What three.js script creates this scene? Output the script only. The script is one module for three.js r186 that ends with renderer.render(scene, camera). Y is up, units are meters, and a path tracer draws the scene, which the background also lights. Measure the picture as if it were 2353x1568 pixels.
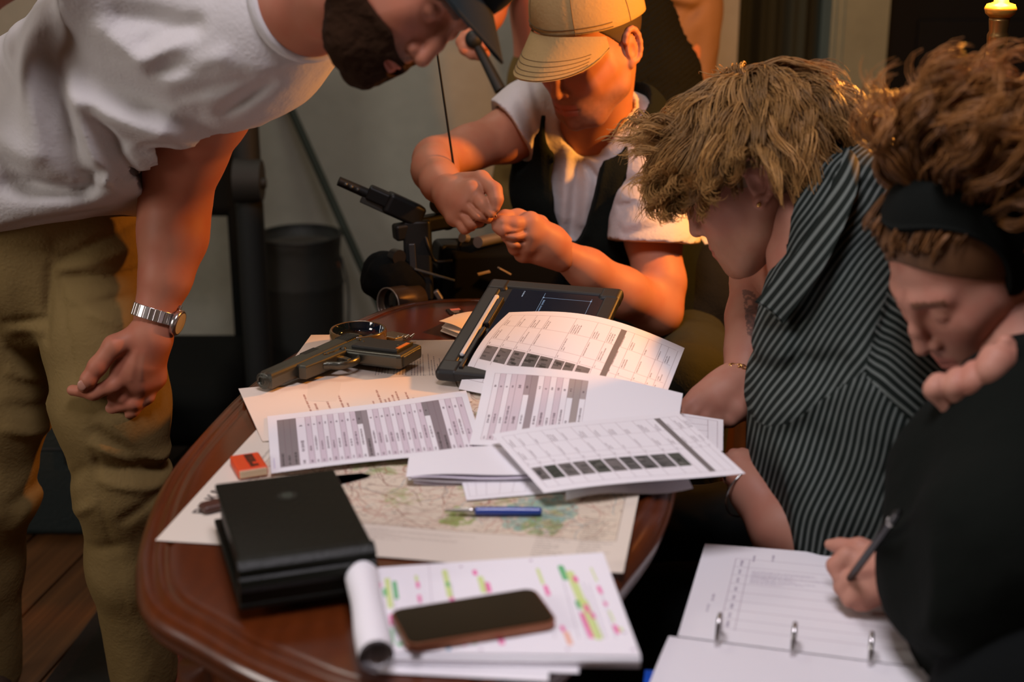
import * as THREE from 'three';
import { mergeGeometries } from 'three/addons/utils/BufferGeometryUtils.js';
import { RoundedBoxGeometry } from 'three/addons/geometries/RoundedBoxGeometry.js';
import { RectAreaLightUniformsLib } from 'three/addons/lights/RectAreaLightUniformsLib.js';

// ---------- camera, light, exposure ----------
const scene = new THREE.Scene();
scene.background = new THREE.Color(0x000000);
const camera = new THREE.PerspectiveCamera(26.98, 2353 / 1568, 0.05, 40);
camera.position.set(0, 1.45, 0);
camera.rotation.set(-18 * Math.PI / 180, 0, 0);
camera.focus = 2.2;
camera.userData.fStop = 2.9;
scene.add(camera);
const renderer = new THREE.WebGLRenderer({ antialias: true });
renderer.toneMapping = THREE.LinearToneMapping;
renderer.toneMappingExposure = 0.9;
renderer.shadowMap.enabled = true;
RectAreaLightUniformsLib.init();

const KEY = { pos: [-2.3, 1.62, -0.8], at: [-0.1, 0.85, -1.8], w: 0.6, h: 0.8, color: [1.0, 0.93, 0.88], power: 12 };
const TOP = { pos: [-0.05, 2.6, -1.0], at: [-0.05, 0, -1.2], w: 0.6, h: 0.6, color: [0.97, 0.91, 1.0], power: 24 };
const REAR = { pos: [-0.5, 2.6, -3.25], at: [-0.5, 0, -3.45], w: 0.5, h: 0.5, color: [1.0, 0.96, 0.86], power: 10 };
const LAMP = { color: [1.0, 0.36, 0.05], power: 4.8 };

// ---------- helpers ----------
const V = (a) => new THREE.Vector3(a[0], a[1], a[2]);
const add3 = (a, b, s = 1) => [a[0] + b[0] * s, a[1] + b[1] * s, a[2] + b[2] * s];
const sub3 = (a, b) => [a[0] - b[0], a[1] - b[1], a[2] - b[2]];
const lerp3 = (a, b, t) => [a[0] + (b[0] - a[0]) * t, a[1] + (b[1] - a[1]) * t, a[2] + (b[2] - a[2]) * t];
const len3 = (a) => Math.hypot(a[0], a[1], a[2]);
const nrm3 = (a) => { const l = len3(a); return [a[0] / l, a[1] / l, a[2] / l]; };
const cross3 = (a, b) => [a[1] * b[2] - a[2] * b[1], a[2] * b[0] - a[0] * b[2], a[0] * b[1] - a[1] * b[0]];
const dot3 = (a, b) => a[0] * b[0] + a[1] * b[1] + a[2] * b[2];
const clamp = (x, a = 0, b = 1) => x < a ? a : x > b ? b : x;
const sstep = (a, b, x) => { const t = clamp((x - a) / (b - a)); return t * t * (3 - 2 * t); };
let seedState = 12345;
function seed(n) { seedState = n >>> 0; }
function rnd() { seedState = (seedState + 0x6D2B79F5) >>> 0; let t = seedState; t = Math.imul(t ^ (t >>> 15), t | 1); t ^= t + Math.imul(t ^ (t >>> 7), t | 61); return ((t ^ (t >>> 14)) >>> 0) / 4294967296; }
const rr = (a, b) => a + (b - a) * rnd();
function hash3(x, y, z) { let h = Math.imul(x | 0, 374761393) + Math.imul(y | 0, 668265263) + Math.imul(z | 0, 2147483647 ^ 0x5bd1e995); h = Math.imul(h ^ (h >>> 13), 1274126177); return ((h ^ (h >>> 16)) >>> 0) / 4294967296; }
function vnoise(x, y, z) {
  const i = Math.floor(x), j = Math.floor(y), k = Math.floor(z); let u = x - i, v = y - j, w = z - k;
  u = u * u * (3 - 2 * u); v = v * v * (3 - 2 * v); w = w * w * (3 - 2 * w);
  const L = (a, b, t) => a + (b - a) * t;
  return L(L(L(hash3(i, j, k), hash3(i + 1, j, k), u), L(hash3(i, j + 1, k), hash3(i + 1, j + 1, k), u), v),
    L(L(hash3(i, j, k + 1), hash3(i + 1, j, k + 1), u), L(hash3(i, j + 1, k + 1), hash3(i + 1, j + 1, k + 1), u), v), w);
}
const fbm = (x, y, z, o = 4) => { let s = 0, a = 0.5, f = 1; for (let i = 0; i < o; i++) { s += a * vnoise(x * f, y * f, z * f); a *= 0.5; f *= 2.03; } return s / (1 - Math.pow(0.5, o)); };

function dataTex(w, h, fn, srgb) {
  const d = new Uint8Array(w * h * 4);
  for (let y = 0; y < h; y++) for (let x = 0; x < w; x++) { const c = fn(x / w, y / h, x, y), o = (y * w + x) * 4; d[o] = clamp(c[0]) * 255; d[o + 1] = clamp(c[1]) * 255; d[o + 2] = clamp(c[2]) * 255; d[o + 3] = 255; }
  const t = new THREE.DataTexture(d, w, h); t.wrapS = t.wrapT = THREE.RepeatWrapping; t.magFilter = THREE.LinearFilter; t.minFilter = THREE.LinearMipmapLinearFilter; t.generateMipmaps = true;
  if (srgb) t.colorSpace = THREE.SRGBColorSpace; t.needsUpdate = true; return t;
}
// noise that tiles: sampled on a torus-like wrap
const tnoise = (u, v, f, z = 0, o = 3) => { const a = fbm(u * f, v * f, z, o), b = fbm((u - 1) * f, v * f, z, o), c = fbm(u * f, (v - 1) * f, z, o), d = fbm((u - 1) * f, (v - 1) * f, z, o); const L = (p, q, t) => p + (q - p) * t; return L(L(a, b, u), L(c, d, u), v); };
function canvasTex(w, h, draw) {
  const c = document.createElement('canvas'); c.width = w; c.height = h; const g = c.getContext('2d'); draw(g, w, h);
  const t = new THREE.CanvasTexture(c); t.colorSpace = THREE.SRGBColorSpace; t.anisotropy = 8; return t;
}
const col = (c) => Array.isArray(c) ? new THREE.Color().setRGB(c[0], c[1], c[2]) : new THREE.Color(c);
function mat(c, rough = 0.7, o = {}) { return new THREE.MeshPhysicalMaterial({ color: col(c), roughness: rough, metalness: 0, ...o }); }

const numbers = {};
function numbered(n) { if (!(n in numbers)) { numbers[n] = 0; return n; } numbers[n]++; return n + '_' + String(numbers[n]).padStart(3, '0'); }
function shadows(o) { o.castShadow = true; o.receiveShadow = true; return o; }
function part(name, geo, m, parent, label) { const o = shadows(new THREE.Mesh(geo, m)); o.name = name; parent.add(o); if (label) o.userData.label = label; return o; }
function tagged(o, label, category, group) { o.userData.label = label; o.userData.category = category; if (group) o.userData.group = group; return o; }
function thing(name, label, category, group) { const o = new THREE.Group(); o.name = numbered(name); scene.add(o); return tagged(o, label, category, group); }
function single(name, geo, m, label, category, group) { const o = shadows(new THREE.Mesh(geo, m)); o.name = numbered(name); scene.add(o); return tagged(o, label, category, group); }
function structure(name, geo, m) { const o = geo ? shadows(new THREE.Mesh(geo, m)) : new THREE.Group(); o.name = name; o.userData.kind = 'structure'; scene.add(o); return o; }

// uv in metres by the dominant direction of each face
function boxUV(geo, s = 1) {
  const g = geo.index ? geo.toNonIndexed() : geo; const p = g.attributes.position, n = g.attributes.normal, uv = new Float32Array(p.count * 2);
  for (let i = 0; i < p.count; i += 3) {
    let nx = 0, ny = 0, nz = 0; for (let k = 0; k < 3; k++) { nx += n.getX(i + k); ny += n.getY(i + k); nz += n.getZ(i + k); }
    nx = Math.abs(nx); ny = Math.abs(ny); nz = Math.abs(nz);
    for (let k = 0; k < 3; k++) { const x = p.getX(i + k), y = p.getY(i + k), z = p.getZ(i + k); let a, b; if (ny >= nx && ny >= nz) { a = x; b = z; } else if (nx >= nz) { a = z; b = y; } else { a = x; b = y; } uv[(i + k) * 2] = a * s; uv[(i + k) * 2 + 1] = b * s; }
  }
  g.setAttribute('uv', new THREE.BufferAttribute(uv, 2)); return g;
}
const box = (x0, x1, y0, y1, z0, z1, s = 1) => { const g = new THREE.BoxGeometry(x1 - x0, y1 - y0, z1 - z0); g.translate((x0 + x1) / 2, (y0 + y1) / 2, (z0 + z1) / 2); return boxUV(g, s); };
const rbox = (w, h, d, r = 0.004, seg = 3) => new RoundedBoxGeometry(w, h, d, seg, Math.min(r, w / 2.01, h / 2.01, d / 2.01));
function basis(o, ex, ey, ez) { const m = new THREE.Matrix4().makeBasis(V(ex), V(ey), V(ez)); m.setPosition(o[0], o[1], o[2]); return m; }
function frameAlong(a, b, upHint = [0, 1, 0]) { const y = nrm3(sub3(b, a)); let h = upHint; if (Math.abs(dot3(y, h)) > 0.97) h = [1, 0, 0]; const x = nrm3(cross3(y, h)), z = cross3(x, y); return [x, y, z]; }
// box whose long axis runs from a to b; w across, h along the hint
function bar(a, b, w, h, r = 0.003, hint = [0, 1, 0]) { const L = len3(sub3(b, a)), g = rbox(w, L, h, r); const [x, y, z] = frameAlong(a, b, hint); g.applyMatrix4(basis(lerp3(a, b, 0.5), x, y, z)); return g; }
function rod(a, b, r0, r1 = r0, seg = 20) { const L = len3(sub3(b, a)), g = new THREE.CylinderGeometry(r1, r0, L, seg); const [x, y, z] = frameAlong(a, b); g.applyMatrix4(basis(lerp3(a, b, 0.5), x, y, z)); return g; }
function tube(pts, r, seg = 40, rad = 8, closed = false) { return new THREE.TubeGeometry(new THREE.CatmullRomCurve3(pts.map(V), closed), seg, r, rad, closed); }
// lathe profile [[radius, along]...] with its axis from a towards b
function lathe(prof, a, dir, seg = 40) { const g = new THREE.LatheGeometry(prof.map(p => new THREE.Vector2(p[0], p[1])), seg); const [x, y, z] = frameAlong(a, add3(a, dir)); g.applyMatrix4(basis(a, x, y, z)); return g; }
function merged(list) { return mergeGeometries(list.map(g => { const q = g.index ? g.toNonIndexed() : g; for (const k of Object.keys(q.attributes)) if (!['position', 'normal', 'uv'].includes(k)) q.deleteAttribute(k); if (!q.attributes.uv) q.setAttribute('uv', new THREE.BufferAttribute(new Float32Array(q.attributes.position.count * 2), 2)); return q; })); }
function extrude(pts, depth, bevel = 0.002, holes = []) { const s = new THREE.Shape(pts.map(p => new THREE.Vector2(p[0], p[1]))); for (const h of holes) s.holes.push(new THREE.Path(h.map(p => new THREE.Vector2(p[0], p[1])))); const g = new THREE.ExtrudeGeometry(s, { depth: depth - 2 * bevel, bevelEnabled: bevel > 0, bevelThickness: bevel, bevelSize: bevel, bevelSegments: 3, curveSegments: 12 }); g.translate(0, 0, -(depth - 2 * bevel) / 2); return g; }

// a sheet of paper: corners near-left, near-right, far-right, far-left; lift(u, v) raises it
function sheetGeo(c, lift = () => 0, nx = 28, ny = 20, th = 0.00035) {
  const P = [], U = [], I = []; const W = nx + 1;
  const at = (u, v) => { const a = lerp3(c[0], c[1], u), b = lerp3(c[3], c[2], u), p = lerp3(a, b, v); p[1] += lift(u, v); return p; };
  for (let s = 0; s < 2; s++) for (let j = 0; j <= ny; j++) for (let i = 0; i <= nx; i++) { const p = at(i / nx, j / ny); P.push(p[0], p[1] - (s ? th : 0), p[2]); if (s) U.push(0.004, 0.004); else U.push(i / nx, j / ny); }
  const o = W * (ny + 1);
  for (let j = 0; j < ny; j++) for (let i = 0; i < nx; i++) { const a = j * W + i, b = a + 1, d = a + W, e = d + 1; I.push(a, b, e, a, e, d); I.push(o + a, o + e, o + b, o + a, o + d, o + e); }
  const rim = (a, b) => I.push(a, o + a, b, b, o + a, o + b);
  for (let i = 0; i < nx; i++) { rim(i, i + 1); rim(ny * W + i + 1, ny * W + i); }
  for (let j = 0; j < ny; j++) { rim((j + 1) * W, j * W); rim(j * W + nx, (j + 1) * W + nx); }
  const g = new THREE.BufferGeometry(); g.setAttribute('position', new THREE.Float32BufferAttribute(P, 3)); g.setAttribute('uv', new THREE.Float32BufferAttribute(U, 2)); g.setIndex(I); g.computeVertexNormals(); return g;
}

// ---------- materials shared by the setting ----------
const plasterTex = dataTex(256, 256, (u, v) => { const n = 0.86 + 0.12 * tnoise(u, v, 5, 3, 4) + 0.05 * (tnoise(u, v, 40, 9, 2) - 0.5); return [n, n * 0.985, n * 0.96]; }, true);
const plasterBump = dataTex(256, 256, (u, v) => { const n = tnoise(u, v, 30, 5, 3); return [n, n, n]; });
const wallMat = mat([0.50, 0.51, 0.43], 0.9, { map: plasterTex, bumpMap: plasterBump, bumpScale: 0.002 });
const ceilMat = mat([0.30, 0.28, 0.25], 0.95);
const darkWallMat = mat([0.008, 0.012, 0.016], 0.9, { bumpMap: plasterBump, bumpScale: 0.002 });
const trimMat = mat([0.27, 0.36, 0.33], 0.6, { map: plasterTex });
const X0 = -2.7, X1 = 2.7, Z0 = -4.32, Z1 = 1.7, CEIL = 2.75;
const openX0 = 0.675; // the opening in the back wall starts here
structure('wall_back', box(X0, openX0, 0, CEIL, Z0 - 0.12, Z0), wallMat);
structure('wall_left', box(X0 - 0.12, X0, 0, CEIL, Z0 - 0.9, Z1), wallMat);
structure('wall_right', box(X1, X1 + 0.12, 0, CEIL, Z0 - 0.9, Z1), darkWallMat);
structure('wall_front', box(X0, X1, 0, CEIL, Z1, Z1 + 0.12), wallMat);
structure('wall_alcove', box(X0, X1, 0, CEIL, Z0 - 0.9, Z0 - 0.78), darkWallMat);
structure('ceiling', box(X0, X1, CEIL, CEIL + 0.12, Z0 - 0.9, Z1), ceilMat);

// wooden floor, one board after another
const floorTexs = [1, 2, 3].map(k => dataTex(64, 512, (u, v) => { const g = fbm(u * 10, v * 3, k * 7, 4), f = fbm(u * 46, v * 5, k * 3, 2); const n = 0.62 + 0.38 * g + 0.16 * (f - 0.5); return [n, n * 0.94, n * 0.86]; }, true));
const floorMats = floorTexs.map((t, i) => mat([[0.16, 0.075, 0.026], [0.135, 0.062, 0.021], [0.18, 0.085, 0.03]][i], 0.5, { map: t, bumpMap: t, bumpScale: 0.001 }));
{
  const floor = structure('floor', null);
  part('subfloor', box(X0 - 0.1, X1 + 0.1, -0.1, -0.022, Z0 - 0.9, Z1 + 0.1), mat([0.02, 0.012, 0.008], 0.9), floor);
  seed(5);
  const dir = [0.158, 0, -0.987], nor = [0.987, 0, 0.158], W = 0.155;
  const geo = new RoundedBoxGeometry(W - 0.005, 0.022, 9, 2, 0.003); { const p = geo.attributes.position, uv = new Float32Array(p.count * 2); for (let i = 0; i < p.count; i++) { uv[i * 2] = p.getX(i) / W; uv[i * 2 + 1] = p.getZ(i) / 1.4; } geo.setAttribute('uv', new THREE.BufferAttribute(uv, 2)); }
  for (let k = -24; k <= 24; k++) {
    const b = part('plank', geo, floorMats[Math.floor(rnd() * 3)], floor);
    const c = [nor[0] * W * k + 0.3 * 0, -0.011, -1.6 + nor[2] * W * k];
    b.position.set(c[0], c[1], c[2]); b.rotation.y = Math.atan2(dir[0], dir[2]); 
  }
}
// opening at the back on the right: curtain, door post, dark panel door
{
  // pleated dark curtain
  const fold = (x) => 0.022 * Math.sin(x * 58) + 0.012 * Math.sin(x * 131 + 1) + 0.01 * Math.sin(x * 23 + 2);
  const nx = 150, ny = 2, P = [], I = [];
  const x0 = 0.62, x1 = 0.985;
  for (let s = 0; s < 2; s++) for (let j = 0; j <= ny; j++) for (let i = 0; i <= nx; i++) { const x = x0 + (x1 - x0) * i / nx; P.push(x, 0.02 + 2.6 * j / ny, Z0 - 0.2 + fold(x) - s * 0.004); }
  const W = nx + 1, o = W * (ny + 1);
  for (let j = 0; j < ny; j++) for (let i = 0; i < nx; i++) { const a = j * W + i, b = a + 1, d = a + W, e = d + 1; I.push(a, b, e, a, e, d, o + a, o + e, o + b, o + a, o + d, o + e); }
  const g = new THREE.BufferGeometry(); g.setAttribute('position', new THREE.Float32BufferAttribute(P, 3)); g.setIndex(I); g.computeVertexNormals();
  const t = thing('curtain', 'dark olive green pleated curtain in the doorway beside the pale post', 'curtain');
  part('cloth', g, mat([0.035, 0.045, 0.03], 0.95, { sheen: 0.3 }), t);
  part('rail', rod([0.58, 2.64, Z0 - 0.2], [1.0, 2.64, Z0 - 0.2], 0.012), mat([0.03, 0.03, 0.03], 0.4), t);
}
{
  const px0 = 0.962, px1 = 1.112;
  structure('trim_1', merged([box(px0 + 0.02, px1, 0, CEIL, Z0 - 0.14, Z0 + 0.04), box(px0, px0 + 0.022, 0, CEIL, Z0 - 0.14, Z0 + 0.025), box(px0 - 0.012, px0 + 0.002, 0, CEIL, Z0 - 0.14, Z0 + 0.005)]), trimMat);
  // dark blue panel door right of the post
  const d = structure('door_1', null); const dm = mat([0.003, 0.0065, 0.011], 0.7, { specularIntensity: 0.4 });
  part('leaf', box(px1 + 0.02, X1, 0.01, CEIL, Z0 - 0.10, Z0 - 0.05), dm, d);
  for (const [a, b, c, e] of [[1.22, 1.80, 0.25, 1.05], [1.22, 1.80, 1.2, 2.45], [1.95, 2.55, 0.25, 1.05], [1.95, 2.55, 1.2, 2.45]]) part('door_panel', (() => { const g = rbox(b - a, e - c, 0.02, 0.008); g.translate((a + b) / 2, (c + e) / 2, Z0 - 0.045); return g; })(), dm, d);
}


// pencil-like scuff on the wall
{
  const t = thing('wall_scuff', 'small dark hooked scuff mark on the pale wall above the leaning pole', 'mark');
  const z = Z0 + 0.0015;
  part('scratch', tube([[-0.628, 0.93, z], [-0.634, 0.912, z], [-0.62, 0.899, z], [-0.595, 0.897, z], [-0.568, 0.896, z]], 0.0035, 24, 6), mat([0.05, 0.05, 0.04], 0.9), t);
}
// rug under the table
{
  const tx = canvasTex(1024, 1024, (g, w, h) => {
    g.fillStyle = '#431508'; g.fillRect(0, 0, w, h);
    seed(77);
    const band = (x, ww, c) => { g.fillStyle = c; g.fillRect(x, 0, ww, h); g.fillRect(w - x - ww, 0, ww, h); };
    band(0, 26, '#20160e'); band(26, 78, '#161309'); band(104, 10, '#9a5616'); band(116, 6, '#3a140c'); band(124, 5, '#a04a1c'); band(131, 5, '#3a140c');
    for (let y = 0; y < h; y += 34) for (const s of [1]) { const X = w - 65; g.strokeStyle = '#c07a22'; g.lineWidth = 5; g.beginPath(); g.arc(X, y + 17, 11, 0.4, 5.2); g.stroke(); g.fillStyle = '#c88a2a'; g.fillRect(X - 32, y, 14, 5); g.fillRect(X + 16, y + 15, 16, 5); }
    for (let k = 0; k < 420; k++) { const x = rr(150, w - 150), y = rr(0, h); g.strokeStyle = ['#8a3a1c', '#2c1810', '#b85a2a', '#3c1a1a', '#74301a'][Math.floor(rnd() * 5)]; g.lineWidth = rr(2, 6); g.beginPath(); g.arc(x, y, rr(5, 22), rr(0, 6), rr(6, 9)); g.stroke(); }
    for (let k = 0; k < 9000; k++) { g.fillStyle = rnd() < 0.5 ? 'rgba(0,0,0,0.16)' : 'rgba(255,180,110,0.06)'; g.fillRect(rr(0, w), rr(0, h), 3, 2); }
  });
  const g = rbox(1.27, 0.012, 1.86, 0.005); { const p = g.attributes.position, uv = new Float32Array(p.count * 2); for (let i = 0; i < p.count; i++) { uv[i * 2] = p.getX(i) / 1.27 + 0.5; uv[i * 2 + 1] = p.getZ(i) / 1.86 + 0.5; } g.setAttribute('uv', new THREE.BufferAttribute(uv, 2)); }
  g.rotateY(-0.08);
  g.translate(-0.26, 0.006, -2.15);
  single('patterned_rug', g, mat(0xffffff, 0.95, { map: tx }), 'dark red patterned rug with an ochre border lying under the table', 'rug');
}

// ---------- lamps ----------
function areaLamp(K, name, label, cat, group) {
  const L = new THREE.RectAreaLight(col(K.color), K.power, K.w, K.h);
  const dir = nrm3(sub3(K.at, K.pos));
  L.position.set(...add3(K.pos, dir, 0.012)); L.lookAt(V(K.at)); L.name = name + '_light';
  const t = thing(name, label, cat, group);
  const [x, y, z] = frameAlong(K.pos, add3(K.pos, dir));
  const g = rbox(K.w + 0.06, 0.09, K.h + 0.06, 0.015); g.translate(0, -0.055, 0); g.applyMatrix4(basis(K.pos, x, y, z));
  part('housing', g, mat([0.02, 0.02, 0.02], 0.6), t);
  const e = rbox(K.w, 0.006, K.h, 0.002); e.applyMatrix4(basis(K.pos, x, y, z));
  part('diffuser', e, new THREE.MeshStandardMaterial({ color: col([0.8, 0.8, 0.8]), emissive: col(K.color), emissiveIntensity: 0.6 }), t);
  L.castShadow = true; scene.add(L); return { t, x, y, z };
}
{
  const { t } = areaLamp(KEY, 'softbox_lamp', 'tall white softbox on a black stand at the left wall', 'studio lamp');
  const m = mat([0.02, 0.02, 0.02], 0.5); const b = [KEY.pos[0] - 0.16, 0, KEY.pos[2] + 0.06];
  part('stand_pole', rod([b[0], 0.05, b[2]], [b[0], 1.7, b[2]], 0.014), m, t);
  for (let k = 0; k < 3; k++) { const a = k * 2.094 + 0.4; part('stand_leg', rod([b[0], 0.5, b[2]], [b[0] + 0.20 * Math.cos(a), 0.008, b[2] + 0.20 * Math.sin(a)], 0.01), m, t); }
}
areaLamp(TOP, 'ceiling_lamp', 'square ceiling lamp above the table', 'ceiling lamp', 'ceiling lamps');
areaLamp(REAR, 'ceiling_lamp', 'square ceiling lamp at the back of the room near the pale wall', 'ceiling lamp', 'ceiling lamps');
// brass lamp with a bare warm bulb, top right
{
  const t = thing('brass_floor_lamp', 'slim brass lamp stem with glowing cup behind the curly-haired person', 'lamp');
  const B = [0.789, 0, -2.35]; const brass = mat([0.32, 0.19, 0.06], 0.38, { metalness: 0.85 });
  part('base', lathe([[0.001, 0], [0.14, 0], [0.14, 0.012], [0.10, 0.022], [0.04, 0.035], [0.02, 0.06], [0.001, 0.06]], B, [0, 1, 0]), brass, t);
  part('stem', lathe([[0.001, 0.05], [0.014, 0.05], [0.014, 1.05], [0.015, 1.06], [0.016, 1.195], [0.017, 1.205], [0.017, 1.21], [0.0145, 1.215], [0.0165, 1.232], [0.0165, 1.237], [0.001, 1.237]], B, [0, 1, 0]), brass, t);
  part('cup', lathe([[0.001, 1.237], [0.016, 1.237], [0.023, 1.243], [0.0255, 1.251], [0.022, 1.258], [0.012, 1.261], [0.009, 1.275], [0.001, 1.275]], B, [0, 1, 0]), mat([0.75, 0.42, 0.08], 0.35, { metalness: 0.6 }), t);
  const c = [B[0], 1.35, B[2]];
  part('bulb', lathe([[0.001, 1.273], [0.012, 1.275], [0.014, 1.295], [0.026, 1.325], [0.031, 1.35], [0.026, 1.375], [0.012, 1.389], [0.001, 1.391]], B, [0, 1, 0]), new THREE.MeshStandardMaterial({ color: col([1, 0.7, 0.4]), emissive: col([1, 0.5, 0.12]), emissiveIntensity: 6 }), t);
  const L = new THREE.PointLight(col(LAMP.color), LAMP.power, 0, 2); L.position.set(...c); L.castShadow = true; L.shadow.radius = 2; L.name = 'lamp_light'; scene.add(L);
}

// ---------- table ----------
const TT = 0.75;
const woodTex = dataTex(512, 512, (u, v) => { const w = tnoise(u, v, 4, 2, 4); const g = 0.5 + 0.5 * Math.sin((u * 26 + w * 5) * 2 * Math.PI); const f = tnoise(u, v, 60, 4, 2); const n = 0.78 + 0.16 * w + 0.045 * g + 0.10 * (f - 0.5); return [n, n * 0.93, n * 0.86]; }, true);
const mahogany = mat([0.115, 0.027, 0.005], 0.34, { map: woodTex, clearcoat: 0.9, clearcoatRoughness: 0.16, specularIntensity: 0.5 });
const outline = new THREE.CatmullRomCurve3([[-0.05, -2.42], [-0.136, -2.412], [-0.215, -2.365], [-0.33, -2.15], [-0.39, -1.957], [-0.421, -1.76], [-0.432, -1.638], [-0.427, -1.511], [-0.405, -1.375], [-0.372, -1.285], [-0.31, -1.225], [-0.233, -1.159], [-0.14, -1.105], [-0.03, -1.105], [0.05, -1.19], [0.115, -1.34], [0.165, -1.459], [0.195, -1.566], [0.222, -1.75], [0.228, -1.95], [0.195, -2.16], [0.12, -2.32], [0.04, -2.395]].map(p => new THREE.Vector3(p[0], 0, p[1])), true);
function ringLoft(prof, N = 220, cap = true) { // prof: [outward offset, y]
  const pts = outline.getSpacedPoints(N).slice(0, N), P = [], U = [], I = [];
  const nor = pts.map((p, i) => { const a = pts[(i + N - 1) % N], b = pts[(i + 1) % N]; const dx = b.x - a.x, dz = b.z - a.z, l = Math.hypot(dx, dz); return [dz / l, -dx / l]; });
  let area = 0; for (let i = 0; i < N; i++) { const a = pts[i], b = pts[(i + 1) % N]; area += a.x * b.z - b.x * a.z; }
  const s = area > 0 ? 1 : -1;
  for (const [o, y] of prof) for (let i = 0; i < N; i++) { const x = pts[i].x + s * nor[i][0] * o, z = pts[i].z + s * nor[i][1] * o; P.push(x, y, z); U.push(x / 0.6, z / 0.6 + (y - TT) * 2); }
  for (let k = 0; k < prof.length - 1; k++) for (let i = 0; i < N; i++) { const j = (i + 1) % N, a = k * N + i, b = k * N + j, c = a + N, d = b + N; I.push(a, b, d, a, d, c); }
  if (cap) { const c = P.length / 3; P.push(-0.1, prof[0][1], -1.75); U.push(-0.1 / 0.6, -1.75 / 0.6); for (let i = 0; i < N; i++) I.push(c, (i + 1) % N, i); const e = P.length / 3, L = (prof.length - 1) * N; P.push(-0.1, prof[prof.length - 1][1], -1.75); U.push(0, 0); for (let i = 0; i < N; i++) I.push(e, L + i, L + (i + 1) % N); }
  const g = new THREE.BufferGeometry(); g.setAttribute('position', new THREE.Float32BufferAttribute(P, 3)); g.setAttribute('uv', new THREE.Float32BufferAttribute(U, 2)); g.setIndex(I); g.computeVertexNormals();
  // make sure it faces outwards
  if (g.attributes.normal.getY(0) < 0) { const x = g.index.array; for (let i = 0; i < x.length; i += 3) { const t = x[i + 1]; x[i + 1] = x[i + 2]; x[i + 2] = t; } g.computeVertexNormals(); }
  return g;
}
{
  const t = thing('oval_table', 'polished mahogany oval table with a beaded moulded edge', 'table');
  part('table_top', ringLoft([[-0.05, TT], [-0.042, TT], [-0.040, TT - 0.0015], [-0.037, TT - 0.003], [-0.034, TT - 0.001], [-0.029, TT + 0.0005], [-0.024, TT - 0.001], [-0.021, TT - 0.005], [-0.018, TT - 0.004], [-0.012, TT - 0.0035], [-0.006, TT - 0.006], [-0.002, TT - 0.011], [0, TT - 0.017], [-0.002, TT - 0.022], [-0.007, TT - 0.026], [-0.009, TT - 0.029], [-0.006, TT - 0.032], [-0.006, TT - 0.036], [-0.012, TT - 0.04], [-0.03, TT - 0.04]]), mahogany, t);
  part('apron', ringLoft([[-0.075, TT - 0.04], [-0.07, TT - 0.045], [-0.07, TT - 0.125], [-0.075, TT - 0.13], [-0.095, TT - 0.13]]), mahogany, t);
  const leg = new THREE.LatheGeometry([[0.001, 0], [0.016, 0], [0.02, 0.02], [0.016, 0.05], [0.018, 0.1], [0.026, 0.35], [0.03, 0.5], [0.024, 0.515], [0.034, 0.53], [0.034, 0.612], [0.001, 0.612]].map(p => new THREE.Vector2(p[0], p[1])), 24);
  for (const [x, z] of [[-0.335, -1.385], [0.045, -1.30], [-0.16, -2.30], [0.10, -2.22]]) { const l = part('leg', leg, mahogany, t); l.position.set(x, 0.0122, z); }
}
// ---------- printed paper ----------
const paperFiber = dataTex(128, 128, (u, v) => { const n = tnoise(u, v, 40, 1, 2); return [n, n, n]; });
function greek(g, x, y, L, h, c, vert) { // a line of small type, too blurred to read
  g.fillStyle = c; let p = 0; while (p < L) { const w = Math.min(rr(h * 0.8, h * 4.2), L - p); for (let k = 0; k < w; k += h * 0.62) { const hh = h * rr(0.55, 1.05), ww = h * rr(0.3, 0.46); if (vert) g.fillRect(x + (h - hh) / 2, y - p - k - ww, hh, ww); else g.fillRect(x + p + k, y + (h - hh) / 2, ww, hh); } p += w + h * rr(0.5, 0.8); }
}
function paperMat(tex, c = 0xffffff) { return mat(c, 0.85, { map: tex }); }
const white = '#eeebef', cream = '#e6d6c4';
const ink = 'rgba(60,40,45,0.75)', grid = 'rgba(110,85,95,0.8)';
const blankTex = (c) => canvasTex(64, 64, (g, w, h) => { g.fillStyle = c; g.fillRect(0, 0, w, h); });
const whiteBlank = paperMat(blankTex(white)), creamBlank = paperMat(blankTex(cream));
function sheet(name, label, corners, m, lift, group, cat = 'paper') { return single(name, sheetGeo(corners, lift), m, label, cat, group); }

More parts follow.
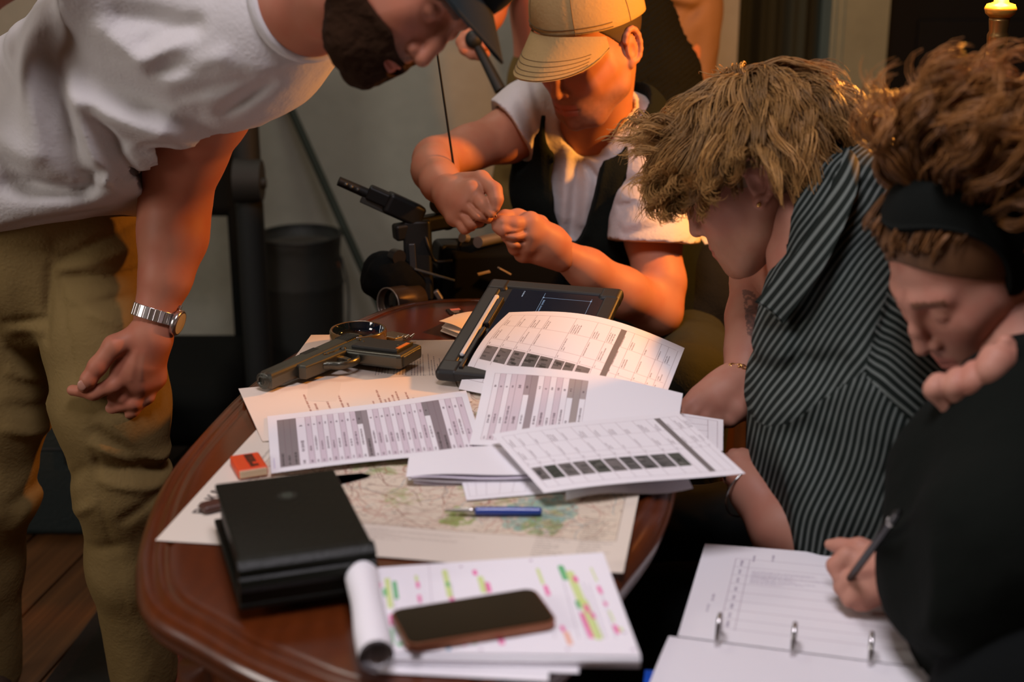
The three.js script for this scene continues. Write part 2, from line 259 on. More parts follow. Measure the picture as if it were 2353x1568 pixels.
// map
{
  const tx = canvasTex(2048, 2048, (g, w, h) => {
    g.fillStyle = '#ddd1c2'; g.fillRect(0, 0, w, h); seed(31);
    const mx = 190, my0 = 90, my1 = h - 270; // printed field
    g.save(); g.beginPath(); g.rect(mx, my0, w - mx - 60, my1 - my0); g.clip();
    g.fillStyle = '#d8c9b4'; g.fillRect(0, 0, w, h);
    const blob = (x, y, r, c, n = 40) => { g.fillStyle = c; for (let i = 0; i < n; i++) { const a = rr(0, 6.28), d = Math.sqrt(rnd()) * r; g.beginPath(); g.ellipse(x + d * Math.cos(a), y + d * Math.sin(a), rr(0.1, 0.3) * r, rr(0.08, 0.25) * r, rr(0, 3), 0, 6.3); g.fill(); } };
    for (let i = 0; i < 16; i++) blob(rr(mx, w - 60), rr(my0, my1), rr(50, 130), 'rgba(150,165,105,0.22)', 30);
    blob(260, 820, 190, 'rgba(140,175,180,0.5)'); blob(210, 1000, 120, 'rgba(135,155,90,0.6)'); blob(330, 1120, 120, 'rgba(150,170,110,0.5)');
    blob(1250, 1640, 90, 'rgba(140,155,85,0.6)'); blob(1550, 1600, 120, 'rgba(130,165,150,0.55)'); blob(1620, 1500, 150, 'rgba(140,175,165,0.5)'); blob(1650, 1680, 90, 'rgba(135,155,95,0.5)');
    blob(1450, 250, 220, 'rgba(135,160,140,0.6)'); blob(1750, 420, 160, 'rgba(125,140,80,0.55)'); blob(1250, 520, 150, 'rgba(140,150,90,0.5)'); blob(760, 1180, 130, 'rgba(150,165,110,0.35)');
    const walk = (n, step, c, lw, turn) => { g.strokeStyle = c; g.lineWidth = lw; let x = rr(mx, w), y = rr(my0, my1), a = rr(0, 6.28); g.beginPath(); g.moveTo(x, y); for (let i = 0; i < n; i++) { a += rr(-turn, turn); x += Math.cos(a) * step; y += Math.sin(a) * step; g.lineTo(x, y); } g.stroke(); };
    for (let i = 0; i < 900; i++) walk(rr(8, 30), 9, 'rgba(150,105,90,0.38)', 1.6, 0.9);
    for (let i = 0; i < 240; i++) walk(rr(20, 60), 12, 'rgba(160,80,65,0.55)', 3, 0.45);
    for (let i = 0; i < 60; i++) walk(rr(30, 70), 13, 'rgba(110,60,50,0.55)', 4, 0.35);
    for (let i = 0; i < 40; i++) walk(rr(20, 50), 12, 'rgba(95,130,145,0.5)', 3.5, 0.5);
    for (let i = 0; i < 1500; i++) { g.fillStyle = 'rgba(70,50,45,0.5)'; g.fillRect(rr(mx, w), rr(my0, my1), rr(6, 30), 4); }
    for (let i = 0; i < 120; i++) blob(rr(mx, w), rr(my0, my1), rr(6, 16), 'rgba(120,70,60,0.45)', 6);
    g.restore();
    // key and scale in the margins
    for (let i = 0; i < 9; i++) greek(g, 420, my1 + 30 + i * 11, rr(500, 1000), 6, 'rgba(110,90,80,0.45)');
    for (let i = 0; i < 24; i++) for (let j = 0; j < 2; j++) greek(g, 1640 + j * 190, 1560 + i * 20, rr(60, 150), 9, 'rgba(90,80,75,0.5)');
    g.strokeStyle = 'rgba(120,100,90,0.7)'; g.lineWidth = 3; g.strokeRect(mx, my0, w - mx - 60, my1 - my0);
    // bold title letters and small lines up the left margin
    g.save(); g.translate(118, 1800); g.rotate(-Math.PI / 2); g.fillStyle = 'rgba(50,38,36,0.9)'; g.font = 'bold 92px sans-serif'; g.fillText('BE KA', 0, 0); g.restore();
    for (let i = 0; i < 5; i++) greek(g, 140 + i * 10, 1790 - i * 30, rr(100, 400), 6, 'rgba(90,75,70,0.6)', true);
    for (let i = 0; i < 5; i++) greek(g, 150 + i * 8, 1300 - i * 90, rr(100, 300), 7, 'rgba(70,60,55,0.6)', true);
  });
  const c = [[-0.3962,0.7512,-1.4342], [0.1171,0.7512,-1.3481]]; const e = sub3(c[1], c[0]); const n = nrm3([e[2], 0, -e[0]]);
  c.push(add3(c[1], n, 0.585), add3(c[0], n, 0.585)); 
  sheet('map', 'large cream road map spread under everything on the table', c, paperMat(tx), (u, v) => 0.0012 * Math.sin(u * 9 + v * 4) ** 2 + 0.004 * sstep(0.9, 1, u) * (1 - v), null, 'map');
}
// typed letters under the pistol
{
  const t1 = canvasTex(1024, 724, (g, w, h) => { g.fillStyle = '#e3d3c3'; g.fillRect(0, 0, w, h); seed(8); const c = 'rgba(70,55,60,0.75)';
    for (let i = 0; i < 26; i++) if (i % 6 < 5) greek(g, 520 + i * 17, rr(430, 470), rr(150, 360), 6, c, true); for (let k = 0; k < 7; k++) { g.strokeStyle = 'rgba(90,80,80,0.6)'; g.strokeRect(620 + k * 46, 420, 46, 90); } });
  sheet('typed_letter', 'cream typed letter far back under the round dish, left corner folded', [[-0.3515,0.7526,-1.8682], [-0.0558,0.7526,-1.8682], [-0.0916,0.7526,-2.1486], [-0.323,0.7526,-2.1781]], paperMat(t1), (u, v) => 0.002 * Math.sin(u * 7), 'letters under the pistol');
  const t2 = canvasTex(1024, 724, (g, w, h) => { g.fillStyle = '#ead9c9'; g.fillRect(0, 0, w, h); seed(9);
    const c = 'rgba(120,50,35,0.85)'; const L = [[0.29, 0.40], [0.335, 0.15], [0.415, 0.2], [0.5, 0.36], [0.535, 0.12], [0.745, 0.38], [0.775, 0.12], [0.8, 0.16], [0.83, 0.22], [0.86, 0.3], [0.92, 0.26], [0.955, 0.12]];
    for (const [x, l] of L) greek(g, 60 + x * 760, 430, 70 + l * 540, 11, c, true);
    for (const [x, l] of [[0.72, 0.2], [0.93, 0.25], [0.95, 0.16]]) greek(g, x * w * 0.8, 400, l * 500, 10, c, true); });
  sheet('typed_letter', 'cream letter typed in red brown beneath the pistol muzzle', [[-0.325,0.7538,-1.7209], [-0.0513,0.7538,-1.7656], [-0.0877,0.7538,-1.9806], [-0.3919,0.7538,-1.9167]], paperMat(t2), (u, v) => 0.0025 * Math.sin(u * 5 + 1) ** 2 * v, 'letters under the pistol');
}
// columns of figures, used on two sheets
function columns(g, w, h, bars, x0, x1, tone) {
  const N = bars; let x = x0; let k = 0; const top = 0.1 * h, bot = 0.93 * h;
  for (const b of N) {
    const bw = b[0] * w; g.fillStyle = b[1]; g.fillRect(x * 1, top, bw, bot - top);
    if (b[2] === 'step') { g.fillStyle = white; g.fillRect(x, top + (bot - top) * 0.3, bw, (bot - top) * 0.7); }
    g.strokeStyle = grid; g.lineWidth = 1.6; g.strokeRect(x, top, bw, bot - top);
    const dark = b[1] < '#a';
    if (b[2] === 'head') greek(g, x + bw * 0.3, bot - 20, rr(120, 260), bw * 0.4, 'rgba(30,25,25,0.85)', true);
    else { const c = 'rgba(60,40,50,0.8)'; greek(g, x + bw * 0.3, bot - 14, rr(26, 46), bw * 0.36, c, true); greek(g, x + bw * 0.3, bot - (bot - top) * 0.26, rr(50, 250), bw * 0.36, c, true); greek(g, x + bw * 0.3, top + (bot - top) * 0.2, rr(18, 34), bw * 0.36, c, true); }
    x += bw; k++;
  }
}
{
  const tx = canvasTex(1280, 900, (g, w, h) => { g.fillStyle = white; g.fillRect(0, 0, w, h); seed(21);
    const B = []; const pk = '#d8c9d3', lt = '#ece6ec', dk = '#8b8284';
    for (let i = 0; i < 3; i++) B.push([0.03, '#8a8080', 'head']); B.push([0.045, lt]);
    for (let i = 0; i < 9; i++) B.push([0.0275, i % 2 ? lt : pk]); B.push([0.028, dk, 'step']); B.push([0.03, '#9a8f92', 'head']);
    for (let i = 0; i < 10; i++) B.push([0.0275, i % 2 ? pk : lt]); B.push([0.028, dk, 'step']); B.push([0.03, '#8f8286', 'head'], [0.03, '#8f8286', 'head']);
    for (let i = 0; i < 4; i++) B.push([0.03, i % 2 ? pk : lt]);
    columns(g, w, h, B, 0.045 * w); greek(g, 18, h - 60, 150, 9, 'rgba(150,130,190,0.6)', true); });
  sheet('figure_sheet', 'printed sheet of grey and pink columns beside the orange packet', [[-0.2953,0.757,-1.608], [-0.0344,0.76,-1.6661], [-0.0645,0.763,-1.877], [-0.3319,0.757,-1.8025]], paperMat(tx), (u, v) => 0.004 * sstep(0.5, 1, u) * (0.5 + 0.5 * v) + 0.0035 * Math.sin(u * 3.2) * (1 - v), 'loose printed sheets');
}
// photo schedule drawing, on three sheets
const photoTone = (g, x, y, w, h) => { g.fillStyle = ['#5c5a58', '#6e6866', '#4e5048', '#77706f', '#3d4238'][Math.floor(rnd() * 5)]; g.fillRect(x, y, w, h); for (let i = 0; i < 9; i++) { g.fillStyle = ['rgba(20,22,18,0.5)', 'rgba(130,125,120,0.4)', 'rgba(60,60,56,0.5)'][Math.floor(rnd() * 3)]; g.fillRect(x + rr(0, 0.4) * w, y + rr(0, 0.85) * h, w * rr(0.3, 0.6), h * rr(0.05, 0.15)); } };
function schedule(g, w, h, s, rows, bandAt, photoV, photoH) {
  g.fillStyle = white; g.fillRect(0, 0, w, h); seed(s); g.strokeStyle = grid; g.lineWidth = 1.8;
  const top = 0.07 * h, bot = 0.93 * h, cols = [top, top + 0.2 * h, top + 0.42 * h, top + 0.5 * h, bot];
  for (const c of cols) { g.beginPath(); g.moveTo(0.035 * w, c); g.lineTo(0.965 * w, c); g.stroke(); }
  let x = 0.035 * w; for (const r of rows) { const rw = r * w; g.beginPath(); g.moveTo(x, top); g.lineTo(x, bot); g.stroke(); const n = Math.max(1, Math.floor(rw / 26));
    for (let i = 0; i < Math.min(n, 1 + Math.floor(rnd() * 4)); i++) greek(g, x + 8 + i * 15, cols[1] - 8, rr(60, 120), 8, ink, true);
    for (let i = 0; i < Math.min(n, 1 + Math.floor(rnd() * 2)); i++) greek(g, x + 8 + i * 15, cols[2] - 10, rr(30, 150), 8, ink, true);
    greek(g, x + 8, cols[3] - 8, 20, 7, ink, true); x += rw; }
  g.beginPath(); g.moveTo(x, top); g.lineTo(x, bot); g.stroke();
  g.fillStyle = '#77706e'; g.fillRect(bandAt * w, top, 0.032 * w, bot - top);
  x = 0.035 * w; for (const r of rows) { const rw = r * w; if (x + rw < bandAt * w) { const n = Math.max(1, Math.round(rw / 92)); for (let i = 0; i < n; i++) photoTone(g, x + 6 + i * (rw - 8) / n, photoV * h, (rw - 8) / n - 6, photoH * h); } x += rw; }
}
{
  const tx = canvasTex(1280, 960, (g, w, h) => schedule(g, w, h, 41, [0.075, 0.075, 0.075, 0.15, 0.12, 0.08, 0.075, 0.05, 0.08, 0.07, 0.04, 0.05], 0.66, 0.585, 0.16));
  sheet('photo_schedule', 'printed schedule sheet curling over the tablet, band of small photos', [[-0.0761,0.7575,-1.9101], [0.186,0.7595,-1.7512], [0.2526,0.797,-1.9767], [-0.0043,0.828,-2.0546]], paperMat(tx), (u, v) => 0.021 * Math.sin(Math.PI * u) * v + 0.019 * Math.sin(Math.PI * Math.pow(v, 0.75)) * (1 - u) * (1 - 0.4 * u), 'loose printed sheets');
  const t2 = canvasTex(1280, 960, (g, w, h) => { g.fillStyle = white; g.fillRect(0, 0, w, h); seed(23); const B = []; const pk = '#dacbd2', lt = '#eee8ec';
    for (let i = 0; i < 4; i++) B.push([0.03, i % 2 ? pk : lt]); B.push([0.045, pk]); B.push([0.03, '#a8999c', 'step']); B.push([0.034, '#a39597', 'head']); for (let i = 0; i < 5; i++) B.push([0.032, i % 2 ? pk : lt]); B.push([0.03, '#a99d99', 'step']); B.push([0.034, '#a89c98', 'head'], [0.03, '#b3a6a4', 'step']);
    columns(g, w, h, B, 0.05 * w); });
  sheet('figure_sheet', 'printed sheet of grey columns on the left, blank at right, middle of pile', [[-0.0546,0.765,-1.6814], [0.2024,0.767,-1.6506], [0.2303,0.79,-1.8015], [-0.0347,0.798,-1.8993]], paperMat(t2), (u, v) => 0.009 * Math.sin(u * 3.1) * v - 0.004 * Math.sin(v * 3.1) * (1 - u), 'loose printed sheets');
  const t3 = canvasTex(1280, 960, (g, w, h) => schedule(g, w, h, 43, [0.06, 0.07, 0.075, 0.075, 0.08, 0.08, 0.075, 0.085, 0.09, 0.075, 0.075, 0.05, 0.045, 0.05], 0.845, 0.62, 0.2));
  sheet('photo_schedule', 'uppermost schedule sheet with a row of small grey photos, nearest the pen', [[0.0371,0.771,-1.5145], [0.279,0.777,-1.5681], [0.2166,0.79,-1.742], [-0.0256,0.78,-1.6752]], paperMat(t3), (u, v) => 0.003 * Math.sin(u * 4 + 0.6), 'loose printed sheets');
  // the pile underneath
  const t4 = canvasTex(1024, 720, (g, w, h) => { schedule(g, w, h, 47, [0.06, 0.08, 0.11, 0.11, 0.11, 0.11, 0.11, 0.1, 0.08, 0.05], 0.9, 0.36, 0.22); });
  sheet('photo_schedule', 'schedule sheet lowest in the pile, corner sticking out towards the blue pen', [[-0.0535,0.7545,-1.5339], [0.0798,0.7545,-1.5615], [0.141,0.7545,-1.7639], [-0.0702,0.7545,-1.6523]], paperMat(t4), (u, v) => 0.003 * v, 'papers at the bottom of the pile');
  const pk = [['folded page at the left end of the pile, topmost of the stack', 0], ['folded page at the left end of the pile, second from top', 1], ['folded page at the left end of the pile, third from top', 2], ['folded page at the left end of the pile, lowest on the map', 3]];
  for (const [lab, i] of pk) { const y = 0.7638 - i * 0.0032, dx = [0, 9, 4, 14][i], dy = [0, 2, 6, 9][i];
    const c = { 0: [[-0.1277,0.7638,-1.579], [0.0388,0.7638,-1.5896], [0.0412,0.7638,-1.7022], [-0.1285,0.7638,-1.6442]], 1: [[-0.1219,0.7606,-1.5772], [0.044,0.7606,-1.5864], [0.0357,0.7606,-1.7101], [-0.1231,0.7606,-1.6434]], 2: [[-0.1251,0.7574,-1.578], [0.0282,0.7574,-1.5859], [0.0414,0.7574,-1.7105], [-0.1264,0.7574,-1.6426]], 3: [[-0.1191,0.7542,-1.5801], [0.0335,0.7542,-1.5879], [0.0359,0.7542,-1.7184], [-0.1222,0.7542,-1.6446]] }[i];
    sheet('folded_page', lab, c, i % 2 ? paperMat(blankTex('#ddd5e2')) : whiteBlank, (u, v) => 0.004 * Math.sin(u * 5 + i) * (1 - u) + 0.0008, 'folded pages in the pile'); }
  sheet('loose_page', 'page poking out low on the right side of the pile', [[0.063,0.757,-1.5284], [0.2166,0.757,-1.566], [0.2095,0.76,-1.6533], [0.0666,0.759,-1.6278]], whiteBlank, (u, v) => 0.004 * Math.sin(u * 6), 'papers at the bottom of the pile');
  const t5 = canvasTex(512, 384, (g, w, h) => { g.fillStyle = white; g.fillRect(0, 0, w, h); g.strokeStyle = grid; g.lineWidth = 2; for (let i = 0; i < 5; i++) { g.strokeRect(30, 30 + i * 66, w - 110, 66); } g.strokeRect(30, 30, w - 60, h - 60); });
  sheet('ruled_page', 'half hidden ruled page sticking out at the right of the pile', [[0.1445,0.7625,-1.6615], [0.2666,0.7625,-1.6672], [0.2824,0.7625,-1.7752], [0.1577,0.7625,-1.8331]], paperMat(t5), (u, v) => 0, 'papers at the bottom of the pile');
}
// folded napkins far back
{
  const t = thing('folded_napkin', 'cream folded paper lying between memory card and tablet', 'paper');
  const c = [[-0.1159,0.7535,-2.1937], [-0.0628,0.7535,-2.1303], [-0.0409,0.7535,-2.2583], [-0.0994,0.7535,-2.2756]];
  part('lower_leaf', sheetGeo(c, (u, v) => 0.001, 12, 8, 0.0012), creamBlank, t);
  part('middle_leaf', sheetGeo(c.map(p => [p[0] + 0.002, p[1] + 0.003, p[2] - 0.003]), (u, v) => 0.004 * (1 - v), 12, 8, 0.0012), creamBlank, t);
  part('upper_leaf', sheetGeo([[-0.1182,0.768,-2.2041], [-0.0671,0.758,-2.1658], [-0.0376,0.758,-2.2808], [-0.0915,0.762,-2.2626]], (u, v) => 0.004 * Math.sin(u * 3), 12, 8, 0.0008), creamBlank, t);
}

// ---------- things on the table ----------
const gunMetal = mat([0.10, 0.10, 0.082], 0.33, { metalness: 0.8, bumpMap: plasterBump, bumpScale: 0.0004 });
const gunDark = mat([0.018, 0.018, 0.015], 0.45, { metalness: 0.5 });
{
  const t = thing('pistol', 'worn dark steel pistol lying on its side on cream letters', 'pistol');
  const M = basis([-0.254, 0.7725, -2.095], [-0.504, 0, 0.863], [0.863, 0, 0.504], [0, 1, 0]);
  const put = (g) => { g.applyMatrix4(M); return g; };
  part('slide', put(extrude([[0.0, 0.002], [0.004, 0], [0.210, 0], [0.214, 0.004], [0.216, 0.012], [0.214, 0.026], [0.16, 0.029], [0.0, 0.029], [-0.002, 0.02]].map(p => [p[0] * 0.972 + 0.003, p[1] * 0.56 + 0.0065]), 0.024, 0.0065)), gunMetal, t);
  for (let i = 0; i < 8; i++) part('serration', put((() => { const g = rbox(0.0014, 0.024, 0.0252, 0.0005); g.translate(0.008 + i * 0.004, 0.015, 0); return g; })()), gunDark, t);
  part('ejection_port', put((() => { const g = rbox(0.034, 0.013, 0.0246, 0.002); g.translate(0.105, 0.008, 0); return g; })()), gunDark, t);
  part('front_sight', put((() => { const g = rbox(0.012, 0.006, 0.003, 0.001); g.translate(0.2, -0.002, 0); return g; })()), gunMetal, t);
  part('rear_sight', put((() => { const g = rbox(0.01, 0.007, 0.016, 0.001); g.translate(0.014, -0.002, 0); return g; })()), gunMetal, t);
  part('hammer', put(extrude([[-0.012, 0.004], [-0.003, 0.002], [0.002, 0.02], [-0.004, 0.024]], 0.008, 0.001)), gunMetal, t);
  part('barrel', put((() => { const g = lathe([[0.0045, 0.2], [0.0085, 0.2], [0.0085, 0.218], [0.0072, 0.2195], [0.0052, 0.2195], [0.0045, 0.216], [0.0045, 0.2]], [0, 0.0095, 0], [1, 0, 0], 28); return g; })()), gunMetal, t);
  part('muzzle_bushing', put(lathe([[0.009, 0.207], [0.0125, 0.207], [0.0125, 0.217], [0.0115, 0.218], [0.009, 0.218]], [0, 0.012, 0], [1, 0, 0], 28)), gunMetal, t);
  part('bore', put(lathe([[0.0001, 0.2165], [0.0046, 0.2165], [0.0046, 0.2], [0.0001, 0.2]], [0, 0.0095, 0], [1, 0, 0], 20)), mat([0.002, 0.002, 0.002], 0.9), t);
  part('recoil_plug', put(lathe([[0.0001, 0.217], [0.005, 0.217], [0.0058, 0.2155], [0.0058, 0.205]], [0, 0.0215, 0], [1, 0, 0], 20)), gunMetal, t);
  part('frame', put(extrude([[0.004, 0.029], [0.158, 0.0285], [0.160, 0.034], [0.158, 0.0415], [0.12, 0.045], [0.07, 0.047], [0.062, 0.05], [0.02, 0.05], [-0.012, 0.04], [-0.014, 0.035], [0.0, 0.034]], 0.0205, 0.003)), gunMetal, t);
  part('grip_frame', put(extrude([[0.012, 0.04], [0.068, 0.045], [0.064, 0.07], [0.052, 0.128], [0.05, 0.132], [-0.004, 0.128], [-0.006, 0.12], [0.008, 0.07], [0.008, 0.055]], 0.021, 0.004)), gunMetal, t);
  part('magazine_base', put((() => { const g = rbox(0.052, 0.005, 0.017, 0.002); g.rotateZ(0.07); g.translate(0.022, 0.1335, 0); return g; })()), gunMetal, t);
  for (const s of [-1, 1]) part('grip_panel', put((() => { const g = extrude([[0.016, 0.05], [0.056, 0.052], [0.054, 0.07], [0.044, 0.122], [0.002, 0.12], [0.014, 0.075]], 0.006, 0.002); g.translate(0, 0, s * 0.0125); return g; })()), mat([0.012, 0.012, 0.01], 0.55), t, s > 0 ? 'black grip panel' : undefined);
  for (const p of [[0.037, 0.056], [0.026, 0.112]]) part('grip_screw', put(lathe([[0.0001, 0.017], [0.0022, 0.0168], [0.0028, 0.0155]], [p[0], p[1], 0], [0, 0, 1], 14)), gunMetal, t);
  part('orange_stripe', put((() => { const g = rbox(0.031, 0.006, 0.0012, 0.0005); g.rotateZ(0.05); g.translate(0.024, 0.1195, 0.0157); return g; })()), mat([0.75, 0.22, 0.01], 0.5), t, 'orange mark across the grip end');
  part('trigger_guard', put((() => { const P = [[0.066, 0.052, 0], [0.064, 0.066, 0], [0.075, 0.074, 0], [0.094, 0.074, 0], [0.109, 0.066, 0], [0.116, 0.053, 0], [0.122, 0.046, 0]]; const g = new THREE.TubeGeometry(new THREE.CatmullRomCurve3(P.map(V)), 40, 0.0035, 10); g.scale(1, 1, 1.7); return g; })()), gunMetal, t);
  part('trigger', put(extrude([[0.08, 0.046], [0.09, 0.046], [0.088, 0.056], [0.09, 0.066], [0.083, 0.066], [0.08, 0.057]], 0.008, 0.001)), gunMetal, t);
  for (const p of [[0.066, 0.041, 0.0045], [0.098, 0.034, 0.003], [0.02, 0.036, 0.003]]) part('pin', put(lathe([[0.0001, 0.0125], [p[2], 0.012], [p[2], 0.008]], [p[0], p[1], 0], [0, 0, 1], 16)), gunMetal, t);
  part('slide_stop', put(extrude([[0.062, 0.031], [0.1, 0.03], [0.104, 0.034], [0.085, 0.038], [0.064, 0.037]], 0.024, 0.001)), gunMetal, t);
}
{ // round dish
  const t = thing('round_dish', 'round amber rimmed dish with dark blue glass bowl behind the pistol', 'dish');
  const c = [-0.2398,0.7545,-2.1119];
  part('rim', lathe([[0.030, 0], [0.042, 0], [0.0445, 0.003], [0.0445, 0.026], [0.0435, 0.029], [0.0415, 0.0295], [0.040, 0.028], [0.0385, 0.02], [0.036, 0.01], [0.030, 0.006]], c, [0, 1, 0], 60), mat([0.13, 0.085, 0.035], 0.22, { clearcoat: 0.7, clearcoatRoughness: 0.1 }), t);
  part('bowl', lathe([[0.0005, 0.0075], [0.018, 0.008], [0.026, 0.0075], [0.028, 0.0095], [0.031, 0.0085], [0.0365, 0.012], [0.0392, 0.024], [0.0405, 0.0285], [0.0395, 0.0285], [0.038, 0.02], [0.034, 0.007], [0.0005, 0.006]], c, [0, 1, 0], 60), mat([0.006, 0.014, 0.03], 0.06, { clearcoat: 1, clearcoatRoughness: 0.03 }), t, 'dark blue glass bowl');
}
{ // metal clip packet
  const t = thing('silver_packet', 'crumpled silver foil packet at the right of the round dish', 'packet');
  const o = [-0.1878,0.7575,-2.1514]; seed(3);
  const g = new RoundedBoxGeometry(0.036, 0.009, 0.04, 8, 0.002); const p = g.attributes.position; for (let i = 0; i < p.count; i++) { const x = p.getX(i), z = p.getZ(i); p.setY(i, p.getY(i) * (1 + 0.5 * z / 0.02) + 0.0016 * (vnoise(x * 160, z * 160, 2) - 0.5)); } g.computeVertexNormals(); g.rotateY(-0.55); g.translate(o[0], o[1], o[2]);
  part('wrapper', g, mat([0.42, 0.40, 0.36], 0.3, { metalness: 0.85 }), t);
  for (let i = 0; i < 4; i++) { const q = [-0.1711,0.758,-2.1409]; part('crimp', rod(add3(q, [-0.014 + i * 0.008, 0, 0.006 - i * 0.0045]), add3(q, [-0.008 + i * 0.008, 0.004, 0.001 - i * 0.0045]), 0.0024, 0.0016, 8), mat([0.65, 0.63, 0.6], 0.2, { metalness: 0.95 }), t); }
}
{ // memory card
  const t = thing('memory_card', 'small black memory card with a pink label on bare wood', 'memory card');
  const o = [-0.0965,0.7512,-2.3134]; const M = basis(o, nrm3([0.9, 0, -0.28]), [0, 1, 0], nrm3([0.28, 0, 0.9]));
  const g = rbox(0.026, 0.0024, 0.03, 0.001); g.applyMatrix4(M); part('body', g, mat([0.015, 0.014, 0.014], 0.4), t);
  const l = rbox(0.017, 0.0006, 0.010, 0.0002); l.translate(0.002, 0.0013, -0.007); l.applyMatrix4(M); part('sticker', l, mat([0.62, 0.22, 0.18], 0.5), t);
  for (let i = 0; i < 3; i++) { const q = rbox(0.013 - i * 0.002, 0.0004, 0.0014, 0.0001); q.translate(0, 0.0013, 0.002 + i * 0.004); q.applyMatrix4(M); part('print_line', q, mat([0.3, 0.25, 0.22], 0.5), t); }
}
{ // tablet in a rugged case
  const t = thing('tablet', 'tablet in a thick black case with white stylus, propped on the table', 'tablet');
  const NL = [-0.1016,0.778,-1.9306], FL = [-0.0287,0.842,-2.1828], FR = [0.1612,0.842,-2.125];
  const ex = nrm3(sub3(FR, FL)); let ey = sub3(FL, NL); ey = nrm3(add3(ey, ex, -dot3(ey, ex))); const ez = cross3(ex, ey); // ez up
  const Wd = 0.205, Ln = len3(sub3(FL, NL)) * 1.0;
  const O = add3(add3(FL, ey, -Ln / 2), ex, Wd / 2 + 0.000);
  const M = basis(O, ex, ey, ez); const put = (g) => { g.applyMatrix4(M); return g; };
  const rr2 = (w, h, r) => { const s = []; for (const [cx, cy, a0] of [[w / 2 - r, h / 2 - r, 0], [-w / 2 + r, h / 2 - r, 90], [-w / 2 + r, -h / 2 + r, 180], [w / 2 - r, -h / 2 + r, 270]]) for (let k = 0; k <= 6; k++) { const a = (a0 + k * 15) * Math.PI / 180; s.push([cx + r * Math.cos(a), cy + r * Math.sin(a)]); } return s; };
  const rubber = mat([0.010, 0.011, 0.012], 0.5);
  const c = extrude(rr2(Wd, Ln, 0.02), 0.016, 0.005, [rr2(Wd - 0.03, Ln - 0.03, 0.006)]); c.translate(0, 0, -0.006); part('case_rim', put(c), rubber, t);
  const bk = extrude(rr2(Wd - 0.008, Ln - 0.008, 0.018), 0.006, 0.001); bk.translate(0, 0, -0.011); part('case_back', put(bk), rubber, t);
  for (const [sx, sy] of [[-1, -1], [1, -1], [-1, 1], [1, 1]]) { const g = rbox(0.036, 0.036, 0.02, 0.008, 4); g.translate(sx * (Wd / 2 - 0.012), sy * (Ln / 2 - 0.012), -0.0068); part('corner_bumper', put(g), rubber, t); }
  for (let i = 0; i < 9; i++) { const g = rbox(0.006, 0.012, 0.014, 0.002); g.translate(-Wd / 2 - 0.001, -0.06 + i * 0.016, -0.006); part('side_rib', put(g), rubber, t); }
  const tx = canvasTex(1024, 1280, (g, w, h) => { g.fillStyle = '#0b1828'; g.fillRect(0, 0, w, h); g.strokeStyle = '#b9d2f2'; g.lineWidth = 4; const L = (a, b, c2, d) => { g.beginPath(); g.moveTo(a * w, b * h); g.lineTo(c2 * w, d * h); g.stroke(); };
    L(0.36, 0.03, 0.36, 0.95); L(0.86, 0.06, 0.86, 0.95); L(0.36, 0.09, 0.86, 0.09); g.fillStyle = '#b9d2f2'; g.fillRect(0.355 * w, 0.082 * h, 18, 18); g.fillRect(0.85 * w, 0.082 * h, 18, 18);
    seed(4); greek(g, 0.375 * w, 0.40 * h, 0.28 * h, 22, '#a8c6ea', true); greek(g, 0.13 * w, 0.10 * h, 0.07 * h, 18, '#dfeaff', true); greek(g, 0.04 * w, 0.93 * h, 0.06 * h, 20, '#dfeaff', true); greek(g, 0.04 * w, 0.86 * h, 0.05 * h, 16, '#9fb6d8', true); });
  const sc = new THREE.PlaneGeometry(Wd - 0.052, Ln - 0.036); sc.translate(0.011, 0, -0.0006); part('screen', put(sc), new THREE.MeshPhysicalMaterial({ color: col([0.004, 0.006, 0.01]), roughness: 0.12, emissive: col([1, 1, 1]), emissiveMap: tx, emissiveIntensity: 0.55 }), t, 'dark blue lit screen with white guide lines');
  const bz = rbox(Wd - 0.03, Ln - 0.03, 0.004, 0.001); bz.translate(0, 0, -0.003); part('bezel', put(bz), mat([0.012, 0.012, 0.013], 0.25), t);
  const st = rbox(0.0075, Ln * 0.66, 0.006, 0.0028); st.translate(-Wd / 2 + 0.021, -0.004, 0.002); part('stylus', put(st), mat([0.75, 0.74, 0.76], 0.4), t, 'white stylus in its slot');
  const ho = rbox(0.007, Ln * 0.42, 0.007, 0.002); ho.translate(-Wd / 2 + 0.0305, -Ln * 0.26, 0.002); part('stylus_holder', put(ho), mat([0.02, 0.017, 0.015], 0.5), t);
  const ho2 = rbox(0.008, Ln * 0.3, 0.007, 0.002); ho2.translate(-Wd / 2 + 0.0305, Ln * 0.14, 0.002); part('stylus_holder', put(ho2), mat([0.02, 0.017, 0.015], 0.5), t);
  // kickstand down to the table
  const k0 = add3(add3(O, ey, Ln * 0.30), ez, -0.014); for (const s of [-1, 1]) part('kickstand', bar(add3(k0, ex, s * 0.05), [k0[0] + ex[0] * s * 0.05, 0.756, k0[2] + ex[2] * s * 0.05 - 0.01], 0.012, 0.004), rubber, t);
}
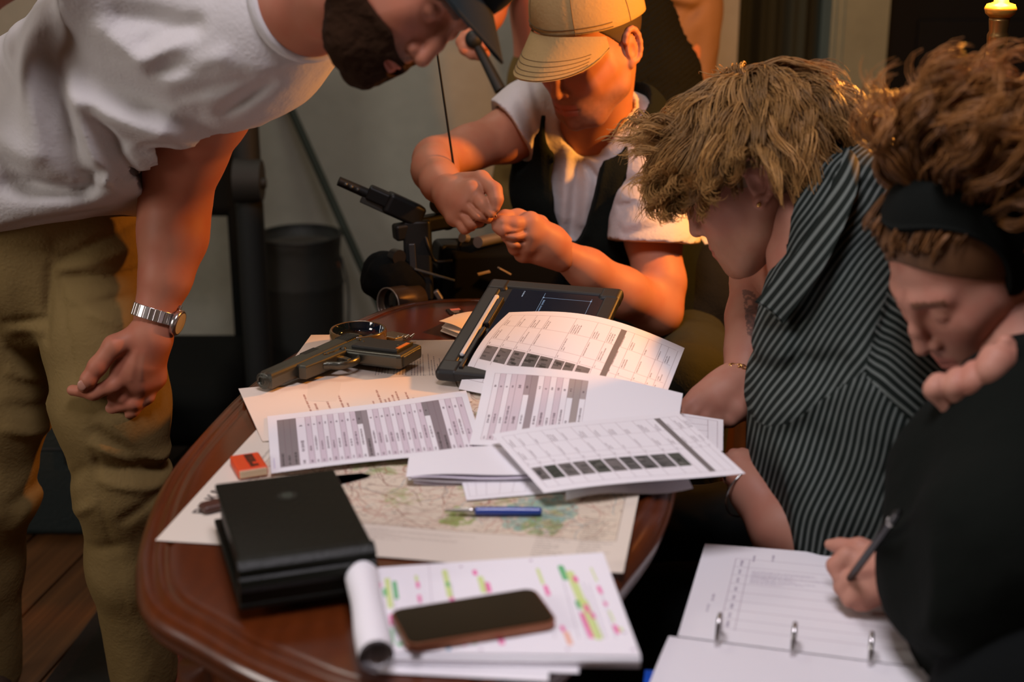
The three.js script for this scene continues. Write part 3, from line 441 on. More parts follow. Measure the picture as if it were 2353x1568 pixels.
{ // orange packet
  const t = thing('orange_packet', 'bright orange packet with a dark printed block behind the black box', 'packet');
  const A = [-0.3502,0.766,-1.6361], B = [-0.3127,0.766,-1.6516]; const ex = nrm3(sub3(B, A)), ez = cross3(ex, [0, 1, 0]);
  const C = [-0.3256,0.7595,-1.6266]; const M = basis(C, ex, [0, 1, 0], ez);
  const g = rbox(0.037, 0.0125, 0.052, 0.003); g.applyMatrix4(M); part('carton', g, mat([0.72, 0.075, 0.015], 0.55), t);
  const e = rbox(0.034, 0.0095, 0.002, 0.0008); e.translate(0, 0, 0.0257); e.applyMatrix4(M); part('end_flap', e, mat([0.66, 0.5, 0.32], 0.7), t, 'cream end of the packet');
  const tx = canvasTex(128, 256, (c, w, h) => { c.fillStyle = '#e2421a'; c.fillRect(0, 0, w, h); c.fillStyle = '#51250f'; c.fillRect(14, 8, 96, 150); c.fillStyle = '#6a2a12'; c.fillRect(50, 60, 40, 60); c.fillStyle = '#51250f'; c.fillRect(18, 160, 44, 84); c.fillRect(62, 196, 52, 40); });
  const p = new THREE.PlaneGeometry(0.0145, 0.045); p.rotateX(-Math.PI / 2); p.translate(0.0035, 0.0064, 0); p.applyMatrix4(M); part('printed_block', p, mat(0xffffff, 0.6, { map: tx }), t);
}
{ // knife below the box
  const t = thing('pocket_knife', 'knife with brown handle and steel blade trapped under the black box', 'knife');
  const a = [-0.3594,0.7565,-1.5029], b = [-0.2783,0.7565,-1.557], c = [-0.1764,0.7555,-1.6088];
  const d = nrm3(sub3(b, a)), n = cross3(d, [0, 1, 0]);
  const h = rbox(len3(sub3(b, a)), 0.010, 0.022, 0.0048, 4); h.applyMatrix4(basis(add3(lerp3(a, b, 0.5), [0, 0.001, 0]), d, [0, 1, 0], n)); part('handle', h, mat([0.075, 0.03, 0.02], 0.4), t);
  const L = len3(sub3(c, b)); const bl = extrude([[0, -0.009], [L * 0.7, -0.010], [L * 0.93, -0.004], [L, 0.004], [L * 0.6, 0.008], [0, 0.008]], 0.0026, 0.0008); bl.applyMatrix4(basis(b, nrm3(sub3(c, b)), cross3(nrm3(sub3(c, b)), [0, 1, 0]), [0, 1, 0])); part('blade', bl, mat([0.28, 0.25, 0.2], 0.35, { metalness: 0.8 }), t);
}
{ // black leather box
  const t = thing('leather_box', 'black leather covered box with a ridged front and faded crest on its lid', 'box');
  const A = [-0.3299,0.812,-1.4512], B = [-0.2021,0.812,-1.4928]; const ex = nrm3(sub3(B, A)), ez = cross3(ex, [0, 1, 0]);
  const W = len3(sub3(B, A)), Dp = 0.195; const O = add3(add3(A, ex, W / 2), ez, Dp / 2); const M = basis(O, ex, [0, 1, 0], ez); const put = g => { g.applyMatrix4(M); return g; };
  const leatherBump = dataTex(256, 256, (u, v) => { const n = 1 - Math.abs(tnoise(u, v, 26, 3, 3) - 0.5) * 2; return [n, n, n]; });
  const leather = mat([0.007, 0.008, 0.005], 0.46, { bumpMap: leatherBump, bumpScale: 0.0006, specularIntensity: 0.45 });
  const lid = rbox(W, 0.006, Dp, 0.0025); lid.translate(0, -0.003, 0); part('lid', boxUV(put(lid), 12), leather, t);
  const bodyG = rbox(W - 0.008, 0.036, Dp - 0.004, 0.004); bodyG.translate(0, -0.026, -0.001); part('body', boxUV(put(bodyG), 12), leather, t);
  const fr = extrude([[0, -0.001], [0.006, -0.002], [0.012, -0.007], [0.013, -0.012], [0.011, -0.0145], [0.015, -0.0175], [0.017, -0.024], [0.014, -0.03], [0.012, -0.031], [0.012, -0.048], [0, -0.048]], W + 0.004, 0.0008); fr.rotateY(-Math.PI / 2); fr.translate(0, 0, Dp / 2 - 0.002); part('ridged_front', boxUV(put(fr), 12), leather, t);
  const fl = rbox(W + 0.006, 0.006, Dp + 0.016, 0.002); fl.translate(0, -0.047, 0.004); part('bottom_board', boxUV(put(fl), 12), leather, t);
  const cr = canvasTex(256, 256, (c, w, h) => { c.fillStyle = '#1f221b'; c.fillRect(0, 0, w, h); c.fillStyle = '#3e463c'; c.beginPath(); c.moveTo(70, 60); c.lineTo(186, 50); c.lineTo(190, 140); c.quadraticCurveTo(130, 230, 76, 150); c.fill(); c.fillStyle = '#272b23'; c.fillRect(100, 80, 26, 50); c.fillRect(140, 76, 22, 60); c.fillRect(96, 150, 70, 12); });
  const crest = new THREE.CircleGeometry(0.011, 28); crest.rotateX(-Math.PI / 2); crest.translate(0.004, 0.0003, -0.04); part('crest', put(crest), mat(0xffffff, 0.5, { map: cr }), t, 'faint grey crest stamped on the lid');
}
{ // blue pen
  const t = thing('ballpoint_pen', 'blue and silver ballpoint pen lying on the map', 'pen');
  const a = [-0.0785,0.7578,-1.4989], b = [-0.0423,0.7578,-1.4965], c = [0.0343,0.7578,-1.4953];
  part('barrel', (() => { const L = len3(sub3(c, b)); return lathe([[0.0001, 0], [0.0046, 0], [0.005, 0.002], [0.0053, L * 0.5], [0.005, L - 0.003], [0.0038, L], [0.0001, L]], b, sub3(c, b), 24); })(), mat([0.012, 0.05, 0.33], 0.3, { clearcoat: 0.5 }), t, 'blue barrel');
  part('tip', (() => { const L = len3(sub3(b, a)); return lathe([[0.0001, 0], [0.0008, 0.001], [0.0015, 0.004], [0.003, L * 0.5], [0.0045, L * 0.85], [0.0047, L], [0.0001, L]], a, sub3(b, a), 24); })(), mat([0.62, 0.6, 0.58], 0.22, { metalness: 0.9 }), t, 'silver tip');
}
{ // writing pad with rolled front pages
  const t = thing('notepad', 'white notepad with highlighted notes, its front pages rolled back on the left', 'notepad');
  const y = 0.766; const C = [[-0.1352,0.766,-1.1663], [0.1189,0.766,-1.16], [0.0972,0.766,-1.3723], [-0.1472,0.766,-1.3361]];
  const tx = canvasTex(1280, 960, (g, w, h) => { g.fillStyle = '#f2eff4'; g.fillRect(0, 0, w, h); seed(61);
    const hl = (x, y0, y1, ww, c) => { g.strokeStyle = c; g.lineCap = 'round'; g.lineWidth = ww; g.beginPath(); g.moveTo(x * w, y0 * h); g.lineTo((x + 0.012 * (y1 - y0) * 4) * w, y1 * h); g.stroke(); };
    const Y = 'rgba(205,225,130,0.8)', G = 'rgba(90,180,110,0.85)', K = 'rgba(240,100,165,0.85)', B = 'rgba(60,150,190,0.8)';
    hl(0.07, 0.16, 0.5, 30, Y); hl(0.10, 0.2, 0.4, 24, G); hl(0.06, 0.28, 0.36, 20, G); hl(0.04, 0.2, 0.26, 14, K); hl(0.09, 0.6, 0.7, 26, K); hl(0.085, 0.76, 0.9, 30, G); hl(0.12, 0.9, 0.93, 20, G);
    hl(0.19, 0.14, 0.2, 16, Y); hl(0.195, 0.22, 0.28, 18, K); hl(0.2, 0.38, 0.45, 18, K);
    hl(0.31, 0.1, 0.4, 30, Y); hl(0.318, 0.24, 0.28, 18, G); hl(0.33, 0.42, 0.44, 24, K);
    hl(0.435, 0.12, 0.16, 24, K); hl(0.455, 0.2, 0.36, 32, Y); hl(0.48, 0.27, 0.36, 26, K);
    hl(0.70, 0.14, 0.3, 18, Y); hl(0.715, 0.33, 0.42, 22, K); hl(0.75, 0.8, 0.9, 26, 'rgba(240,160,120,0.7)'); hl(0.74, 0.74, 0.78, 20, K);
    hl(0.80, 0.13, 0.26, 34, G); hl(0.83, 0.2, 0.5, 44, Y); hl(0.845, 0.25, 0.29, 26, K); hl(0.85, 0.5, 0.84, 46, Y); hl(0.83, 0.62, 0.84, 24, K); hl(0.855, 0.54, 0.6, 24, K); hl(0.825, 0.5, 0.56, 22, G); hl(0.87, 0.62, 0.66, 22, K);
    hl(0.925, 0.16, 0.3, 10, Y); hl(0.93, 0.36, 0.42, 20, K); hl(0.935, 0.52, 0.54, 20, K); hl(0.94, 0.6, 0.7, 10, Y); hl(0.942, 0.74, 0.8, 24, K); hl(0.96, 0.76, 0.78, 18, Y);
    hl(0.30, 0.93, 0.96, 24, B); hl(0.36, 0.9, 0.92, 20, K); hl(0.40, 0.88, 0.9, 24, G); hl(0.5, 0.86, 0.9, 28, K);
    for (const x of [0.06, 0.1, 0.2, 0.33, 0.47, 0.7, 0.79, 0.82, 0.87, 0.89, 0.93]) greek(g, x * w, 0.85 * h, rr(300, 620), 9, 'rgba(110,100,120,0.35)', true);
    g.strokeStyle = 'rgba(150,130,150,0.5)'; g.lineWidth = 3; g.beginPath(); g.moveTo(0.245 * w, 0); g.lineTo(0.255 * w, h); g.stroke();
    g.fillStyle = 'rgba(190,175,190,0.9)'; for (const [x, y2] of [[0.38, 0.06], [0.68, 0.04], [0.42, 0.96], [0.74, 0.95], [0.97, 0.8], [0.98, 0.95]]) { g.beginPath(); g.arc(x * w, y2 * h, 10, 0, 6.3); g.fill(); } });
  part('top_page', sheetGeo(C, (u, v) => 0.0012, 30, 20, 0.0004), paperMat(tx), t);
  const blk = sheetGeo(C.map(p => [p[0], p[1] - 0.0004, p[2]]), () => 0, 4, 4, 0.0115); part('page_block', blk, whiteBlank, t);
  part('back_page', sheetGeo([[-0.1322,0.7545,-1.1655], [0.0616,0.7545,-1.1526], [0.0677,0.7545,-1.2898], [-0.144,0.7545,-1.3369]], (u, v) => -0.001, 10, 8, 0.0005), whiteBlank, t);
  part('back_page', sheetGeo([[-0.1273,0.7525,-1.1559], [0.0332,0.7525,-1.1401], [0.0409,0.7525,-1.2753], [-0.1381,0.7525,-1.3215]], (u, v) => 0, 10, 8, 0.0005), whiteBlank, t);
  // rolled pages: a spiral swept along the left edge
  const a = [-0.1215,0.781,-1.1361], b = [-0.1524,0.781,-1.303], ax = sub3(b, a); const L = len3(ax), yv = nrm3(ax), xv = nrm3(cross3([0, 1, 0], yv)), P = [], I = [], n = 44, m = 10; // spiral section
  for (let k = 0; k <= m; k++) for (let i = 0; i <= n; i++) { const th = -Math.PI * 0.5 + i / n * Math.PI * 2.35, r = 0.0175 - 0.0065 * Math.max(0, (i / n - 0.25)); const o = add3(a, yv, L * k / m); const s = Math.cos(th) * r * (1 + 0.06 * Math.sin(k * 0.8)), c = Math.sin(th) * r; const q = add3(add3(o, xv, (s > 0 ? s : s) * 1), [0, 1, 0], c); P.push(q[0], q[1], q[2]); }
  for (let k = 0; k < m; k++) for (let i = 0; i < n; i++) { const A = k * (n + 1) + i, B = A + 1, D = A + n + 1, E2 = D + 1; I.push(A, B, E2, A, E2, D); }
  const g = new THREE.BufferGeometry(); g.setAttribute('position', new THREE.Float32BufferAttribute(P, 3)); g.setIndex(I); g.computeVertexNormals();
  const inner = g.clone(); part('rolled_pages', g, mat([0.82, 0.80, 0.83], 0.85, { side: THREE.DoubleSide }), t, 'front pages rolled into a tube');
  const P2 = []; for (let i = 0; i < P.length; i += 3) { const q = [P[i], P[i + 1], P[i + 2]]; const kk = Math.floor(i / 3 / (n + 1)), o = add3(a, yv, L * kk / m); const w = lerp3(o, q, 0.86); P2.push(w[0], w[1], w[2]); }
  const g2 = new THREE.BufferGeometry(); g2.setAttribute('position', new THREE.Float32BufferAttribute(P2, 3)); g2.setIndex(I); g2.computeVertexNormals(); part('rolled_pages', g2, mat([0.82, 0.80, 0.83], 0.85, { side: THREE.DoubleSide }), t);
}
{ // phone
  const t = thing('phone', 'black smartphone with copper frame lying on the notepad', 'phone');
  const A = [-0.1194,0.777,-1.2288], B = [0.0198,0.777,-1.2751]; const ex = nrm3(sub3(B, A)), ez = cross3(ex, [0, 1, 0]); const W = 0.149, D = 0.0725;
  const O = add3(add3(A, ex, W / 2), ez, D / 2); O[1] = 0.7728; const M = basis(O, ex, nrm3(cross3(ez, ex)), ez);
  const shp = (w, d, r) => { const s = []; for (const [cx, cy, a0] of [[w / 2 - r, d / 2 - r, 0], [-w / 2 + r, d / 2 - r, 90], [-w / 2 + r, -d / 2 + r, 180], [w / 2 - r, -d / 2 + r, 270]]) for (let k = 0; k <= 8; k++) { const a = (a0 + k * 11.25) * Math.PI / 180; s.push([cx + r * Math.cos(a), cy + r * Math.sin(a)]); } return s; };
  const f = extrude(shp(W - 0.003, D - 0.003, 0.011), 0.0085, 0.0015); f.rotateX(Math.PI / 2); f.applyMatrix4(M); part('frame', f, mat([0.30, 0.12, 0.06], 0.32, { metalness: 0.6 }), t, 'copper brown frame');
  const s = extrude(shp(W - 0.006, D - 0.006, 0.0095), 0.0012, 0.0004); s.rotateX(Math.PI / 2); s.translate(0, 0.0044, 0); s.applyMatrix4(M); part('screen', s, mat([0.004, 0.005, 0.004], 0.12, { clearcoat: 0.6, clearcoatRoughness: 0.05 }), t, 'black glass screen');
  for (const x of [-0.028, 0.012, 0.03]) { const b = rbox(0.013, 0.003, 0.001, 0.0004); b.translate(x, 0, D / 2); b.applyMatrix4(M); part('side_button', b, mat([0.30, 0.12, 0.06], 0.3, { metalness: 0.6 }), t); }
}

// ---------- bodies: distance fields meshed with surface nets ----------
const INF = 1e3;
function smin(a, b, k) { const h = k - Math.abs(a - b); return h > 0 ? Math.min(a, b) - h * h * 0.25 / k : Math.min(a, b); }
const smax = (a, b, k) => -smin(-a, -b, k);
function seg(a, b, ra, rb) { const dx = b[0] - a[0], dy = b[1] - a[1], dz = b[2] - a[2], l = dx * dx + dy * dy + dz * dz || 1e-9; return (x, y, z) => { const px = x - a[0], py = y - a[1], pz = z - a[2]; let t = (px * dx + py * dy + pz * dz) / l; t = t < 0 ? 0 : t > 1 ? 1 : t; const ex = px - dx * t, ey = py - dy * t, ez = pz - dz * t; return Math.sqrt(ex * ex + ey * ey + ez * ez) - (ra + (rb - ra) * t); }; }
// polyline of [point, radius]
function chain(list, k = 0.02, grow = 0) { const S = []; for (let i = 0; i + 1 < list.length; i++) S.push(seg(list[i][0], list[i + 1][0], list[i][1] + grow, list[i + 1][1] + grow)); if (S.length === 0) S.push(seg(list[0][0], list[0][0], list[0][1] + grow, list[0][1] + grow)); return (x, y, z) => { let d = S[0](x, y, z); for (let i = 1; i < S.length; i++) d = smin(d, S[i](x, y, z), k); return d; }; }
function ellip(c, r, R) { const m = Math.min(r[0], r[1], r[2]); return (x, y, z) => { let px = x - c[0], py = y - c[1], pz = z - c[2]; if (R) { const a = dot3([px, py, pz], R[0]), b = dot3([px, py, pz], R[1]), e = dot3([px, py, pz], R[2]); px = a; py = b; pz = e; } const qx = px / r[0], qy = py / r[1], qz = pz / r[2]; const k0 = Math.sqrt(qx * qx + qy * qy + qz * qz); const sx = qx / r[0], sy = qy / r[1], sz = qz / r[2]; const k1 = Math.sqrt(sx * sx + sy * sy + sz * sz); return k1 < 1e-6 ? -m : k0 * (k0 - 1) / k1; }; }
const uni = (k, ...f) => (x, y, z) => { let d = f[0](x, y, z); for (let i = 1; i < f.length; i++) d = smin(d, f[i](x, y, z), k); return d; };
const cutPlane = (f, p, n, k = 0.004) => { n = nrm3(n); return (x, y, z) => smax(f(x, y, z), (x - p[0]) * n[0] + (y - p[1]) * n[1] + (z - p[2]) * n[2], k); };
const carve = (f, g, k = 0.004) => (x, y, z) => smax(f(x, y, z), -g(x, y, z), k);
// creases: ridges (amp > 0) and valleys (amp < 0) along lines; distance measured across x and y
function creased(f, lines, zmin = -INF) { const L = lines.map(l => ({ a: l[0], b: l[1], w: l[2], m: l[3], dx: l[1][0] - l[0][0], dy: l[1][1] - l[0][1] })); return (x, y, z) => { let d = f(x, y, z); if (d > 0.08 || d < -0.08 || z < zmin) return d; for (const c of L) { const px = x - c.a[0], py = y - c.a[1]; let t = (px * c.dx + py * c.dy) / (c.dx * c.dx + c.dy * c.dy); const e = t < 0 ? -t : t > 1 ? t - 1 : 0; t = clamp(t); const ex = px - c.dx * t, ey = py - c.dy * t; const q = (ex * ex + ey * ey) / (c.w * c.w); if (q < 6) d -= c.m * Math.exp(-q) * (0.35 + 0.65 * Math.sin(Math.PI * (0.12 + 0.76 * t))); } return d; }; }
const wrinkled = (f, amp, sx, sy, sz, s = 0) => (x, y, z) => { const d = f(x, y, z); if (d > 0.05 || d < -0.05) return d; return d - amp * (fbm(x * sx + s, y * sy + s, z * sz, 3) - 0.5) * 2; };
function nets(f, lo, hi, c) {
  const nx = Math.ceil((hi[0] - lo[0]) / c) + 1, ny = Math.ceil((hi[1] - lo[1]) / c) + 1, nz = Math.ceil((hi[2] - lo[2]) / c) + 1;
  const F = new Float32Array(nx * ny * nz), B = 6; const at = (i, j, k) => (k * ny + j) * nx + i;
  for (let k0 = 0; k0 < nz; k0 += B) for (let j0 = 0; j0 < ny; j0 += B) for (let i0 = 0; i0 < nx; i0 += B) {
    const i1 = Math.min(nx, i0 + B), j1 = Math.min(ny, j0 + B), k1 = Math.min(nz, k0 + B); const h = B * c / 2;
    const d = f(lo[0] + i0 * c + h, lo[1] + j0 * c + h, lo[2] + k0 * c + h);
    if (Math.abs(d) > B * c * 1.55 + 0.012) { for (let k = k0; k < k1; k++) for (let j = j0; j < j1; j++) for (let i = i0; i < i1; i++) F[at(i, j, k)] = d; }
    else for (let k = k0; k < k1; k++) for (let j = j0; j < j1; j++) for (let i = i0; i < i1; i++) F[at(i, j, k)] = f(lo[0] + i * c, lo[1] + j * c, lo[2] + k * c);
  }
  const id = new Int32Array(nx * ny * nz).fill(-1), P = [], I = [];
  for (let k = 0; k < nz - 1; k++) for (let j = 0; j < ny - 1; j++) for (let i = 0; i < nx - 1; i++) {
    let m = 0; const v = []; for (let q = 0; q < 8; q++) { const w = F[at(i + (q & 1), j + ((q >> 1) & 1), k + (q >> 2))]; v.push(w); if (w < 0) m |= 1 << q; }
    if (m === 0 || m === 255) continue; let sx = 0, sy = 0, sz = 0, n = 0;
    for (let q = 0; q < 8; q++) for (const bt of [1, 2, 4]) if (!(q & bt)) { const r = q | bt; if ((v[q] < 0) !== (v[r] < 0)) { const t = v[q] / (v[q] - v[r]); sx += (q & 1) + (bt === 1 ? t : 0); sy += ((q >> 1) & 1) + (bt === 2 ? t : 0); sz += (q >> 2) + (bt === 4 ? t : 0); n++; } }
    id[at(i, j, k)] = P.length / 3; P.push(lo[0] + (i + sx / n) * c, lo[1] + (j + sy / n) * c, lo[2] + (k + sz / n) * c);
  }
  const quad = (a, b, d, e, flip) => { if (a < 0 || b < 0 || d < 0 || e < 0) return; if (flip) I.push(a, e, d, a, d, b); else I.push(a, b, d, a, d, e); };
  for (let k = 1; k < nz - 1; k++) for (let j = 1; j < ny - 1; j++) for (let i = 1; i < nx - 1; i++) {
    const s = F[at(i, j, k)] < 0;
    if (s !== (F[at(i + 1, j, k)] < 0)) quad(id[at(i, j - 1, k - 1)], id[at(i, j, k - 1)], id[at(i, j, k)], id[at(i, j - 1, k)], !s);
    if (s !== (F[at(i, j + 1, k)] < 0)) quad(id[at(i - 1, j, k - 1)], id[at(i - 1, j, k)], id[at(i, j, k)], id[at(i, j, k - 1)], !s);
    if (s !== (F[at(i, j, k + 1)] < 0)) quad(id[at(i - 1, j - 1, k)], id[at(i, j - 1, k)], id[at(i, j, k)], id[at(i - 1, j, k)], !s);
  }
  const N = new Float32Array(P.length), e = c * 0.6;
  for (let i = 0; i < P.length; i += 3) { const x = P[i], y = P[i + 1], z = P[i + 2]; const a = f(x + e, y, z) - f(x - e, y, z), b = f(x, y + e, z) - f(x, y - e, z), d = f(x, y, z + e) - f(x, y, z - e), l = Math.hypot(a, b, d) || 1; N[i] = a / l; N[i + 1] = b / l; N[i + 2] = d / l; }
  const g = new THREE.BufferGeometry(); g.setAttribute('position', new THREE.Float32BufferAttribute(P, 3)); g.setAttribute('normal', new THREE.BufferAttribute(N, 3)); g.setIndex(I); return g;
}
const bounds = (lists, pad) => { const lo = [INF, INF, INF], hi = [-INF, -INF, -INF]; for (const l of lists) for (const [p, r] of l) for (let i = 0; i < 3; i++) { lo[i] = Math.min(lo[i], p[i] - r - pad); hi[i] = Math.max(hi[i], p[i] + r + pad); } return [lo, hi]; };
function colored(g, fn) { const p = g.attributes.position, c = new Float32Array(p.count * 3); for (let i = 0; i < p.count; i++) { const q = fn(p.getX(i), p.getY(i), p.getZ(i)); c[i * 3] = q[0]; c[i * 3 + 1] = q[1]; c[i * 3 + 2] = q[2]; } g.setAttribute('color', new THREE.BufferAttribute(c, 3)); return g; }
function joinColored(list) { return mergeGeometries(list.map(g => { const q = g.index ? g.toNonIndexed() : g; q.deleteAttribute('uv'); return q; })); }

// ---------- a head: nose tip, up, forward, scale ----------
function headFrame(nose, up, fwd, s) { const f = nrm3(fwd); let u = add3(up, f, -dot3(up, f)); u = nrm3(u); const l = cross3(u, f); const c = add3(add3(nose, u, 0.035 * s), f, -0.118 * s); return { c, l, u, f, s, toW: (p) => add3(add3(add3(c, l, p[0] * s), u, p[1] * s), f, p[2] * s), toL: (x, y, z) => { const q = [x - c[0], y - c[1], z - c[2]]; return [dot3(q, l) / s, dot3(q, u) / s, dot3(q, f) / s]; } }; }
function headField(o = {}) {
  const jawW = o.jaw ?? 0.054; const ears = o.ears ?? true;
  const cran = ellip([0, 0.036, -0.014], [0.075, 0.083, 0.096]), face = ellip([0, -0.028, 0.036], [0.06, 0.082, 0.058]);
  const jl = chain([[[0.058, -0.03, -0.005], 0.018], [[jawW, -0.062, 0.012], 0.017], [[0.03, -0.097, 0.058], 0.015], [[0, -0.102, 0.076], 0.018]], 0.02);
  const brow = seg([0.012, 0.022, 0.086], [0.04, 0.022, 0.072], 0.011, 0.009), cheek = seg([0.042, -0.022, 0.062], [0.056, -0.014, 0.035], 0.018, 0.014);
  const nose = chain([[[0, 0.014, 0.089], 0.0075], [[0, -0.012, 0.102], 0.008], [[0, -0.035, 0.108], 0.0105]], 0.008), wing = seg([0.012, -0.038, 0.098], [0.010, -0.036, 0.09], 0.0072, 0.008);
  const eyeCut = ellip([0.031, 0.005, 0.098], [0.019, 0.0115, 0.018]), lid = ellip([0.031, 0.003, 0.0775], [0.0145, 0.0125, 0.0125]);
  const lipU = seg([0, -0.0655, 0.0975], [0.021, -0.0685, 0.086], 0.0052, 0.0032), lipL = seg([0, -0.0755, 0.0955], [0.018, -0.0735, 0.087], 0.006, 0.003), groove = seg([0, -0.0703, 0.1035], [0.024, -0.0705, 0.09], 0.0016, 0.0012);
  const muzzle = ellip([0, -0.066, 0.07], [0.034, 0.03, 0.028]);
  const earRing = []; for (let i = 0; i <= 10; i++) { const a = -1.9 + i * 0.46; earRing.push([[0.082 + 0.008 * Math.cos(a) * 0.3, 0.004 + 0.029 * Math.sin(a) * 1.0, -0.014 - 0.017 * Math.cos(a)], 0.0048]); }
  const ring = chain(earRing, 0.003), plate = ellip([0.079, 0.0, -0.012], [0.006, 0.025, 0.014]), lobe = ellip([0.0785, -0.027, -0.006], [0.006, 0.009, 0.008]), concha = ellip([0.087, -0.003, -0.008], [0.006, 0.012, 0.008]);
  return (X, y, z) => {
    const x = Math.abs(X); let d = smin(cran(X, y, z), face(X, y, z), 0.035);
    if (d > 0.06) return d - 0.01;
    d = smin(d, jl(x, y, z), 0.03); d = smin(d, muzzle(X, y, z), 0.02); d = smin(d, cheek(x, y, z), 0.03); d = smin(d, brow(x, y, z), 0.016);
    d = smax(d, -eyeCut(x, y, z), 0.012); d = smin(d, lid(x, y, z), 0.004);
    d = smin(d, nose(X, y, z), 0.010); d = smin(d, wing(x, y, z), 0.006);
    d = smin(d, lipU(x, y, z), 0.004); d = smin(d, lipL(x, y, z), 0.005); d = smax(d, -groove(x, y, z), 0.003);
    if (ears) { let e = smin(smin(plate(x, y, z), ring(x, y, z), 0.003), lobe(x, y, z), 0.005); e = smax(e, -concha(x, y, z), 0.003); d = smin(d, e, 0.005); }
    return d;
  };
}
function headGeo(H, o, colorFn, cell = 0.0028) { const f = headField(o); const g = nets((x, y, z) => f(x, y, z), [-0.1, -0.135, -0.125], [0.1, 0.13, 0.135], cell); colored(g, colorFn); const m = basis(H.c, H.l.map(v => v * H.s), H.u.map(v => v * H.s), H.f.map(v => v * H.s)); g.applyMatrix4(m); return g; }
const mixc = (a, b, t) => [a[0] + (b[0] - a[0]) * t, a[1] + (b[1] - a[1]) * t, a[2] + (b[2] - a[2]) * t];
function faceColor(skin, o = {}) { const lip = o.lip ?? [skin[0] * 0.85, skin[1] * 0.55, skin[2] * 0.6]; const browC = o.brow ?? [0.08, 0.045, 0.02]; return (x, y, z) => { const X = Math.abs(x); let c = skin; const n = fbm(x * 60 + 3, y * 60, z * 60, 3); c = mixc(c, [skin[0] * 0.92, skin[1] * 0.74, skin[2] * 0.72], clamp((n - 0.42) * 1.6));
  if (z > 0.05) { const cheek = Math.exp(-(((X - 0.042) / 0.022) ** 2) - (((y + 0.03) / 0.02) ** 2)); c = mixc(c, [skin[0] * 0.95, skin[1] * 0.68, skin[2] * 0.65], 0.5 * cheek); }
  if (z > 0.08 && X < 0.024 && y > -0.082 && y < -0.06) c = mixc(c, lip, 0.75);
  if (z > 0.06 && X > 0.012 && X < 0.05 && Math.abs(y - 0.024 + (X - 0.03) * 0.1) < 0.005) c = mixc(c, browC, 0.8);
  if (o.beard) { const jaw = sstep(-0.035, -0.06, y + (X - 0.03) * 0.25 - 0.25 * Math.max(0, 0.02 - z)) ; const mouth = z > 0.08 && X < 0.024 && y > -0.082 && y < -0.06 ? 0 : 1; c = mixc(c, o.beard, jaw * mouth * (o.beardAmount ?? 0.6) * (0.6 + 0.8 * fbm(x * 200, y * 200, z * 200, 2))); }
  return c; }; }
const skinMat = new THREE.MeshPhysicalMaterial({ color: 0xffffff, vertexColors: true, roughness: 0.52, specularIntensity: 0.45 });
const skinTone = (skin) => (x, y, z) => { const n = fbm(x * 45, y * 45, z * 45, 3); return mixc(skin, [skin[0] * 0.93, skin[1] * 0.72, skin[2] * 0.7], clamp((n - 0.4) * 1.7)); };
// weave for cloth
const weave = dataTex(64, 64, (u, v, x, y) => { const a = ((x >> 1) + (y >> 1)) & 1; const n = 0.45 + 0.35 * a * 0.6 + 0.25 * hash3(x, y, 1); return [n, n, n]; });
const clothBumpTex = dataTex(256, 256, (u, v) => { const n = 0.6 * tnoise(u, v, 70, 2, 2) + 0.4 * tnoise(u, v, 18, 5, 3); return [n, n, n]; });
function cloth(c, rough = 0.9, o = {}) { return mat(c, rough, { bumpMap: clothBumpTex, bumpScale: 0.0012, specularIntensity: 0.25, ...o }); }
// finger chains into one hand field; palm = list of [point, radius] chains
function fingers(list, k = 0.006) { return uni(k, ...list.map(l => chain(l, 0.008))); }
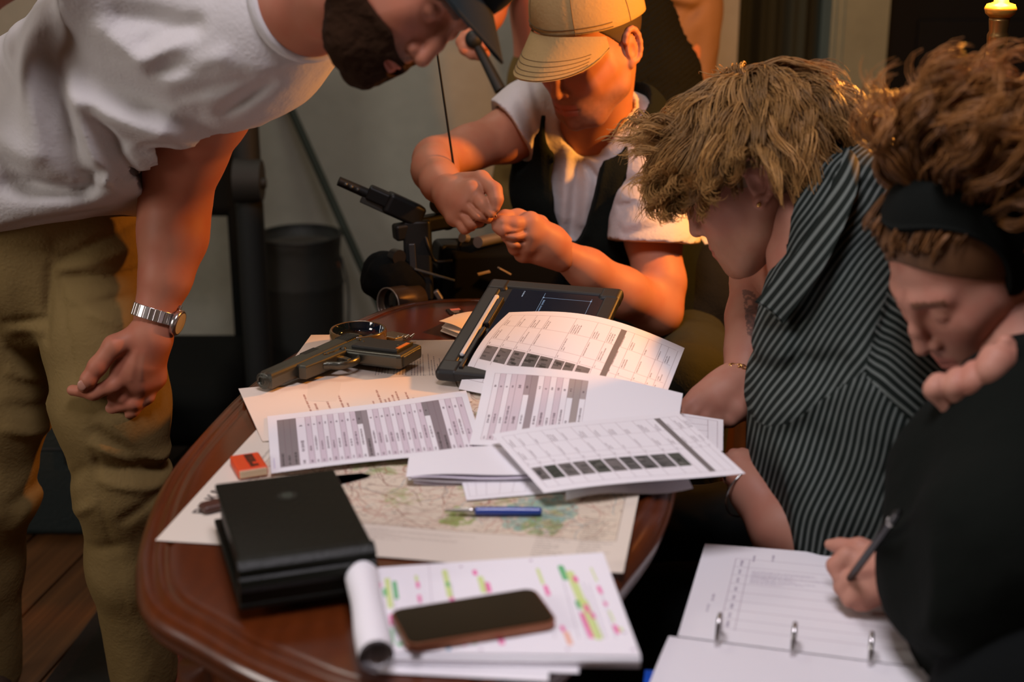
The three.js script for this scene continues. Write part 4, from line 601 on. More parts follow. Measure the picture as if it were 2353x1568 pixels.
// cap: crown + brim in a head's own axes
function capParts(H, o = {}) {
  const b = o.bottom ?? 0.03, P = [], I = [], n = 48, m = 16, grow = o.grow ?? 0.010; const rx = 0.076 + grow, rz = 0.098 + grow, ry = o.height ?? 0.105;
  const crownAt = (a, t) => { const e = Math.pow(Math.cos(t * Math.PI / 2), o.square ?? 0.55), yy = b + (ry + 0.0) * Math.sin(t * Math.PI / 2) * (1 + 0.06 * Math.cos(a)); const tilt = -0.02 * Math.cos(a) * (1 - t) * (o.tilt ?? 1); const dent = 1 + 0.012 * Math.sin(a * 6 + 1) * (1 - t) + 0.01 * Math.sin(a * 3 + t * 5); return [rx * e * Math.sin(a) * dent, yy - tilt, -0.012 + rz * e * Math.cos(a) * dent]; };
  for (let s = 0; s < 2; s++) for (let j = 0; j <= m; j++) for (let i = 0; i < n; i++) { const a = i / n * Math.PI * 2, q = crownAt(a, j / m); const k = s ? 0.972 : 1; P.push(q[0] * k, b + (q[1] - b) * k, -0.012 + (q[2] + 0.012) * k); }
  for (let s = 0; s < 2; s++) for (let j = 0; j < m; j++) for (let i = 0; i < n; i++) { const o2 = s * n * (m + 1), a = o2 + j * n + i, c = o2 + j * n + (i + 1) % n, d = a + n, e = c + n; if (s) I.push(a, e, c, a, d, e); else I.push(a, c, e, a, e, d); }
  for (let i = 0; i < n; i++) { const a = i, c = (i + 1) % n, d = a + n * (m + 1), e = c + n * (m + 1); I.push(a, e, c, a, d, e); }
  const g = new THREE.BufferGeometry(); g.setAttribute('position', new THREE.Float32BufferAttribute(P, 3)); g.setIndex(I); g.computeVertexNormals();
  const M = basis(H.c, H.l.map(v => v * H.s), H.u.map(v => v * H.s), H.f.map(v => v * H.s)); g.applyMatrix4(M);
  // brim
  const L = o.brim ?? 0.072, half = o.half ?? 1.12, nu = 40, nv = 12, Q = [], J = [], th = 0.003;
  const brimAt = (u, v) => { const a = (u * 2 - 1) * half; const q = crownAt(a, 0.0); const ext = L * Math.pow(Math.max(0, 1 - Math.pow(Math.abs(u * 2 - 1), 2.6)), 0.6); const droop = (o.slope ?? 0.35); const side = Math.pow(Math.abs(u * 2 - 1), 2) * (o.curve ?? 0.022); return [q[0] * (1 + 0.02 * v), q[1] - droop * ext * v - side * (0.35 + 0.65 * v), q[2] + ext * v]; };
  for (let s = 0; s < 2; s++) for (let j = 0; j <= nv; j++) for (let i = 0; i <= nu; i++) { const q = brimAt(i / nu, j / nv); Q.push(q[0], q[1] - s * th, q[2]); }
  const W = nu + 1, oo = W * (nv + 1); for (let j = 0; j < nv; j++) for (let i = 0; i < nu; i++) { const a = j * W + i, c = a + 1, d = a + W, e = d + 1; J.push(a, e, c, a, d, e, oo + a, oo + c, oo + e, oo + a, oo + e, oo + d); }
  const rim = (a, c) => J.push(a, c, oo + c, a, oo + c, oo + a); for (let i = 0; i < nu; i++) rim(nv * W + i, nv * W + i + 1);
  const br = new THREE.BufferGeometry(); br.setAttribute('position', new THREE.Float32BufferAttribute(Q, 3)); br.setIndex(J); br.computeVertexNormals(); br.applyMatrix4(M);
  const stitch = [0.58, 0.7, 0.82, 0.92].map(v => { const pts = []; for (let i = 3; i <= nu - 3; i++) { const q = brimAt(i / nu, v); pts.push([q[0], q[1] + 0.0004, q[2]]); } const t = tube(pts, 0.0006, 60, 5); t.applyMatrix4(M); return t; });
  const band = [0.0, 0.05].map(tt => { const pts = []; for (let i = 0; i <= 30; i++) { const a = (i / 30 * 2 - 1) * (half + 0.15); const q = crownAt(a, tt + 0.02); pts.push([q[0] * 1.006, q[1], (q[2] + 0.012) * 1.006 - 0.012]); } const t = tube(pts, 0.0008, 60, 5); t.applyMatrix4(M); return t; });
  const seams = [-0.55, 0.55, 1.6, -1.6, Math.PI].map(a => { const pts = []; for (let i = 0; i <= 14; i++) { const q = crownAt(a, i / 15); pts.push([q[0] * 1.004, q[1], (q[2] + 0.012) * 1.004 - 0.012]); } const t = tube(pts, 0.0008, 30, 5); t.applyMatrix4(M); return t; });
  const bt = crownAt(0, 1); const button = new THREE.SphereGeometry(0.007, 16, 10); button.scale(1, 0.6, 1); button.translate(bt[0], bt[1], bt[2]); button.applyMatrix4(M);
  return { crown: g, brim: br, stitch, band, seams, button };
}
// hair: locks of thin strands; roots in head axes, curve by length, pull and curl
function hairGeo(H, locks, o) {
  const P = [], N = [], C = [], I = []; const sides = 4; const S = o.steps ?? 14;
  const cr = (p) => { const q = [p[0] / 0.079, (p[1] - 0.036) / 0.087, (p[2] + 0.014) / 0.1]; return Math.hypot(q[0], q[1], q[2]); };
  const grav = H.toL(H.c[0], H.c[1] - 1, H.c[2]).map(v => v); const gl = nrm3(grav);
  for (const lk of locks) for (let s = 0; s < (lk.n ?? 8); s++) {
    const sp = lk.spread ?? 0.006; const off = [rr(-sp, sp), rr(-sp, sp), rr(-sp, sp)]; let p = add3(lk.p, off);
    let d = nrm3(lk.d); const L = lk.len * rr(0.8, 1.1), st = L / S; const ph = (lk.ph ?? 0) + rr(-0.35, 0.35), fr = lk.freq ?? 60, am = (lk.amp ?? 0.006) * rr(0.7, 1.2); const tint = rr(0.75, 1.2), lt = lk.tint ?? 1;
    const pts = []; for (let i = 0; i <= S; i++) {
      const t = i / S; let a = nrm3(cross3(d, [0.3, 0.5, 0.81])); const b = cross3(d, a); const w = am * sstep(0.05, 0.45, t); const q = add3(add3(p, a, w * Math.cos(ph + fr * t * L)), b, w * Math.sin(ph + fr * t * L)); pts.push(add3(q, off, -0.8 * t * (lk.clump ?? 1)));
      if (lk.surf) { const n = nrm3([p[0] / 0.0062, (p[1] - 0.036) / 0.0076, (p[2] + 0.014) / 0.01]), w = sub3(p, lk.whorl), tt = nrm3(add3(w, n, -dot3(w, n))); d = nrm3(add3(d, tt, lk.surf)); }
      d = nrm3(add3(add3(d, gl, (lk.pull ?? 0.16) * (lk.late ? t : 1)), lk.flow ?? [0, 0, 0], lk.fl ?? 0)); p = add3(p, d, st); if (lk.floor !== undefined && p[1] < lk.floor && p[2] > -0.045) { d = nrm3([d[0] + Math.sign(p[0]) * 0.5, Math.max(d[1], 0.02), d[2] - 0.25]); p[1] = Math.max(p[1], lk.floor - 0.006); } const e = cr(p); const lim = (lk.lift ?? 1.06); if (e < lim) { const k = lim / e; p = [p[0] * k, 0.036 + (p[1] - 0.036) * k, -0.014 + (p[2] + 0.014) * k]; }
    }
    const base = P.length / 3; const r0 = (o.r ?? 0.0011) * rr(0.7, 1.3);
    for (let i = 0; i <= S; i++) { const q = pts[i], t = i / S; const tg = nrm3(sub3(pts[Math.min(S, i + 1)], pts[Math.max(0, i - 1)])); const a = nrm3(cross3(tg, Math.abs(tg[1]) > 0.9 ? [1, 0, 0] : [0, 1, 0])), b = cross3(tg, a); const r = r0 * (1 - 0.75 * t * t); const cc = o.color(q, t, tint * lt);
      for (let k = 0; k < sides; k++) { const an = k / sides * 6.283, n = add3([a[0] * Math.cos(an), a[1] * Math.cos(an), a[2] * Math.cos(an)], b, Math.sin(an)); const v = add3(q, n, r); P.push(v[0], v[1], v[2]); N.push(n[0], n[1], n[2]); C.push(cc[0], cc[1], cc[2]); } }
    for (let i = 0; i < S; i++) for (let k = 0; k < sides; k++) { const A = base + i * sides + k, B = base + i * sides + (k + 1) % sides, D = A + sides, E = B + sides; I.push(A, B, E, A, E, D); }
  }
  const g = new THREE.BufferGeometry(); g.setAttribute('position', new THREE.Float32BufferAttribute(P, 3)); g.setAttribute('normal', new THREE.Float32BufferAttribute(N, 3)); g.setAttribute('color', new THREE.Float32BufferAttribute(C, 3)); g.setIndex(I);
  const M = basis(H.c, H.l.map(v => v * H.s), H.u.map(v => v * H.s), H.f.map(v => v * H.s)); g.applyMatrix4(M); return g;
}
const hairMat = new THREE.MeshPhysicalMaterial({ color: 0xffffff, vertexColors: true, roughness: 0.45, specularIntensity: 0.6 });

// ---------- person bending over the table on the left ----------
{
  const P = thing('person', 'person in white t-shirt and khaki trousers bending over the table, silver wristwatch', 'person', 'people around the table');
  const skin = [0.42, 0.16, 0.095], tone = skinTone(skin);
  const H = headFrame([-0.1033,1.2382,-1.72], [0.88,0.4612,0.0604], [0.42,-0.7314,0.5321], 1.04);
  // head, neck, arms, core: one surface
  const neck = [[H.toW([0, -0.045, -0.03]), 0.062], [[-0.204,1.3223,-1.82], 0.062], [[-0.2759,1.3001,-1.9], 0.07]];
  const core = [[[-0.2759,1.3001,-1.9], 0.07], [[-0.4102,1.2552,-2.02], 0.10], [[-0.6103,1.1319,-2.16], 0.085], [[-0.7815,0.9721,-2.25], 0.08]];
  const arm = [[[-0.3478,1.2426,-1.97], 0.06], [[-0.4447,1.134,-2.06], 0.062], [[-0.4863,1.0698,-2.1], 0.06], [[-0.5147,0.9773,-2.13], 0.05], [[-0.5169,0.9311,-2.11], 0.049], [[-0.5268,0.8727,-2.085], 0.036], [[-0.5421,0.8254,-2.07], 0.026], [[-0.5457,0.8062,-2.065], 0.0265]];
  const armR = [[[-0.5002,1.3557,-2], 0.06], [[-0.6096,1.3704,-1.92], 0.052], [[-0.69,1.3344,-1.88], 0.045], [[-0.7679,1.2217,-1.9], 0.03]];
  const body = uni(0.03, chain(neck, 0.03), chain(core, 0.04), chain([core[1], arm[0]], 0.03), chain([core[1], armR[0]], 0.03), chain(arm, 0.025), chain(armR, 0.025));
  const [lo, hi] = bounds([neck, core, arm, armR], 0.02);
  const d = 2.055;
  const hf = uni(0.016, chain([[[-0.5445,0.8131,-2.065], 0.026], [[-0.5506,0.7869,-2.06], 0.028], [[-0.5656,0.7502,-2.055], 0.030]], 0.02),
    chain([[[-0.5506,0.7869,-2.06], 0.026], [[-0.5886,0.7378,-2.05], 0.022]], 0.02), chain([[[-0.5489,0.7818,-2.065], 0.024], [[-0.5516,0.7202,-2.07], 0.017]], 0.02),
    chain([[[-0.5889,0.7343,-2.05], 0.019], [[-0.5715,0.7184,-2.055], 0.019], [[-0.5532,0.7188,-2.068], 0.016]], 0.02));
  const fg = fingers([
    [[[-0.5677,0.7902,-2.05], 0.020], [[-0.598,0.7829,-2.03], 0.0155], [[-0.6226,0.7538,-2.02], 0.0135], [[-0.6361,0.7348,-2.015], 0.0115], [[-0.6451,0.7223,-2.015], 0.009]], // thumb
    [[[-0.5889,0.734,-2.045], 0.0155], [[-0.6061,0.7196,-2.03], 0.0115], [[-0.6339,0.7095,-2.025], 0.0105], [[-0.6675,0.7119,-2.03], 0.0085]],
    [[[-0.5782,0.7181,-2.05], 0.0145], [[-0.5976,0.694,-2.05], 0.0115], [[-0.6324,0.686,-2.06], 0.0105], [[-0.6624,0.6889,-2.06], 0.0085]],
    [[[-0.5647,0.7124,-2.058], 0.0135], [[-0.581,0.6847,-2.05], 0.0108], [[-0.6173,0.6755,-2.05], 0.0098], [[-0.6521,0.6693,-2.055], 0.0078]],
    [[[-0.5533,0.7174,-2.068], 0.0125], [[-0.5616,0.6903,-2.06], 0.0095], [[-0.5856,0.6685,-2.055], 0.0086], [[-0.6132,0.6527,-2.055], 0.0066]]], 0.004);
  const hand = creased(uni(0.008, hf, fg), [[[-0.579,0.7728,-2.05], [-0.5965,0.7378,-2.05], 0.006, -0.0016], [[-0.5645,0.7728,-2.05], [-0.5759,0.7308,-2.05], 0.005, 0.0012], [[-0.5526,0.7728,-2.05], [-0.5593,0.7308,-2.05], 0.005, 0.0012]]);
  const hg = nets(hand, [-0.7214,0.6141,-2.12].map((v, i) => v - 0.02), [-0.4913,0.8526,-1.98].map((v, i) => v + 0.03), 0.003);
  // nail of the thumb
  const bg = nets(body, lo, hi, 0.009);
  part('body', joinColored([headGeo(H, { jaw: 0.056 }, faceColor(skin, { brow: [0.06, 0.03, 0.015], beard: [0.05, 0.026, 0.014], beardAmount: 0.7 })), colored(bg, tone), colored(hg, tone)]), skinMat, P);
  const nail = ellip([-0.6442,0.7286,-2.005], [0.007, 0.0085, 0.003]); part('thumb_nail', nets(nail, [-0.6621,0.71,-2.02], [-0.6249,0.7495,-1.985], 0.0012), mat([0.46, 0.22, 0.155], 0.4), P);
  // beard
  const fh = headField({ jaw: 0.056, ears: false });
  const bf = (x, y, z) => { const X = Math.abs(x); let q = fh(x, y, z) - 0.0025 - 0.005 * fbm(x * 110, y * 110, z * 110, 3) - 0.004 * sstep(-0.08, -0.11, y); const lim = y + 0.047 + 0.3 * (X - 0.05) - 0.55 * Math.max(0, 0.045 - z); q = smax(q, lim, 0.006); q = smax(q, -(z + 0.004), 0.004); const mouth = ellip([0, -0.0705, 0.108], [0.022, 0.008, 0.03])(x, y, z); q = smax(q, -mouth, 0.004); q = smax(q, -ellip([0.0, -0.03, 0.1], [0.05, 0.026, 0.05])(x, y, z), 0.008); return q; };
  const bgm = nets(bf, [-0.09, -0.15, -0.02], [0.09, 0.01, 0.13], 0.0025); bgm.applyMatrix4(basis(H.c, H.l.map(v => v * H.s), H.u.map(v => v * H.s), H.f.map(v => v * H.s)));
  part('beard', bgm, mat([0.022, 0.0095, 0.004], 1.0, { specularIntensity: 0.2 }), P, 'short dark brown beard');
  // hair under the cap
  const hairF = (x, y, z) => { let q = ellip([0, 0.034, -0.016], [0.079, 0.086, 0.1])(x, y, z); q = smax(q, -(0.03 - z + 0.6 * (0.02 - y) * 0), 0.004) ; return smax(q, z - 0.035 - 0.5 * (y - 0.02), 0.004); };
  const hg2 = nets(hairF, [-0.1, -0.09, -0.14], [0.1, 0.14, 0.12], 0.004); hg2.applyMatrix4(basis(H.c, H.l.map(v => v * H.s), H.u.map(v => v * H.s), H.f.map(v => v * H.s)));
  part('hair', hg2, mat([0.05, 0.026, 0.014], 0.8), P);
  const cp = capParts(H, { bottom: 0.04, grow: 0.012, height: 0.10, brim: 0.06, slope: 0.25, curve: 0.02 }); const cm = cloth([0.018, 0.023, 0.024], 0.95);
  const cap = part('cap', cp.crown, cm, P, 'dark grey cap'); part('brim', cp.brim, cm, cap); for (const s of cp.seams) part('seam', s, cm, cap);
  // t-shirt
  const tor = [[[-0.784,0.8895,-2.235], 0.150], [[-0.769,0.9855,-2.22], 0.150], [[-0.6901,1.0805,-2.19], 0.150], [[-0.564,1.1698,-2.12], 0.145], [[-0.4566,1.2331,-2.06], 0.137], [[-0.3782,1.2718,-2], 0.115], [[-0.3092,1.295,-1.93], 0.083]];
  const wide = [[[-0.5112,1.3421,-2.04], 0.10], [[-0.4363,1.2891,-2.04], 0.12], [[-0.3523,1.2445,-1.98], 0.092]];
  const slv = [[[-0.3518,1.2391,-1.975], 0.092], [[-0.4049,1.1756,-2.03], 0.098], [[-0.4739,1.0781,-2.09], 0.108]];
  const slvR = [[[-0.5002,1.3557,-2], 0.09], [[-0.5822,1.364,-1.94], 0.09]];
  let shirt = uni(0.07, chain(tor, 0.06), chain(wide, 0.05), cutPlane(chain(slv, 0.03), [-0.4724,1.111,-2.07], [0.4,-0.856,0.2781], 0.006), cutPlane(chain(slvR, 0.03), [-0.5804,1.353,-1.94], [-1, 0.15, 0], 0.006));
  shirt = carve(shirt, chain([[[-0.4447,1.134,-2.06], 0.082], [[-0.4833,1.0665,-2.1], 0.09]], 0.02), 0.004); // sleeve opening
  shirt = carve(shirt, chain([[[-0.2759,1.3001,-1.9], 0.072], [[-0.204,1.3223,-1.82], 0.074]], 0.02), 0.006); // neck opening
  shirt = cutPlane(shirt, [-0.7714,0.9011,-2.2], [0.24,-0.8976,0.3442], 0.006);
  const F = (a, b, w, m) => [a, b, w, m];
  shirt = creased(shirt, [
    F([-0.666,1.2764,-2.05], [-0.6699,1.0852,-2.05], 0.022, 0.020), F([-0.6212,1.2644,-2.05], [-0.6208,1.1042,-2.05], 0.026, -0.018),
    F([-0.6109,1.2098,-2.05], [-0.577,1.0275,-2.05], 0.02, 0.020), F([-0.5766,1.1418,-2.05], [-0.5526,1.0533,-2.05], 0.016, -0.020), F([-0.6369,1.1975,-2.05], [-0.6109,1.0404,-2.05], 0.018, -0.014),
    F([-0.6025,1.1667,-2.05], [-0.4644,1.1126,-2], 0.020, 0.022), F([-0.5754,1.1914,-2.05], [-0.4313,1.1493,-2], 0.022, -0.016), F([-0.5516,1.1042,-2.05], [-0.4896,1.0915,-2.05], 0.018, -0.012),
    F([-0.5321,1.2571,-2], [-0.481,1.2186,-2], 0.018, 0.016), F([-0.5063,1.2806,-2], [-0.4173,1.2689,-2], 0.016, -0.016), F([-0.4868,1.2216,-2], [-0.4241,1.2571,-2], 0.014, 0.014), F([-0.4728,1.2483,-2], [-0.4051,1.2718,-2], 0.012, -0.012),
    F([-0.4696,1.2097,-2], [-0.3967,1.2156,-2], 0.013, -0.010), F([-0.4523,1.1977,-2], [-0.3715,1.2335,-2], 0.012, 0.010), F([-0.4418,1.1736,-2], [-0.349,1.2037,-2], 0.012, -0.009), F([-0.3884,1.1524,-2], [-0.3222,1.1947,-2], 0.010, -0.012),
    F([-0.7252,1.2402,-2.05], [-0.7065,1.1852,-2.05], 0.014, 0.012), F([-0.7286,1.2098,-2.05], [-0.696,1.1667,-2.05], 0.012, -0.010),
    F([-0.7439,1.0725,-2.05], [-0.71,1.034,-2.05], 0.02, -0.018), F([-0.7362,1.0275,-2.05], [-0.6289,1.0178,-2.05], 0.014, -0.022), F([-0.6286,1.0211,-2.05], [-0.5843,1.0533,-2.05], 0.012, -0.018), F([-0.7404,1.1042,-2.05], [-0.6699,1.0533,-2.05], 0.03, 0.016), F([-0.634,1.0308,-2.05], [-0.5889,1.0372,-2.05], 0.008, 0.012), F([-0.7525,0.9951,-2.05], [-0.6054,0.9951,-2.05], 0.02, 0.008), F([-0.7561,0.9623,-2.05], [-0.6267,0.9722,-2.05], 0.008, -0.005), F([-0.758,0.9458,-2.05], [-0.6012,0.9702,-2.05], 0.006, 0.004)
  ], -2.3);
  shirt = wrinkled(shirt, 0.004, 14, 14, 14, 3);
  const [sl, sh] = bounds([tor, wide, slv, slvR], 0.03); part('t_shirt', boxUV(nets(shirt, sl, sh, 0.0075), 4), cloth([0.56, 0.53, 0.52], 0.92), P, 'white cotton t-shirt');
  // neck band
  { const a = [-0.2759,1.3001,-1.9], ax = nrm3(sub3([-0.204,1.3223,-1.82], a)); const g = new THREE.TorusGeometry(0.076, 0.0065, 10, 60); const [x, y, z] = frameAlong(a, add3(a, ax)); g.rotateX(Math.PI / 2); g.scale(1, 1.6, 1); g.applyMatrix4(basis(add3(a, ax, 0.008), x, y, z)); part('neck_band', g, cloth([0.60, 0.575, 0.575], 0.92), P); }
  // trousers
  const L1 = [[[-0.6874,0.869,-2.23], 0.108], [[-0.6551,0.7625,-2.17], 0.092], [[-0.6408,0.6512,-2.13], 0.087], [[-0.6336,0.5151,-2.13], 0.074], [[-0.6421,0.3507,-2.16], 0.066], [[-0.6479,0.1268,-2.2], 0.060]];
  const L2 = [[[-0.8502,0.8586,-2.27], 0.108], [[-0.8516,0.7403,-2.24], 0.092], [[-0.8636,0.6174,-2.22], 0.086], [[-0.8956,0.4632,-2.23], 0.078], [[-0.9404,0.2947,-2.27], 0.068], [[-0.9696,0.0606,-2.31], 0.062]];
  const hip = [[[-0.7746,0.9764,-2.23], 0.138], [[-0.783,0.9279,-2.24], 0.140], [[-0.7727,0.8724,-2.245], 0.140]];
  let tr = uni(0.03, chain(hip, 0.05), chain(L1, 0.035), chain(L2, 0.035));
  tr = uni(0.02, tr, chain([hip[2], L1[0]], 0.04), chain([hip[2], L2[0]], 0.04)); tr = cutPlane(tr, [-0.7616,1.007,-2.2], [0, 1, 0], 0.006);
  tr = creased(tr, [
    F([-0.6871,0.8685,-2.1], [-0.5647,0.8582,-2.1], 0.0072, -0.00744), F([-0.6877,0.896,-2.1], [-0.5776,0.9437,-2.1], 0.008, -0.0062), F([-0.6824,0.8823,-2.1], [-0.5678,0.9029,-2.1], 0.0112, 0.00744), F([-0.6798,0.8408,-2.1], [-0.6031,0.7988,-2.1], 0.0096, 0.0062), F([-0.6677,0.8269,-2.1], [-0.5667,0.8338,-2.1], 0.008, -0.00558),
    F([-0.709,0.8823,-2.1], [-0.723,0.7705,-2.1], 0.008, -0.00868), F([-0.6971,0.8685,-2.1], [-0.6709,0.7205,-2.1], 0.0048, -0.00372),
    F([-0.6372,0.6404,-2.1], [-0.5614,0.551,-2.1], 0.0112, -0.00868), F([-0.642,0.5848,-2.1], [-0.5516,0.5435,-2.1], 0.0104, -0.00992), F([-0.646,0.6183,-2.1], [-0.5534,0.5661,-2.1], 0.0112, 0.00806), F([-0.6412,0.5548,-2.1], [-0.5632,0.5283,-2.1], 0.0096, 0.00744), F([-0.6159,0.4825,-2.1], [-0.5568,0.5207,-2.1], 0.0096, -0.0062),
    F([-0.7168,0.5283,-2.1], [-0.6708,0.5736,-2.1], 0.0096, -0.00558), F([-0.7114,0.4748,-2.1], [-0.6623,0.5131,-2.1], 0.0096, 0.00558), F([-0.6926,0.4127,-2.1], [-0.6345,0.4283,-2.1], 0.0112, -0.00558), F([-0.6496,0.6551,-2.1], [-0.6381,0.3015,-2.1], 0.0048, -0.00248),
    F([-0.7986,0.7348,-2.1], [-0.7358,0.6843,-2.1], 0.0096, -0.00868), F([-0.8026,0.6988,-2.1], [-0.7422,0.6551,-2.1], 0.0096, 0.00744), F([-0.8091,0.6404,-2.1], [-0.7475,0.6034,-2.1], 0.0112, -0.00806), F([-0.8132,0.6034,-2.1], [-0.7548,0.5661,-2.1], 0.0112, 0.00744), F([-0.8292,0.4594,-2.1], [-0.7723,0.4978,-2.1], 0.0112, -0.00744), F([-0.8353,0.4049,-2.1], [-0.7861,0.4671,-2.1], 0.0128, 0.00744), F([-0.7922,0.7917,-2.1], [-0.7242,0.7988,-2.1], 0.0064, -0.00496), F([-0.7946,0.7705,-2.1], [-0.7327,0.7811,-2.1], 0.0096, 0.0062)
  ], -2.4);
  tr = wrinkled(tr, 0.0035, 20, 9, 20, 7); tr = cutPlane(tr, [0, 0.03, 0], [0, -1, 0], 0.004);
  const [tl, th] = bounds([L1, L2, hip], 0.03); const khaki = cloth([0.20, 0.135, 0.05], 0.9);
  const trg = part('trousers', boxUV(nets(tr, tl, th, 0.008), 4), khaki, P, 'khaki chino trousers');
  for (const L of [L1, L2]) { const a = L[5][0]; const heel = [a[0], 0.055, a[2]], toe = [a[0] + 0.05, 0.045, a[2] + 0.19]; const f = uni(0.03, chain([[a, 0.045], [heel, 0.045]], 0.02), chain([[heel, 0.045], [toe, 0.035]], 0.03)); const s = cutPlane(f, [0, 0.0125, 0], [0, -1, 0], 0.004); const b = bounds([[[a, 0.06], [heel, 0.06], [toe, 0.06]]], 0.01); part('shoe', nets(s, b[0], b[1], 0.007), mat([0.05, 0.03, 0.02], 0.5), P); }
  // watch
  const wa = [-0.5433,0.8212,-2.068], wax = nrm3(sub3([-0.5268,0.8727,-2.085], wa)); const steel = mat([0.62, 0.58, 0.57], 0.22, { metalness: 0.95 });
  const watch = new THREE.Group(); watch.name = 'wristwatch'; P.add(watch); watch.userData.label = 'steel bracelet watch';
  const [wx, wy, wz] = frameAlong(wa, add3(wa, wax), [0, 0, 1]); const R = 0.0325;
  for (let i = 0; i < 26; i++) { const a = i / 26 * Math.PI * 2; const g = rbox(0.0075, 0.0195, 0.0032, 0.0012); g.translate(0, 0, R); g.rotateY(a); g.applyMatrix4(basis(wa, wx, wy, wz)); part('link', g, steel, watch); }
  // case on the outer side of the wrist (towards the right of the picture)
  const out = nrm3([0.93, -0.28, 0.22]); const cc = add3(wa, out, 0.034);
  part('watch_case', lathe([[0.001, 0], [0.017, 0], [0.0205, 0.002], [0.0208, 0.007], [0.019, 0.0095], [0.0165, 0.010], [0.001, 0.010]], cc, out, 40), steel, watch);
  part('dial', lathe([[0.0001, 0.0102], [0.0165, 0.0102]], cc, out, 40), mat([0.55, 0.5, 0.42], 0.3), watch, 'pale dial');
  part('crystal', lathe([[0.0001, 0.0122], [0.010, 0.0119], [0.0168, 0.0104]], cc, out, 40), mat([1, 1, 1], 0.03, { transmission: 1, thickness: 0 }), watch);
  part('crown_knob', rod(add3(cc, nrm3(cross3(out, wz)), -0.021), add3(cc, nrm3(cross3(out, wz)), -0.026), 0.003), steel, watch);
}

